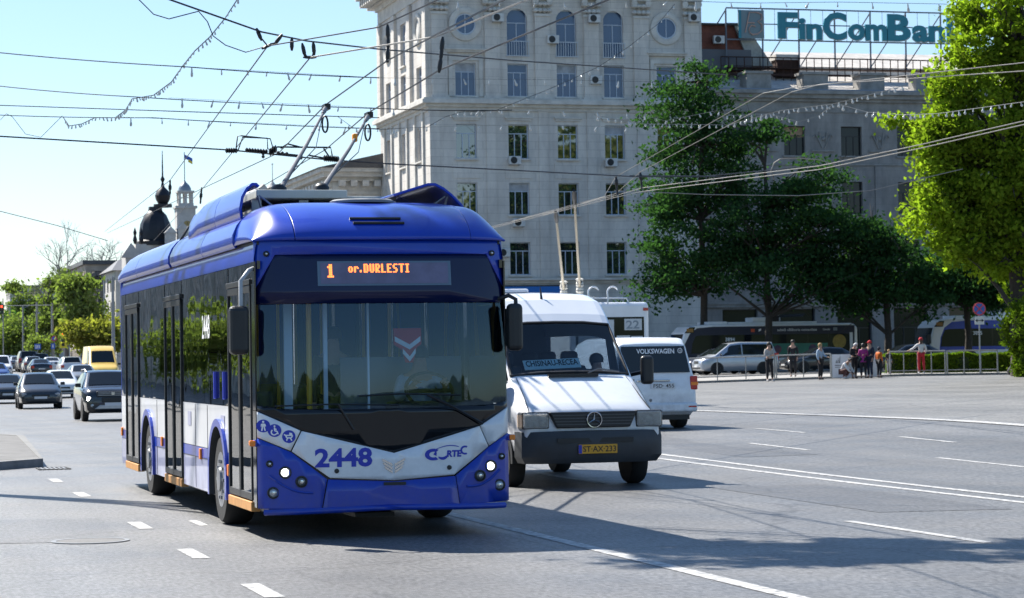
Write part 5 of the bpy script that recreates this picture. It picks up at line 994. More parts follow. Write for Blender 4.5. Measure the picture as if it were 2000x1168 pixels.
fz = at(364, 302, 300).z - ct.location.z; q = MB(); q.grid([[V(.06 + x * .95, -.15 * math.sin(x * 4) , fz - z * .5 - x * .45) for x in frange(0, 1, 6)] for z in frange(0, 1, 3)]); fl = q.build('flag', mat('flag_blue', (.03, .10, .42), .8), ct)
q = MB(); q.grid([[V(.06 + x * .95, -.15 * math.sin(x * 4) - .02, fz - .4 - z * .35 - x * .45) for x in frange(.4, 1, 5)] for z in frange(0, 1, 3)]); q.build('flag_stripe', mat('flag_yellow', (.7, .5, .05), .8), fl)
zc = at(352, 441, 300).z - ct.location.z; cf = MB().lathe([(.55, .02), (.5, .1), (.001, .11)], 20, (.1, -1.15, zc), 'y').build('clock_face', mat('clock_ochre', (.3, .22, .08), .5), ct); MB().box(.08, .13, -1.28, -1.262, zc, zc + .4).build('hand', blk, cf)
dm = thing('domed_building', 'dark ribbed dome with an onion lantern and long spire over a pale theatre roof', 'building', at(306, 640, 270), TH)
zl = dm.location.z; k_ = 270 / F; Z = lambda py: at(306, py, 270).z - zl; R_ = 33 * k_
MB().lathe([(R_ * 1.22, Z(480)), (R_ * 1.22, Z(472)), (R_ * 1.0, Z(468)), (R_ * .98, Z(455)), (R_ * .9, Z(438)), (R_ * .66, Z(420)), (R_ * .42, Z(412)), (R_ * .40, Z(404))], 12).build('dome', lead, dm, smooth=25)
MB().lathe([(R_ * .55, Z(405)), (R_ * .55, Z(399)), (R_ * .28, Z(398)), (R_ * .42, Z(390)), (R_ * .47, Z(382)), (R_ * .36, Z(373)), (R_ * .12, Z(365)), (R_ * .06, Z(356)), (R_ * .14, Z(350)), (R_ * .05, Z(344)), (R_ * .04, Z(320)), (R_ * .02, Z(294))], 12, (R_ * .45, 0, 0)).build('onion_lantern', lead, dm, smooth=30)
MB().box(-R_ * 1.3, R_ * 2.6, -R_, R_, Z(520), Z(478)).build('drum_wall', plast2, dm); MB().box(-R_ * 1.9, R_ * 3.2, -R_ * 1.2, R_, -4, Z(500)).build('wall', plast2, dm); MB().prism([(-R_ * 2.2, Z(505)), (-R_ * 1.6, Z(476)), (-R_ * .9, Z(505))], -R_ * 1.3, -R_, 'xz').build('pediment', plast2, dm)
q = MB()
for px in (328, 352):
    x = (px - 306) * k_; q.box(x - .55, x + .55, -R_ - 1.5, -R_ - .4, Z(520), Z(458 + (328 - px) * .3)); q.prism([(x - .7, Z(458 + (328 - px) * .3)), (x, Z(445 + (328 - px) * .3)), (x + .7, Z(458 + (328 - px) * .3))], -R_ - 1.6, -R_ - .3, 'xz')
q.build('attic_turret', plast2, dm)
for px in (274, 262): MB().lathe([(.12, Z(478)), (.25, Z(470)), (.12, Z(462)), (.2, Z(456)), (.02, Z(446))], 8, ((px - 306) * k_, -R_, 0)).build('finial', lead, dm)
sp_ = thing('cupola_building', 'pale roof lantern with a gabled dormer and thin spire, seen over the trolleybus roof', 'building', at(515, 640, 330), TH)
Z = lambda py: at(515, py, 330).z - sp_.location.z; k_ = 330 / F
q = MB(); q.box(-5, 4.4, -2, 4, -4, Z(385)); q.build('wall', plast2, sp_); q = MB(); q.prism([(-1.9, Z(385)), (-.2, Z(362)), (1.0, Z(385))], -3, -1, 'xz'); q.build('gable', plast2, sp_)
q = MB(); x = (536 - 515) * k_; q.lathe([(1.2, Z(385)), (1.2, Z(372)), (.5, Z(362)), (.15, Z(355)), (.06, Z(350)), (.05, Z(322)), (.15, Z(321)), (.02, Z(318))], 10, (x, 0, 0)); q.build('lantern', plast2, sp_); q = MB(); q.lathe([(1.6, Z(385)), (1.3, Z(376)), (.3, Z(366))], 8, ((500 - 515) * k_, 0, 0)); q.build('cap', mat('pale_tin', (.55, .53, .5), .5), sp_)
p = at(168, 650, 300); simple_block('apartment_house', 'beige flat roofed apartment house beyond the yellow green trees', V(p.x, p.y, 0), TH, 8, 22, at(200, 516, 300).z, 3, 4, plast, windark, drf)
p = at(232, 650, 285); simple_block('townhouse', 'grey townhouse half hidden behind the rear corner of the blue trolleybus', V(p.x - .3, p.y, 0), TH, 7, 14, at(240, 528, 285).z, 2, 4, plast2, windark, drf, 1.5)
p = at(20, 650, 520); simple_block('distant_block', 'faint pale block of flats rising over the trees at far left', V(p.x, p.y, 0), TH, 16, 12, at(20, 562, 520).z, 5, 6, plast2, windark, drf)
# ================================================================== VEGETATION
bark = mat('bark', (.055, .045, .035), .95, var=.4, scale=6, bump=.6, bscale=12); barkl = mat('grey_bark', (.10, .09, .08), .95, var=.4, scale=6)
L_bright = leafmat('bright_leaves', (.23, .31, .035), .58, .5); L_dark = leafmat('dark_leaves', (.038, .088, .038), .45); L_mid = leafmat('hazed_spring_leaves', (.19, .235, .085), .45); L_yel = leafmat('yellow_green_leaves', (.27, .26, .07), .45); L_hedge = leafmat('hedge_leaves', (.12, .18, .02), .4)  # L_mid: spring green made paler in colour to stand in for avenue haze
def leaf_mesh(name, cen, size, m, parent, flat=.0):
    n = len(cen); a = rng.normal(size=(n, 3)); a /= np.linalg.norm(a, axis=1)[:, None]; b = rng.normal(size=(n, 3)); b -= a * (a * b).sum(1)[:, None]; b /= np.linalg.norm(b, axis=1)[:, None]
    if flat: b[:, 2] *= flat; a[:, 2] *= flat
    s = size * rng.uniform(.6, 1.35, (n, 1)); a *= s; b *= s * .62
    v = np.stack([cen - a, cen + b * .9 - a * .1, cen + a, cen - b * .9 - a * .1], 1).reshape(-1, 3)
    me = bpy.data.meshes.new(name); me.vertices.add(n * 4); me.vertices.foreach_set('co', v.ravel().astype('f')); me.loops.add(n * 4); me.loops.foreach_set('vertex_index', np.arange(n * 4, dtype='i'))
    me.polygons.add(n); me.polygons.foreach_set('loop_start', np.arange(0, n * 4, 4, dtype='i')); me.update(); me.validate(); me.materials.append(m)
    o = bpy.data.objects.new(name, me); C.objects.link(o); o.parent = parent; return o
def clumps(ell, n, shell=.55, jit=.3):
    out = []
    wts = np.array([e[1][0] * e[1][1] * e[1][2] for e in ell]) ** .7; wts /= wts.sum()
    for e, wq in zip(ell, wts):
        k = max(3, int(n * wq)); d = rng.normal(size=(k, 3)); d /= np.linalg.norm(d, axis=1)[:, None]; r = rng.uniform(shell ** 3, 1, (k, 1)) ** (1 / 3); out.append(np.array(e[0]) + d * r * np.array(e[1]) + rng.normal(size=(k, 3)) * jit)
    return np.concatenate(out)
def tree(name, label, loc, trunk, ell, nclump, nleaf, lsize, csig, lm, tm=None, r0=.25, cat='tree', group=None, limbs=14, shell=.5, flatc=.6):
    t = thing(name, label, cat, loc, 0, group); tm = tm or bark
    cs = clumps(ell, nclump, shell); m = MB(); n = len(trunk); m.tube([V(*p) for p in trunk], [lerp(r0, r0 * .35, i / (n - 1)) for i in range(n)], 9)
    idx = rng.choice(len(cs), min(limbs, len(cs)), replace=False)
    for i in idx:
        c = V(*cs[i]); best = min(trunk, key=lambda p: abs(p[2] - (c.z - (c - V(*p)).xy.length * .6))); b = V(*best); mid = b.lerp(c, .5) + V(rng.normal() * .3, rng.normal() * .3, .1)
        m.tube([b, mid, c], [r0 * .38, r0 * .22, r0 * .06], 6)
        for q in range(2): c2 = c + V(*(rng.normal(size=3) * csig * 1.3)); m.tube([mid, mid.lerp(c2, .6) + V(0, 0, .1), c2], [r0 * .14, r0 * .09, .012], 4)
    m.build('trunk', tm, t, smooth=60)
    who = rng.integers(0, len(cs), nleaf); sg_ = csig * rng.uniform(.6, 1.3, len(cs)); cen = cs[who] + rng.normal(size=(nleaf, 3)) * sg_[who][:, None] * np.array([1, 1, flatc])
    leaf_mesh('crown', cen, lsize, lm, t); return t
def ptz(px, py, Y, base): p = at(px, py, Y); return (p.x - base.x, p.y - base.y, p.z - base.z)
# big bright tree on the right
b = at(1992, 716, 106); b.z = gz(*toS(b)); kk = 106 / F
E_ = lambda px, py, rx, ry, dy=0.: ((at(px, py, 106).x - b.x, dy, at(px, py, 106).z - b.z), (rx * kk, max(rx, 60) * kk * .9, ry * kk))
tree('maple_tree', 'tall bright green sunlit tree at the right edge beside the hedge', b, [(0, 0, 0), (.05, 0, 2.5), (-.1, 0, 5), (.1, .1, 9), (.2, 0, 14), (.3, 0, 19)],
     [E_(1985, 60, 110, 120), E_(1903, 72, 50, 48), E_(1940, 130, 70, 70), E_(1870, 175, 55, 50), E_(1830, 235, 78, 55), E_(1925, 260, 100, 75), E_(1850, 320, 78, 50), E_(1960, 350, 110, 90), E_(1880, 400, 90, 55), E_(1830, 415, 45, 40), E_(1930, 455, 90, 55), E_(1985, 500, 80, 70), E_(1900, 440, 75, 50), E_(2060, 300, 100, 200), E_(1910, 500, 50, 35), E_(2010, 470, 50, 60), E_(1820, 300, 60, 45)],
     400, 70000, .125, .36, L_bright, r0=.42, limbs=90, shell=.62)
# tall dark trees in front of the buildings
def dtree(px, Y, top, crowns, n, label, lm=L_dark, r0=.26, nm='street_tree', grp='dark trees before the facade', ls=.14, cs=.72):
    b = at(px, 700, Y); b.z = gz(*toS(b)); kk = Y / F
    ell = [((at(x, y, Y).x - b.x, d, at(x, y, Y).z - b.z), (rx * kk, max(50, rx) * kk * .8, ry * kk)) for x, y, rx, ry, d in crowns]; H = at(px, top, Y).z - b.z
    tree(nm, label, b, [(0, 0, 0), (.1, 0, H * .25), (0, .1, H * .5), (.1, 0, H * .75), (0, 0, H * .95)], ell, max(40, n // 150), n, ls, cs, lm, r0=r0, group=grp, limbs=60, shell=.2, flatc=.38)
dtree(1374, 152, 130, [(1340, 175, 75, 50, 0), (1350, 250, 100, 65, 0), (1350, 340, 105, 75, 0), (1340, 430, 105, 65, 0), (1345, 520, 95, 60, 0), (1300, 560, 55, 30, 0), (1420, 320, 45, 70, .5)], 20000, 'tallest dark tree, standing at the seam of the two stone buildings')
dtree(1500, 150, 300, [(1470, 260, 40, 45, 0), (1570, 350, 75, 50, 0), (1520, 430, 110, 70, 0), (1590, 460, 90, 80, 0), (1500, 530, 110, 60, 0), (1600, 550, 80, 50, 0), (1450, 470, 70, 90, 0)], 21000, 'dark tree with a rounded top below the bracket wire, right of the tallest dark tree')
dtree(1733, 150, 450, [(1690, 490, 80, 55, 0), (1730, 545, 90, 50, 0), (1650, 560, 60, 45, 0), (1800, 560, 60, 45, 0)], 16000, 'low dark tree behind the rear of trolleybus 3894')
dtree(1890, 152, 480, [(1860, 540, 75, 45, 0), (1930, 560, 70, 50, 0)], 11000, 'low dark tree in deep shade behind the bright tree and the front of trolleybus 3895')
# rounded bush and hedge on the right
def bush(name, label, loc, ell, n, ls, lm, cat, core=True):
    t = thing(name, label, cat, loc, 0)
    if core:
        q = MB()
        for c, r in ell: q.lathe([(max(.02, r[0] * .8 * math.sin(a)), -r[2] * .82 * math.cos(a)) for a in frange(0.02, PI - .02, 8)], 12, c)
        q.build('branch_core', mat('hedge_core', (.02, .03, .008), 1.), t)
    cs = clumps(ell, max(30, n // 60), .82, .05); who = rng.integers(0, len(cs), n); leaf_mesh('crown', cs[who] + rng.normal(size=(n, 3)) * .14, ls, lm, t); return t
b = at(1998, 735, 102); b.z = gz(*toS(b)) ; kk = 102 / F
bush('round_bush', 'bright yellow green rounded bush at the right edge, above the hedge', b, [((.1, 0, (735 - 640) * kk), (38 * kk, .9, 46 * kk)), ((.5, .1, (735 - 700) * kk), (40 * kk, .9, 40 * kk))], 9000, .085, L_hedge, 'bush')
def pl_(px, Y, dz=0.):
    p = at(px, 700, Y); p.z = gz(*toS(p)) + dz; return p
h0, h1 = pl_(1732, 116.4, .1), pl_(2060, 116.4, .1); hv = h1 - h0; hd = thing('clipped_hedge', 'low clipped bright green hedge behind the barriers on the right', 'hedge', h0, math.atan2(hv.y, hv.x)); HL = hv.length
MB().box(.1, HL, .15, 1.3, 0, .78).build('branch_core', mat('hedge_core', (.02, .03, .008), 1.), hd, bev=.1)
n = 26000; u = rng.uniform(0, 1, (n, 3)); face = rng.uniform(size=n); x = u[:, 0] * HL; wob = .07 * np.sin(x * 2.3) + .05 * np.sin(x * 5.1 + 1); y = np.where(face < .55, .08 + u[:, 1] * .14 + wob, .1 + u[:, 1] * 1.25); z = np.where(face < .55, u[:, 2] * .85, .8 + .1 * u[:, 2] + wob * .6)
leaf_mesh('foliage', np.stack([x, y, z], 1), .075, L_hedge, hd)
# left hand avenue
g_av = 'spring trees along the avenue'
def avtree(px, Y, top, crowns, n, label, lm=L_mid, nm='street_tree', ls=.28, cs=.8, shell=.3, r0=.22):
    b = at(px, 712, Y); b.z = gz(*toS(b)); kk = Y / F
    ell = [((at(x, y, Y).x - b.x, d, at(x, y, Y).z - b.z), (rx * kk, max(25, rx) * kk * .8, ry * kk)) for x, y, rx, ry, d in crowns]; H = at(px, top, Y).z - b.z
    tree(nm, label, b, [(0, 0, 0), (.1, 0, H * .3), (0, .1, H * .6), (.1, 0, H * .95)], ell, max(24, n // 110), n, ls, cs, lm, barkl, r0=r0, group=g_av, limbs=18, shell=shell)
avtree(190, 258, 640, [(165, 655, 30, 24, 0), (205, 650, 34, 24, 0), (225, 670, 24, 22, 0), (150, 640, 16, 14, 0)], 5200, 'yellow green round tree left of the blue trolleybus, above the yellow van', L_yel, 'lime_tree', .26, .6)
avtree(160, 285, 590, [(160, 600, 32, 48, 0), (178, 640, 26, 30, 0), (140, 565, 22, 30, 0), (166, 545, 22, 22, 0)], 4200, 'tall loose spring green tree in front of the beige apartment house')
avtree(112, 330, 560, [(112, 590, 30, 60, 0), (95, 640, 30, 40, 0), (118, 540, 24, 24, 0)], 4500, 'light green tree in the middle of the avenue, under the bare trees')
avtree(28, 335, 640, [(28, 650, 34, 40, 0), (10, 690, 30, 22, 0), (45, 690, 24, 24, 0)], 4200, 'bright green tree at the left edge of the avenue')
avtree(60, 390, 570, [(50, 600, 42, 40, 0), (20, 590, 30, 36, 0), (85, 640, 40, 50, 0)], 4500, 'hazy green tree farthest up the avenue')
avtree(5, 360, 590, [(-5, 620, 36, 40, 0), (10, 650, 30, 40, 0)], 2600, 'dim green tree cut by the left picture edge', L_dark)
avtree(78, 310, 655, [(75, 672, 22, 18, 0), (100, 676, 18, 16, 0)], 1700, 'small low green tree above the queue of cars', L_mid, 'street_tree', .2, .5)
def bare(label, px, base_y, Y, Ht, seed):
    r = random.Random(seed); b = at(px, base_y, Y); gz0 = gz(*toS(b)); dz = b.z - gz0; b.z = gz0; t = thing('bare_tree', label, 'tree', b, 0, 'bare trees on the skyline'); m = MB(); m.tube([V(0, 0, 0), V(.1, 0, dz * .5), V(0, 0, dz)], [.35, .3, .22], 7)
    def br(p, d, l, rad, lev):
        e = p + d * l; m.tube([p, p.lerp(e, .5) + V(r.gauss(0, .04) * l, r.gauss(0, .04) * l, 0), e], [rad, rad * .8, rad * .6], 4 if lev > 1 else 6, False)
        if lev >= 5: return
        for k in range(3 if lev < 4 else 3):
            dd = (d + V(r.gauss(0, .5), r.gauss(0, .5), r.gauss(.12, .3))).normalized(); br(e if k else p.lerp(e, .7), dd, l * r.uniform(.62, .82), rad * .6, lev + 1)
    br(V(0, 0, dz * .9), V(0, 0, 1), Ht * .28, .2, 0); m.build('trunk', mat('far_bark', (.17, .155, .15), .95), t); return t
bare('tall bare tree on the skyline between the dome and the far left', 128, 600, 320, 13.5, 3)
bare('wide bare tree just left of the dome, above the apartment house', 205, 560, 310, 8.5, 8)
bare('low leaning bare tree at the left of the skyline trees', 92, 620, 330, 8, 21)
bare('thin bare tree between the tall bare tree and the dome', 168, 560, 330, 8, 33)
# a street tree whose limb reaches over the road throws the leafy shadow at lower right
b = S(-6.5, 16, 0)
tree('plane_tree', 'roadside tree out of frame whose overhanging limb shades the road at lower right', b, [(0, 0, 0), (.4, -.4, 3.5), (1.6, -1.7, 7.5), (3.8, -4.2, 10.2), (7.2, -8.4, 11.2)], [((6.6, -7.9, 11.2), (1.4, .3, .2)), ((8.0, -9.1, 11.3), (1.7, .28, .2)), ((8.4, -8.2, 11.3), (1.3, .22, .2)), ((7.2, -9.6, 11.3), (1.3, .22, .2))], 34, 5200, .13, .22, L_mid, r0=.2, limbs=14)
# reflections in the windows: the near side of the avenue beyond the left picture edge
for i, (a, t_) in enumerate(((-12, 44), (-12.5, 56), (-11.5, 70), (-12, 88))):
    b = G(a, t_); tree('street_tree', ['nearest', 'second', 'third', 'fourth'][i] + ' young left pavement tree, out of frame, mirrored in the bus windows', b, [(0, 0, 0), (0, 0, 1.2), (.05, 0, 2.2), (0, 0, 3.6)], [((0, 0, 2.7), (1.1, 1.1, 1.2))], 24, 1500, .16, .35, L_mid, r0=.07, limbs=8, group='young trees on the left pavement')
nb = thing('stone_office_block', 'stone office block on the left pavement, out of frame and mirrored in the bus windows', 'building', S(-19, 35, 0), TH + PI / 2)
nops = [(x, x + 1.7, z, z + 2.4) for x in frange(4, 193, 42)[:-1] for z in (1.2, 5.2, 9.2)]
walls(195, -1, 14, nops, .3).build('wall', tstone, nb); 
MB().box(0, 195, .31, .33, 0, 13).build('pane', wglass, nb); MB().box(0, 195, .34, 10, -1, 14).build('core', tstone, nb)
for k in range(42): MB().box(4.2 + 4.5 * k - 1.9, 4.2 + 4.5 * k - 1.1, -.3, -.02, 0, 13.5).build('pilaster', trimst, nb)
# hills and trees behind the camera, mirrored in the windscreen
hm = mat('hill_green', (.05, .075, .02), .95, var=.5, scale=.05)
q = MB(); q.grid([[V(x, -330 - k * 60, -2 + k * (14 + 8 * math.sin(x * .017) + 5 * math.sin(x * .05 + 1))) for x in frange(-500, 500, 50)] for k in (0, .5, 1, 1.6)]); struct(q.build('hills', hm, None, smooth=180))

for i, (x, y, h_) in enumerate(((32.5, 123, 25), (42, 119, 24), (52, 115, 25))):
    b = V(x, y, .5); tree('maple_tree', ['nearest', 'middle', 'farthest'][i] + ' of three maples right of the square, out of frame, mirrored in windows', b, [(0, 0, 0), (0, 0, h_ * .3), (.1, 0, h_ * .6), (0, 0, h_ * .9)], [((0, 0, h_ * .6), (6.5, 6.5, h_ * .4))], 80, 7000, .5, 1.0, L_mid, r0=.35, limbs=14, group='maples on the right of the square')
n = 9000; x = rng.uniform(-160, 160, n); hh = 6 + 2.5 * np.sin(x * .06) + 1.2 * np.sin(x * .17 + 1)
stuff(leaf_mesh('far_wood', np.stack([x, -150 + rng.normal(size=n) * 6, rng.uniform(0, 1, n) ** .8 * hh], 1), 1.3, L_mid, None))
# ================================================================== FAR PAVEMENT, BARRIERS, SIGNS
def pl(px, Y=110.8, dz=0.):
    p = at(px, 700, Y); p.z = gz(*toS(p)) + dz; return p
bl = [pl(x_, 112.6) for x_ in (1330, 1500, 1640, 1760, 1960, 2080)]
pv2 = mat('light_paving', (.30, .29, .275), .85, var=.25, scale=1.5)
def pav_strip(name, near, depth, m, h0, h1):
    q = MB(); dirn = V(-ST, CT, 0); A = [p.copy() for p in near]; rows = []
    for k, (d, z) in enumerate(((0, -.1), (0, h0), (.18, h0), (depth, h1))): rows.append([p + dirn * d + V(0, 0, z) for p in A])
    q.grid(rows); return struct(q.build(name, m))
pav_strip('far_kerb', [p + V(0, 0, 0) for p in bl], .3, krb, .10, .10); pav_strip('far_pavement', [p + V(0, .2, 0) for p in bl], 7.5, pv2, .106, .12)
gr_ = mat('turf', (.09, .13, .03), .95, var=.4, scale=3); a_, b_ = pl(1735, 115.2), pl(2060, 115.2)
q = MB(); q.grid([[a_ + V(0, .2, .13), b_ + V(0, .2, .13)], [a_ + V(0, 5, .14), b_ + V(0, 5, .14)]]); struct(q.build('grass_verge', gr_))
galv = mat('galvanised', (.27, .28, .28), .45, .6, .25, 6)
def barrier(p0, p1, n, label, h=1.05):
    d = p1 - p0; L_ = d.length; t = thing('crowd_barrier', label, 'barrier', p0 + V(0, 0, .10), math.atan2(d.y, d.x), 'crowd barriers along the square'); dz = (p1.z - p0.z)
    q = MB(); q.tube([V(0, 0, h), V(L_, 0, h + dz)], .035, 6); q.tube([V(0, 0, .16), V(L_, 0, .16 + dz)], .022, 6); q.build('rail', galv, t, smooth=60)
    for k in range(n + 1):
        x = L_ * k / n; q = MB(); q.tube([V(x, 0, 0), V(x, 0, h + dz * k / n)], .032 if k in (0, n) else .024, 6); q.box(x - .05, x + .05, -.18, .18, 0, .02); q.build('post', galv, t)
barrier(pl(1345, 113.2), pl(1512, 113.2), 3, 'grey tubular barrier in front of the silver compact van'); barrier(pl(1516, 113.2), pl(1622, 113.2), 2, 'grey tubular barrier to the left of the white banner board')
barrier(pl(1738, 113.2), pl(1846, 113.2), 4, 'grey tubular barrier in front of the hedge, behind the girl in red trousers'); barrier(pl(1850, 113.2), pl(1948, 113.2), 3, 'grey tubular barrier at the right end, by the no stopping sign')
bn_ = mat('banner_vinyl', (.72, .73, .75), .6)
def banner(p0, p1, h, label, marks):
    d = p1 - p0; L_ = d.length; t = thing('banner_board', label, 'banner', p0 + V(0, 0, .01), math.atan2(d.y, d.x)); MB().box(0, L_, -.02, .02, .05, h).build('panel', bn_, t); q = MB()
    for x in (0, L_): q.box(x - .02, x + .02, -.03, .03, 0, h + .02)
    q.build('frame', galv, t)
    if marks:
        q = MB()
        for k, hh in enumerate((.14, .22, .3)): q.add([V(.18 + k * .08, -.024, .72), V(.23 + k * .08, -.024, .72), V(.24 + k * .08, -.024, .72 + hh), V(.22 + k * .08, -.024, .72 + hh)], [(0, 1, 2, 3)])
        q.box(.15, .48, -.024, -.021, .6, .63); q.box(.15, .48, -.024, -.021, .52, .54); q.build('sail_logo', blackmark, t)
banner(pl(1624, 111.8), pl(1672, 111.8), 1.12, 'white banner board with a small black sail logo behind the crouching person', True); banner(pl(1690, 111.9), pl(1718, 111.9), 1.1, 'plain white banner board behind the orange jacket child', False)
ns = thing('no_stopping_sign', 'round blue and red no stopping sign on a thin pole with a white plate below', 'road sign', pl(1914, 112.9, .1), TH * .3); b = ns.location; kk = b.y / F
H1 = (740 - 615) * kk; MB().tube([V(0, 0, 0), V(0, 0, H1 + .3)], .035, 8).build('pole', steel, ns)
q = MB().lathe([(.30, 0), (.30, .02), (.25, .021)], 28, (0, -.05, H1), 'y', cap=False).build('rim', mat('sign_red', (.55, .06, .08), .5), ns); MB().lathe([(.25, .02), (.001, .022)], 28, (0, -.05, H1), 'y').build('face', mat('sign_blue', (.05, .13, .5), .5), q)
m = MB()
for s in (-1, 1): m.tube([V(-.2 * s, -.08, H1 - .2), V(.2 * s, -.08, H1 + .2)], .03, 4)
m.build('cross', mat('sign_red', (.55, .06, .08), .5), ns); q = MB().box(-.22, .22, -.06, -.045, H1 - .72, H1 - .36).build('plate', platew, ns); q2 = MB(); q2.tube([V(-.15, -.07, H1 - .54), V(.15, -.07, H1 - .54)], .02, 4)
for s in (-1, 1): q2.add([V(s * .2, -.07, H1 - .54), V(s * .1, -.07, H1 - .46), V(s * .1, -.07, H1 - .62)], [(0, 1, 2)])
q2.build('arrow', blackmark, q)
# avenue furniture far left
conc = mat('concrete_pole', (.34, .34, .33), .8, var=.2)
def pole(px, top, base, Y, r, label, nm='utility_pole', arm=None):
    b = at(px, base, Y); b.z = gz(*toS(b)); H = at(px, top, Y).z - b.z; t = thing(nm, label, 'pole', b, 0, 'concrete poles along the avenue'); MB().tube([V(0, 0, 0), V(0, 0, H)], [r, r * .65], 8).build('shaft', conc, t, smooth=60)
    if arm: MB().tube([V(0, 0, H * .95), V(arm * .5, 0, H * .99), V(arm, 0, H)], .06, 5).build('arm', steel, t)
pole(46, 596, 715, 330, .18, 'concrete pole at the far left with a small lamp arm', arm=1.6); pole(73, 590, 720, 320, .18, 'concrete pole between the blue signs and the bare trees'); pole(103, 592, 722, 310, .2, 'concrete pole behind the blue crossing sign at left'); pole(20, 600, 720, 340, .18, 'thin concrete pole nearest the left picture edge')
pole(158, 560, 720, 285, .18, 'concrete pole in front of the beige apartment house', arm=-2); pole(222, 540, 720, 245, .2, 'concrete pole right beside the rear of the blue trolleybus')
def tlight(px, py, base, Y, label, col):
    b = at(px, base, Y); b.z = gz(*toS(b)); H = at(px, py, Y).z - b.z; t = thing('traffic_light', label, 'traffic light', b, 0, 'traffic lights of the junction'); kk = Y / F
    MB().tube([V(.1, .15, 0), V(.1, .15, H + 1.2)], .07, 8).build('pole', steel, t); q = MB(); q.box(-.22, .22, -.15, .15, H - .7, H + .4); bx_ = q.build('housing', blk, t, bev=.04)
    for k, m_ in enumerate((emit('red_signal', (1, .05, .02), 2.5), mat('dark_amber', (.08, .04, .005), .3), mat('dark_green_lens', (.005, .05, .02), .3))): MB().lathe([(.13, 0), (.1, .02), (.001, .03)], 14, (0, -.15, H + .2 - k * .34), 'y').build('signal_lens', m_, bx_)
    return t, H
t1, H = tlight(124, 657, 722, 300, 'red traffic light on a pole above the yellow crossing sign', 'red'); kk = 300 / F
q = MB().box(-.46, .46, -.03, 0, H - 1.42, H - .6).build('sign_plate', mat('sign_yellow', (.7, .58, .03), .5), t1); MB().box(-.18, .18, -.035, -.031, H - 1.2, H - .82).build('crossing_symbol', blackmark, q)
t2, H = tlight(5, 602, 725, 300, 'red traffic light hung from an arm at the left picture edge', 'red'); q = MB(); q.tube([V(.1, .15, H + .3), V(6.0, .15, H + .3)], .05, 6); q.build('gantry_arm', conc, t2)
bs = mat('sign_blue', (.05, .13, .5), .5)
for px, py, label, w_ in ((74, 677, 'blue direction sign with white bars on the left side of the avenue', .5), (104, 676, 'square blue crossing sign in front of a concrete pole', .32)):
    Y = 305; b = at(px, 722, Y); b.z = gz(*toS(b)); H = at(px, py, Y).z - b.z; t = thing('road_sign', label, 'road sign', b, 0); MB().tube([V(0, .06, 0), V(0, .06, H + .3)], .04, 6).build('pole', steel, t); q = MB().box(-w_ * .8, w_ * .8, -.02, .02, H - .35, H + .35).build('face', bs, t)
    m = MB()
    for x in ((-.2, 0, .2) if w_ > .4 else (0,)): m.box(x - .06, x + .06, -.026, -.021, H - .22, H + .2)
    m.build('symbol', whitemark, q)
t = thing('road_sign', 'small red rimmed round sign above the square blue crossing sign', 'road sign', pl(106, 306), 0); H = at(106, 661, t.location.y).z - t.location.z; MB().tube([V(0, .06, 0), V(0, .06, H + .3)], .04, 6).build('pole', steel, t); q = MB().lathe([(.36, 0), (.36, .02), (.001, .021)], 18, (0, 0, H), 'y').build('rim', mat('sign_red', (.55, .06, .08), .5), t); MB().lathe([(.26, .022), (.001, .024)], 18, (0, 0, H), 'y').build('face', bs, q)
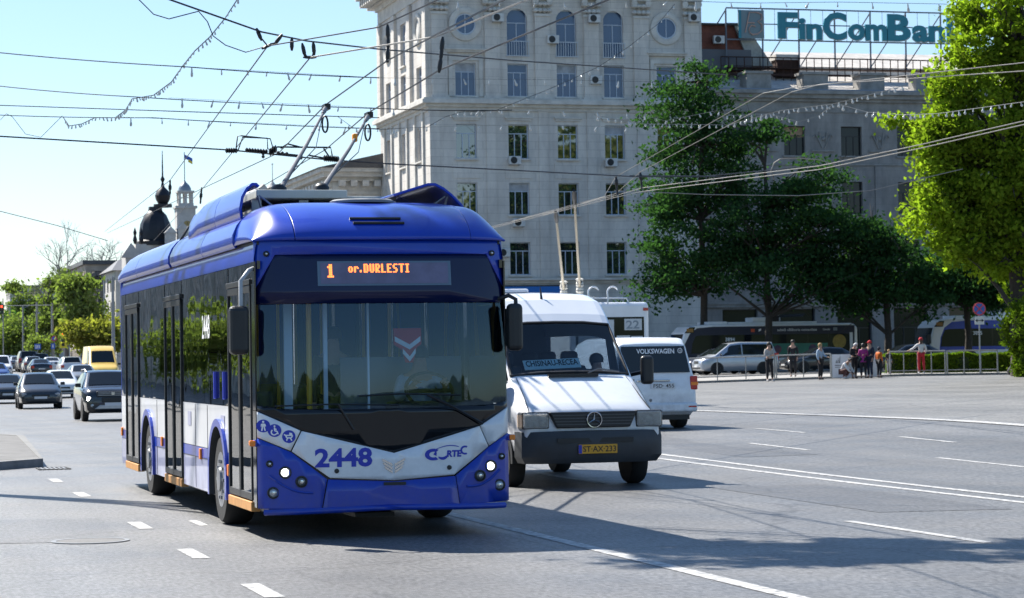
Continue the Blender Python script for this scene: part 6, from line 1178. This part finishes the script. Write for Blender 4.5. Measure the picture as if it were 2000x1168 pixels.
# ================================================================== PEOPLE
CL = {}
def cloth(n, c): return mat('cloth_' + n, c, .85, var=.2, scale=6)
def skinmesh(name, pts, edges, m, parent, root=0, sub=1):
    me = bpy.data.meshes.new(name); bm = bmesh.new(); ly = bm.verts.layers.skin.verify(); vs = []
    for p, r in pts:
        v = bm.verts.new(p); v[ly].radius = (r, r) if not isinstance(r, tuple) else r; vs.append(v)
    for a, b in edges: bm.edges.new((vs[a], vs[b]))
    vs[root][ly].use_root = True; bm.to_mesh(me); bm.free(); me.materials.append(m); o = bpy.data.objects.new(name, me); C.objects.link(o); o.parent = parent
    s = o.modifiers.new('skin', 'SKIN'); s.use_smooth_shade = True; s.branch_smoothing = .4
    if sub: u = o.modifiers.new('sub', 'SUBSURF'); u.levels = sub; u.render_levels = sub
    return o
def person(label, loc, yaw, H, top, bot, hairm, cap=None, long_hair=False, J=None, shoes=None, group=None, skirt=None, thin=1., top_long=0., face=True):
    t = thing('person', label, 'person', loc, yaw, group); t.scale = (H / 1.75,) * 3
    j = dict(pel=(0, 0, .95), spi=(0, .01, 1.14), che=(0, 0, 1.34), nek=(0, .01, 1.47), hd0=(0, -.01, 1.56), hd1=(0, -.015, 1.68))
    for s, q in ((-1, 'l'), (1, 'r')): j.update({'sh' + q: (s * .17, .01, 1.41), 'el' + q: (s * .22, .03, 1.14), 'wr' + q: (s * .21, -.05, .90), 'hi' + q: (s * .09, 0, .92), 'kn' + q: (s * .10, -.02, .5), 'an' + q: (s * .10, .02, .09), 'to' + q: (s * .11, -.13, .04)})
    if J: j.update(J)
    pts, ed, ix = [], [], {}
    def ad(k, p, r, par=None):
        ix[k] = len(pts); pts.append((p, r))
        if par: ed.append((ix[par], ix[k]))
    ad('pel', j['pel'], .115 * thin); ad('spi', j['spi'], .105 * thin, 'pel'); ad('che', j['che'], .125 * thin, 'spi'); ad('nek', j['nek'], .052, 'che'); ad('hd0', j['hd0'], .075, 'nek'); ad('hd1', j['hd1'], .078, 'hd0')
    hd = V(*j['hd0']).lerp(V(*j['hd1']), .4); fw = J.get('face', (0, -1, 0)) if J else (0, -1, 0); ad('nose', hd + V(*fw) * .095, .016, 'hd0')
    for q in 'lr':
        ad('sh' + q, j['sh' + q], .055 * thin, 'che'); ad('el' + q, j['el' + q], .042, 'sh' + q); ad('wr' + q, j['wr' + q], .028, 'el' + q)
        w_, e_ = V(*j['wr' + q]), V(*j['el' + q]); d = (w_ - e_).normalized(); sd_ = d.cross(V(0, 1, 0)) if abs(d.y) < .9 else V(1, 0, 0); sd_.normalize(); pm = w_ + d * .07; ad('pm' + q, pm, .034, 'wr' + q); cu = d.cross(sd_)
        for f_, (o_, l_) in enumerate(((-.03, .07), (-.01, .085), (.012, .08), (.032, .06))): ad('f%d%s' % (f_, q), pm + d * .045 + sd_ * o_, .009, 'pm' + q); ad('g%d%s' % (f_, q), pm + d * (.045 + l_ * .6) + sd_ * o_ * 1.15 + cu * .02, .008, 'f%d%s' % (f_, q))
        ad('th' + q, w_ + d * .05 - sd_ * .055 + cu * .015, .010, 'wr' + q)
        ad('hi' + q, j['hi' + q], .085 * thin, 'pel'); ad('kn' + q, j['kn' + q], .056, 'hi' + q); ad('an' + q, j['an' + q], .038, 'kn' + q); ad('to' + q, j['to' + q], .032, 'an' + q)
    skinmesh('body', pts, ed, skin, t, 0, 1)
    P2 = [(j['pel'], .135 * thin), (j['spi'], .125 * thin), (j['che'], .148 * thin), (V(*j['che']).lerp(V(*j['nek']), .6), .07)]; E2 = [(0, 1), (1, 2), (2, 3)]
    for q in 'lr':
        i = len(P2); P2 += [(j['sh' + q], .075 * thin), (j['el' + q], .058), (V(*j['el' + q]).lerp(V(*j['wr' + q]), .9), .044)]; E2 += [(2, i), (i, i + 1), (i + 1, i + 2)]
    if top_long: i = len(P2); P2.append(((j['pel'][0], j['pel'][1], j['pel'][2] - top_long), .15 * thin)); E2.append((0, i))
    skinmesh('jacket', P2, E2, top, t, 0, 1)
    P3 = [(V(*j['pel']) + V(0, 0, -.0), .128 * thin)]; E3 = []
    for q in 'lr': i = len(P3); P3 += [(j['hi' + q], .10 * thin), (j['kn' + q], .072), (V(*j['kn' + q]).lerp(V(*j['an' + q]), .88), .058)]; E3 += [(0, i), (i, i + 1), (i + 1, i + 2)]
    skinmesh('trousers', P3, E3, bot, t, 0, 1)
    for q in 'lr': 
        a_, o_ = V(*j['an' + q]), V(*j['to' + q]); skinmesh('shoe', [(a_ + V(0, .03, -.035), .045), (a_.lerp(o_, .5) + V(0, 0, -.01), .045), (o_, .04)], [(0, 1), (1, 2)], shoes or cloth('dark_shoe', (.02, .02, .022)), t, 0, 1)
    top_ = V(*j['hd1']); b0 = V(*j['hd0']); ax = (top_ - b0).normalized(); fv = V(*fw)
    Mh = Matrix.Translation(b0.lerp(top_, .62)); prof = [(.098, -.01), (.102, .03), (.092, .075), (.06, .112), (.001, .125)]
    q = MB(); q.lathe(prof, 16, (0, 0, 0)); q.v = [tuple(b0.lerp(top_, .55) + V(v[0], v[1], 0) + ax * v[2] - fv * .012) for v in q.v]; q.build('hair' if not cap else 'cap', cap or hairm, t, smooth=80)
    q = MB(); q.lathe([(.04, -.10 if not long_hair else -.36), (.075, -.04), (.088, .03), (.06, .07)], 12); q.v = [tuple(b0.lerp(top_, .55) + V(v[0] * (1 if not long_hair else .9), v[1] * .8, v[2]) - fv * .045) for v in q.v]; q.build('back_hair', hairm, t, smooth=80)
    if cap: q = MB(); q.lathe([(.085, 0), (.085, .012), (.001, .014)], 14); q.v = [tuple(b0.lerp(top_, .62) + V(v[0], v[1], v[2]) + fv * .095) for v in q.v]; q.build('cap_brim', cap, t)
    return t
hb, hd_, hbl = mat('brown_hair', (.05, .03, .018), .7), mat('black_hair', (.012, .01, .01), .6), mat('blond_hair', (.35, .22, .09), .7); hgrey = mat('white_hair', (.5, .5, .5), .7)
g_p = 'people by the barriers'; dk = cloth('black', (.014, .014, .018)); pvz = .0
hold = dict(ell=(-.22, -.02, 1.14), wrl=(-.06, -.22, 1.16), elr=(.22, -.02, 1.14), wrr=(.08, -.22, 1.15))
def at_(px, py): return pl(px)
person('standing person in a pale grey jumper and black trousers holding something, left of the barriers', at_(1502, 745), .5, 1.80, cloth('pale_grey', (.42, .40, .38)), dk, hd_, J={**hold, 'anr': (.2, .05, .09), 'tor': (.26, -.08, .04), 'knr': (.15, 0, .5)}, shoes=cloth('white', (.6, .6, .6)), group=g_p)
person('dark clothed person in the shade behind the barrier beside the parked cars', pl(1549, 114.6, .11), -.3, 1.75, dk, dk, hd_, group=g_p)
person('blond woman in a pale blue jacket and black trousers by the barrier', at_(1602, 741), .9, 1.68, cloth('pale_blue', (.34, .45, .58)), dk, hbl, long_hair=True, J=dict(elr=(.2, -.08, 1.14), wrr=(.12, -.32, 1.08)), group=g_p)
person('crouching person in a white shirt and brown trousers in front of the banner board', at_(1650, 742), .9, 1.72, cloth('white', (.7, .7, .72)), cloth('brown', (.10, .04, .035)), hd_,
       J=dict(pel=(0, .18, .34), spi=(0, .10, .50), che=(0, -.06, .68), nek=(0, -.16, .78), hd0=(0, -.23, .82), hd1=(0, -.31, .90), face=(0, -.7, -.7), shl=(-.17, -.08, .73), shr=(.17, -.08, .73), ell=(-.2, -.22, .50), wrl=(-.12, -.38, .30), elr=(.2, -.24, .48), wrr=(.12, -.42, .26), hil=(-.1, .14, .34), hir=(.1, .14, .34), knl=(-.16, -.22, .46), knr=(.16, -.2, .42), anl=(-.12, .04, .09), anr=(.12, .06, .09), tol=(-.14, -.14, .04), tor=(.14, -.12, .04)), shoes=cloth('white', (.7, .7, .72)), group=g_p)
person('grey haired person in a dark jacket leaning behind the magenta coat', pl(1668, 111.2), .6, 1.68, dk, dk, hgrey, J=dict(hd0=(.02, -.07, 1.52), hd1=(.03, -.12, 1.63), **hold), group=g_p)
person('woman in a magenta coat and black leggings, seen from behind', at_(1686, 741), PI - .2, 1.60, cloth('magenta', (.30, .02, .17)), dk, hd_, J=hold, top_long=.14, thin=1.1, group=g_p)
person('tall person in a navy tracksuit and red cap beside the magenta coat', at_(1699, 741), -.9, 1.72, cloth('navy', (.015, .02, .045)), cloth('navy', (.015, .02, .045)), hd_, cap=cloth('red', (.5, .02, .03)), J=dict(ell=(-.2, -.1, 1.16), wrl=(-.1, -.3, 1.1)), group=g_p)
person('child in an orange jacket and dark cap beside the banner boards', at_(1717, 741), 2.2, 1.42, cloth('orange', (.62, .14, .02)), dk, hd_, cap=cloth('navy', (.015, .02, .045)), thin=1.12, group=g_p)
person('small child in a dark coat and fluffy hat by the barrier end', pl(1736, 114.2, .11), .3, 1.15, dk, cloth('grey', (.25, .25, .27)), hbl, thin=1.2, shoes=cloth('white', (.7, .7, .72)), group=g_p)
person('girl in white jacket, red trousers and red cap leaning on the barrier', pl(1799, 112.9, .11), PI + .1, 1.68, cloth('white', (.7, .7, .72)), cloth('red', (.5, .02, .03)), hb, cap=cloth('red', (.5, .02, .03)), long_hair=True,
       J=dict(elr=(.34, -.06, 1.22), wrr=(.5, -.2, 1.14), ell=(-.26, -.02, 1.14), wrl=(-.24, -.16, 1.0), knl=(-.12, .03, .5), anl=(-.1, .16, .09), tol=(-.1, .02, .03)), shoes=cloth('white', (.7, .7, .72)), group=g_p)
person('seated figure in black at the right picture edge beside a bag', pl(1995, 111), .4, 1.7, dk, dk, hb, long_hair=True,
       J=dict(pel=(0, .2, .22), spi=(0, .16, .42), che=(0, .1, .6), nek=(0, .08, .73), hd0=(0, .05, .80), hd1=(0, .03, .92), shl=(-.17, .1, .66), shr=(.17, .1, .66), ell=(-.24, 0, .44), wrl=(-.14, -.18, .42), elr=(.24, 0, .44), wrr=(.14, -.18, .42), hil=(-.1, .16, .2), hir=(.1, .16, .2), knl=(-.16, -.22, .44), knr=(.16, -.22, .44), anl=(-.14, -.3, .09), anr=(.14, -.3, .09), tol=(-.15, -.44, .04), tor=(.15, -.44, .04)), group=g_p)
bg_ = thing('shoulder_bag', 'dark shoulder bag with pale trim on the ground at the right edge', 'bag', pl(1980, 110.6), .2); MB().lathe([(.10, 0), (.24, .03), (.26, .2), (.2, .34), (.1, .38)], 12, sx=1.3).build('sack', dk, bg_, smooth=60); MB().tube([V(-.2, 0, .34), V(-.1, 0, .52), V(.1, 0, .52), V(.2, 0, .34)], .02, 5).build('strap', cloth('pale_grey', (.42, .40, .38)), bg_)
seatJ = dict(pel=(0, .02, .55), spi=(0, .03, .74), che=(0, .0, .94), nek=(0, 0, 1.07), hd0=(0, -.02, 1.16), hd1=(0, -.025, 1.28), shl=(-.19, 0, 1.01), shr=(.19, 0, 1.01), ell=(-.26, -.14, .80), wrl=(-.17, -.38, .93), elr=(.26, -.14, .80), wrr=(.17, -.38, .93), hil=(-.1, -.02, .53), hir=(.1, -.02, .53), knl=(-.14, -.42, .56), knr=(.14, -.42, .56), anl=(-.12, -.46, .12), anr=(.12, -.46, .12), tol=(-.12, -.62, .08), tor=(.12, -.62, .08))
person('driver in a pale blue shirt at the wheel of the blue trolleybus', S(.62, 1.22, .52), TH, 1.75, cloth('pale_blue', (.34, .45, .58)), dk, hd_, J=seatJ)
person('passenger in a dark jacket standing inside the blue trolleybus behind the red pennant', S(-.15, 1.9, .36), TH, 1.72, cloth('navy', (.015, .02, .045)), dk, hb)
person('driver in dark clothes behind the windscreen of the white minibus', S(4.97, 9.05, .42), TH, 1.75, dk, dk, hd_, J=seatJ)
# ================================================================== OVERHEAD WIRES
wire_d = mat('dark_wire', (.03, .03, .035), .5, .5); wire_l = mat('copper_wire_pale', (.27, .25, .22), .4, .5); bulbm = mat('bulb_glass', (.5, .5, .47), .15, spec=.8)
G_W = 'overhead wires'
def pl_pts(pts, sub=1):
    P = [at(*p) for p in pts]; return P
def wire(label, pts, r=.012, m=None, nm='overhead_wire', sag=0.):
    P = pl_pts(pts); out = []
    for a, b in zip(P[:-1], P[1:]):
        for k in frange(0, 1, 6)[:-1]: out.append(a.lerp(b, k) - V(0, 0, sag * 4 * k * (1 - k)))
    out.append(P[-1]); o0 = out[0].copy(); q = MB(); q.tube([p - o0 for p in out], r, 5); o = q.build(nm, m or wire_d, None, o0, smooth=60); tag(o, label, 'wire', G_W); return o, out
def hanger(label, pts, r=.013, blobs=((.15, .03), (.5, .025), (.85, .03))):
    P = pl_pts(pts); o0 = P[0].copy(); t = thing('wire_hanger', label, 'wire fitting', o0, 0, 'insulated hangers of the trolley wires'); q = MB(); q.tube([p - o0 for p in P], r, 5); q.build('rod', wire_d, t, smooth=60); L_ = len(P) - 1; q = MB()
    for f_, rr in blobs:
        i = min(L_ - 1, int(f_ * L_)); k = f_ * L_ - i; c = P[i].lerp(P[i + 1], k) - o0; d = (P[i + 1] - P[i]).normalized(); q.tube([c - d * .10, c - d * .04, c + d * .04, c + d * .10], [rr * .5, rr, rr, rr * .5], 7)
    q.build('insulator', blk, t, smooth=60)
e0, e1 = tip[0][0], tip[1][0]
def contact(label, tipw, px_far, px_near):
    P = [at(*p) for p in px_far] + [tipw + V(0, 0, .05)] + [at(*p) for p in px_near]; o0 = P[0].copy(); q = MB(); q.tube([p - o0 for p in P], .011, 5); tag(q.build('overhead_wire', wire_d, None, o0, smooth=60), label, 'wire', G_W)
contact('contact wire touched by the left pole of the blue trolleybus', e0, [(210, 455, 150), (545, 298, 49)], [(757, 118, 33), (862, 62, 27), (1060, -40, 20)])
contact('contact wire touched by the right pole of the blue trolleybus', e1, [(330, 470, 150), (636, 292, 49)], [(858, 137, 31), (1210, -10, 23)])
wire('contact wire of the other lane running from the bent hanger down behind the dome', [(521, 92, 36), (332, 352, 70), (205, 452, 140)], .011); wire('second contact wire of the other lane, running from the U shaped hanger', [(606, 112, 36), (396, 368, 75), (300, 470, 150)], .011)
wire('pale wire rising from the bent hanger to the corner building top', [(521, 90, 36), (740, 53, 32), (865, -5, 29)], .010); wire('pale wire rising from the U shaped hanger over the round window', [(606, 112, 36), (741, 90, 33), (850, 72, 30), (1040, -5, 26)], .012, wire_l)
wire('thick dark span cable crossing the sky at left and the facade', [(-20, 265, 47), (450, 293, 48), (640, 312, 49), (742, 319, 50), (1240, 345, 62), (1420, 345, 66)], .015)
wire('span wire with hanging bulbs, highest at left', [(-20, 101, 60), (370, 131, 58), (741, 152, 58)], .013, sag=.03); wire('span wire with hanging bulbs, second from the top at left', [(-20, 166, 66), (260, 189, 64), (741, 212, 64), (1000, 215, 64)], .013, sag=.03); wire('span wire with a garland knot, third at left', [(-20, 205, 72), (360, 218, 70), (741, 230, 70)], .014); wire('span wire with hanging bulbs, lowest of the thin ones at left', [(-20, 224, 76), (300, 230, 74), (741, 252, 74)], .014, sag=.03)
wire('dark feeder wire slanting from the top left down to the bent hanger and the facade', [(300, -12, 34), (510, 62, 36), (600, 80, 38), (741, 96, 42), (1000, 118, 48), (1420, 146, 60)], .014)
wire('slack cable loop hanging between the feeder wire and the bent hanger', [(262, -10, 34), (300, 28, 34), (330, 37, 34), (388, 22, 34.5), (405, 42, 35), (416, 70, 35), (440, 88, 35.5), (480, 102, 36), (521, 90, 36)], .008)
wire('faint wire sloping down at the far left above the bare trees', [(-10, 410, 90), (110, 440, 95), (210, 470, 100)], .014); wire('thin garland wire looping at far left', [(0, 235, 78), (12, 222, 78), (24, 228, 78), (50, 262, 78), (80, 268, 78), (122, 226, 78)], .009)
hanger('bent V shaped hanger holding a contact wire at upper left', [(503, 60, 36), (508, 72, 36), (523, 90, 36), (540, 82, 36), (549, 70, 36)]); hanger('U shaped hanger holding a contact wire at upper left', [(590, 84, 36), (594, 102, 36), (600, 112, 36), (610, 112, 36), (613, 98, 36), (612, 86, 36)]); hanger('short vertical hanger between the V and U shaped hangers', [(570, 76, 36), (570, 96, 36)], .016, ((.5, .03),))
hanger('long vertical insulator hanging in front of the left edge of the corner building', [(757, 52, 33), (758, 85, 33), (757, 118, 33)], .016); hanger('long vertical insulator hanging below the left round window', [(864, 80, 30), (862, 105, 30), (858, 136, 30)], .016); hanger('short vertical hanger on the wires before the dome', [(332, 352, 70), (332, 380, 70)], .03, ((.5, .05),)); hanger('short vertical hanger on the wires just right of the clock tower', [(394, 366, 75), (391, 398, 75)], .03, ((.5, .05),))
hanger('left hanger of the pale double wires on the facade', [(1203, 345, 62), (1206, 381, 62)], .03, ((.3, .05),)); hanger('right hanger of the pale double wires on the facade', [(1250, 336, 63), (1254, 368, 63)], .03, ((.3, .05),))
# section insulator frame on the span cable
def fitting(name, label, lines, r, blobs):
    P0 = at(*lines[0][0]); t = thing(name, label, 'wire fitting', P0, 0); q = MB()
    for l in lines: q.tube([at(*p) - P0 for p in l], r, 5)
    q.build('frame', wire_d, t, smooth=60); q = MB()
    for (x0, y0, x1, y1, n, rr, Y) in blobs:
        for k in range(n):
            c = at(lerp(x0, x1, k / max(1, n - 1)), lerp(y0, y1, k / max(1, n - 1)), Y) - P0; q.lathe([(rr * .3, -.03), (rr * .68, 0), (rr * .3, .03)], 8, tuple(c), 'x')
    q.build('insulator', blk, t, smooth=60)
fitting('section_insulator', 'trapezoid wire bridge with insulator beads on the span cable at left', [[(461, 293, 48), (464, 266, 48), (472, 265, 48), (528, 271, 48), (535, 296, 48)], [(465, 294, 48), (474, 268, 48), (522, 270, 48), (523, 291, 48), (530, 292, 48)]], .014, [(443, 294, 461, 294, 5, .09, 48), (482, 293, 520, 296, 8, .08, 48), (528, 297, 538, 291, 4, .13, 48), (514, 300, 514, 306, 2, .06, 48)])
fitting('wire_crossing', 'dark bar crossing with long insulators beside the left trolley pole', [[(541, 287, 49), (646, 288, 49), (649, 306, 49)], [(541, 299, 49), (588, 304, 49)], [(548, 290, 49), (562, 281, 49), (585, 287, 49)], [(602, 303, 49), (640, 310, 49)], [(632, 290, 49), (642, 305, 49)]], .018, [(634, 309, 660, 311, 8, .11, 49), (588, 300, 588, 308, 3, .07, 49), (543, 298, 560, 300, 3, .06, 49)])
# pale double wires crossing on the right
for k, (dy, lb) in enumerate(((0, 'upper pale contact wire crossing the facade and the bright tree'), (7, 'lower pale contact wire crossing the facade and the bright tree'))):
    wire(lb, [(960, 443 + dy * .4, 76), (1206, 381 + dy * .5, 66), (1254, 367 + dy, 63), (1600, 324 + dy, 48), (1800, 282 + dy, 42), (2040, 227 + dy, 37)], .009, wire_l)
for k, (pts, lb) in enumerate((([(1000, 432, 80), (1180, 384, 70), (1203, 345, 62), (1490, 182, 50), (1545, 172, 47), (2040, 118, 38)], 'thin pale contact wire climbing past the two hangers, left one'), ([(1060, 420, 80), (1203, 378, 66), (1250, 336, 62), (1545, 180, 48), (1600, 165, 46), (2040, 136, 38)], 'thin pale contact wire climbing past the two hangers, right one'))): wire(lb, pts, .008, wire_l)
wire('bracket wire curving over the round topped dark tree', [(1505, 335, 90), (1512, 318, 90), (1524, 310, 90), (1560, 309, 90), (1600, 312, 90), (1632, 322, 90)], .02, wire_l); wire('dark span wire passing through the dark trees', [(1230, 343, 63), (1380, 344, 66), (1505, 332, 70), (1640, 318, 74)], .014); wire('low thin span wire before the dark trees', [(1200, 372, 80), (1380, 380, 82), (1560, 382, 84), (1700, 372, 86), (1880, 330, 88)], .014, wire_l)
# bulb garlands
def garland(label, pts, nb, r=.010, br=.045, drop=.13, m=None, sag=0.):
    P = pl_pts(pts); out = []
    for a, b in zip(P[:-1], P[1:]):
        for k in frange(0, 1, 6)[:-1]: out.append(a.lerp(b, k) - V(0, 0, sag * 4 * k * (1 - k)))
    out.append(P[-1]); o0 = out[0].copy(); t = thing('light_string', label, 'string lights', o0, 0, 'light strings over the square'); q = MB(); q.tube([p - o0 for p in out], r * .75, 4); q.build('cable', m or wire_d, t)
    L_ = [0]
    for a, b in zip(out[:-1], out[1:]): L_.append(L_[-1] + (b - a).length)
    proto = None
    for k in range(nb):
        s = L_[-1] * (k + .5 + (0.22 * math.sin(k * 7.3))) / nb; i = max(j for j in range(len(L_)) if L_[j] <= s); i = min(i, len(out) - 2); f_ = (s - L_[i]) / max(1e-6, L_[i + 1] - L_[i]); c = out[i].lerp(out[i + 1], f_) - o0
        if proto is None:
            q = MB(); q.lathe([(.012, 0), (.022, -drop * .3), (.022, -drop * .5), (br * .8, -drop * .75), (br * .65, -drop), (.001, -drop * 1.1)], 8); proto = q.build('bulb', bulbm, t, smooth=60); proto.location = c
        else: b_ = proto.copy(); C.objects.link(b_); b_.parent = t; b_.location = c; b_.scale = (rng.uniform(.5, .95),) * 3; b_.rotation_euler = (rng.normal() * .25, rng.normal() * .25, 0)
garland('dark beaded garland sweeping down from the top of the sky at left', [(468, -8, 55), (440, 35, 56), (410, 72, 57), (380, 100, 58), (356, 130, 59), (335, 160, 60), (300, 186, 62), (258, 193, 64), (245, 215, 66), (225, 230, 68), (185, 230, 69), (160, 242, 70), (135, 246, 71), (124, 230, 72)], 74, .018, .035, .12)
garland('row of single bulbs under the highest bulb wire at left', [(350, 130, 58), (741, 152, 58)], 8, .006, .04, .22); garland('row of single bulbs under the second bulb wire at left', [(330, 191, 64), (741, 211, 64)], 8, .006, .045, .24); garland('row of single bulbs under the lowest bulb wire at left', [(230, 228, 74), (741, 251, 74)], 10, .006, .05, .26)
garland('dense garland climbing across the corner building to its right round window', [(660, 228, 80), (690, 250, 80), (740, 253, 80), (835, 248, 80), (870, 228, 80), (900, 219, 80), (968, 216, 80), (1022, 194, 80), (1063, 178, 80), (1116, 155, 80), (1170, 130, 80), (1227, 92, 80), (1285, 47, 80), (1318, 8, 80)], 46, .014, .05, .14)
garland('white garland crossing the tops of the dark trees', [(1160, 224, 75), (1200, 233, 75), (1260, 242, 75), (1422, 244, 74), (1524, 216, 72), (1626, 203, 70), (1742, 174, 68), (1772, 166, 68)], 48, .014, .055, .15, wire_l); garland('white garland drooping under the stone cornice towards the bright tree', [(1636, 203, 70), (1694, 219, 69), (1760, 224, 67), (1830, 222, 64), (2020, 196, 58)], 26, .012, .055, .15, wire_l)
garland('loose loop of small bulbs from the seam of the buildings to the cornice', [(1250, 224, 78), (1300, 236, 78), (1400, 216, 77), (1420, 226, 77), (1500, 222, 76), (1560, 238, 75), (1600, 226, 75), (1626, 204, 74)], 24, .010, .045, .13, wire_l); garland('string of bulbs hanging across the top of the picture above the rooftop sign', [(1330, 2, 60), (1470, 6, 60), (1640, 4, 60), (1850, 8, 60)], 9, .010, .05, .22); garland('string of bulbs across the capitals of the corner building', [(860, 3, 66), (1100, 6, 66), (1340, 2, 66)], 7, .008, .05, .2, wire_l)
garland('string of single bulbs crossing the fourth floor windows', [(741, 152, 70), (880, 154, 70), (1100, 156, 70), (1290, 160, 70)], 9, .007, .05, .22); garland('row of bulbs below the belt cornice of the corner building', [(741, 212, 72), (860, 215, 72), (1060, 215, 72), (1240, 222, 72)], 9, .008, .055, .2, wire_l); garland('row of bulbs across the third floor windows of the corner building', [(741, 252, 72), (900, 246, 72), (1100, 244, 72), (1240, 250, 72)], 9, .008, .05, .18, wire_l)
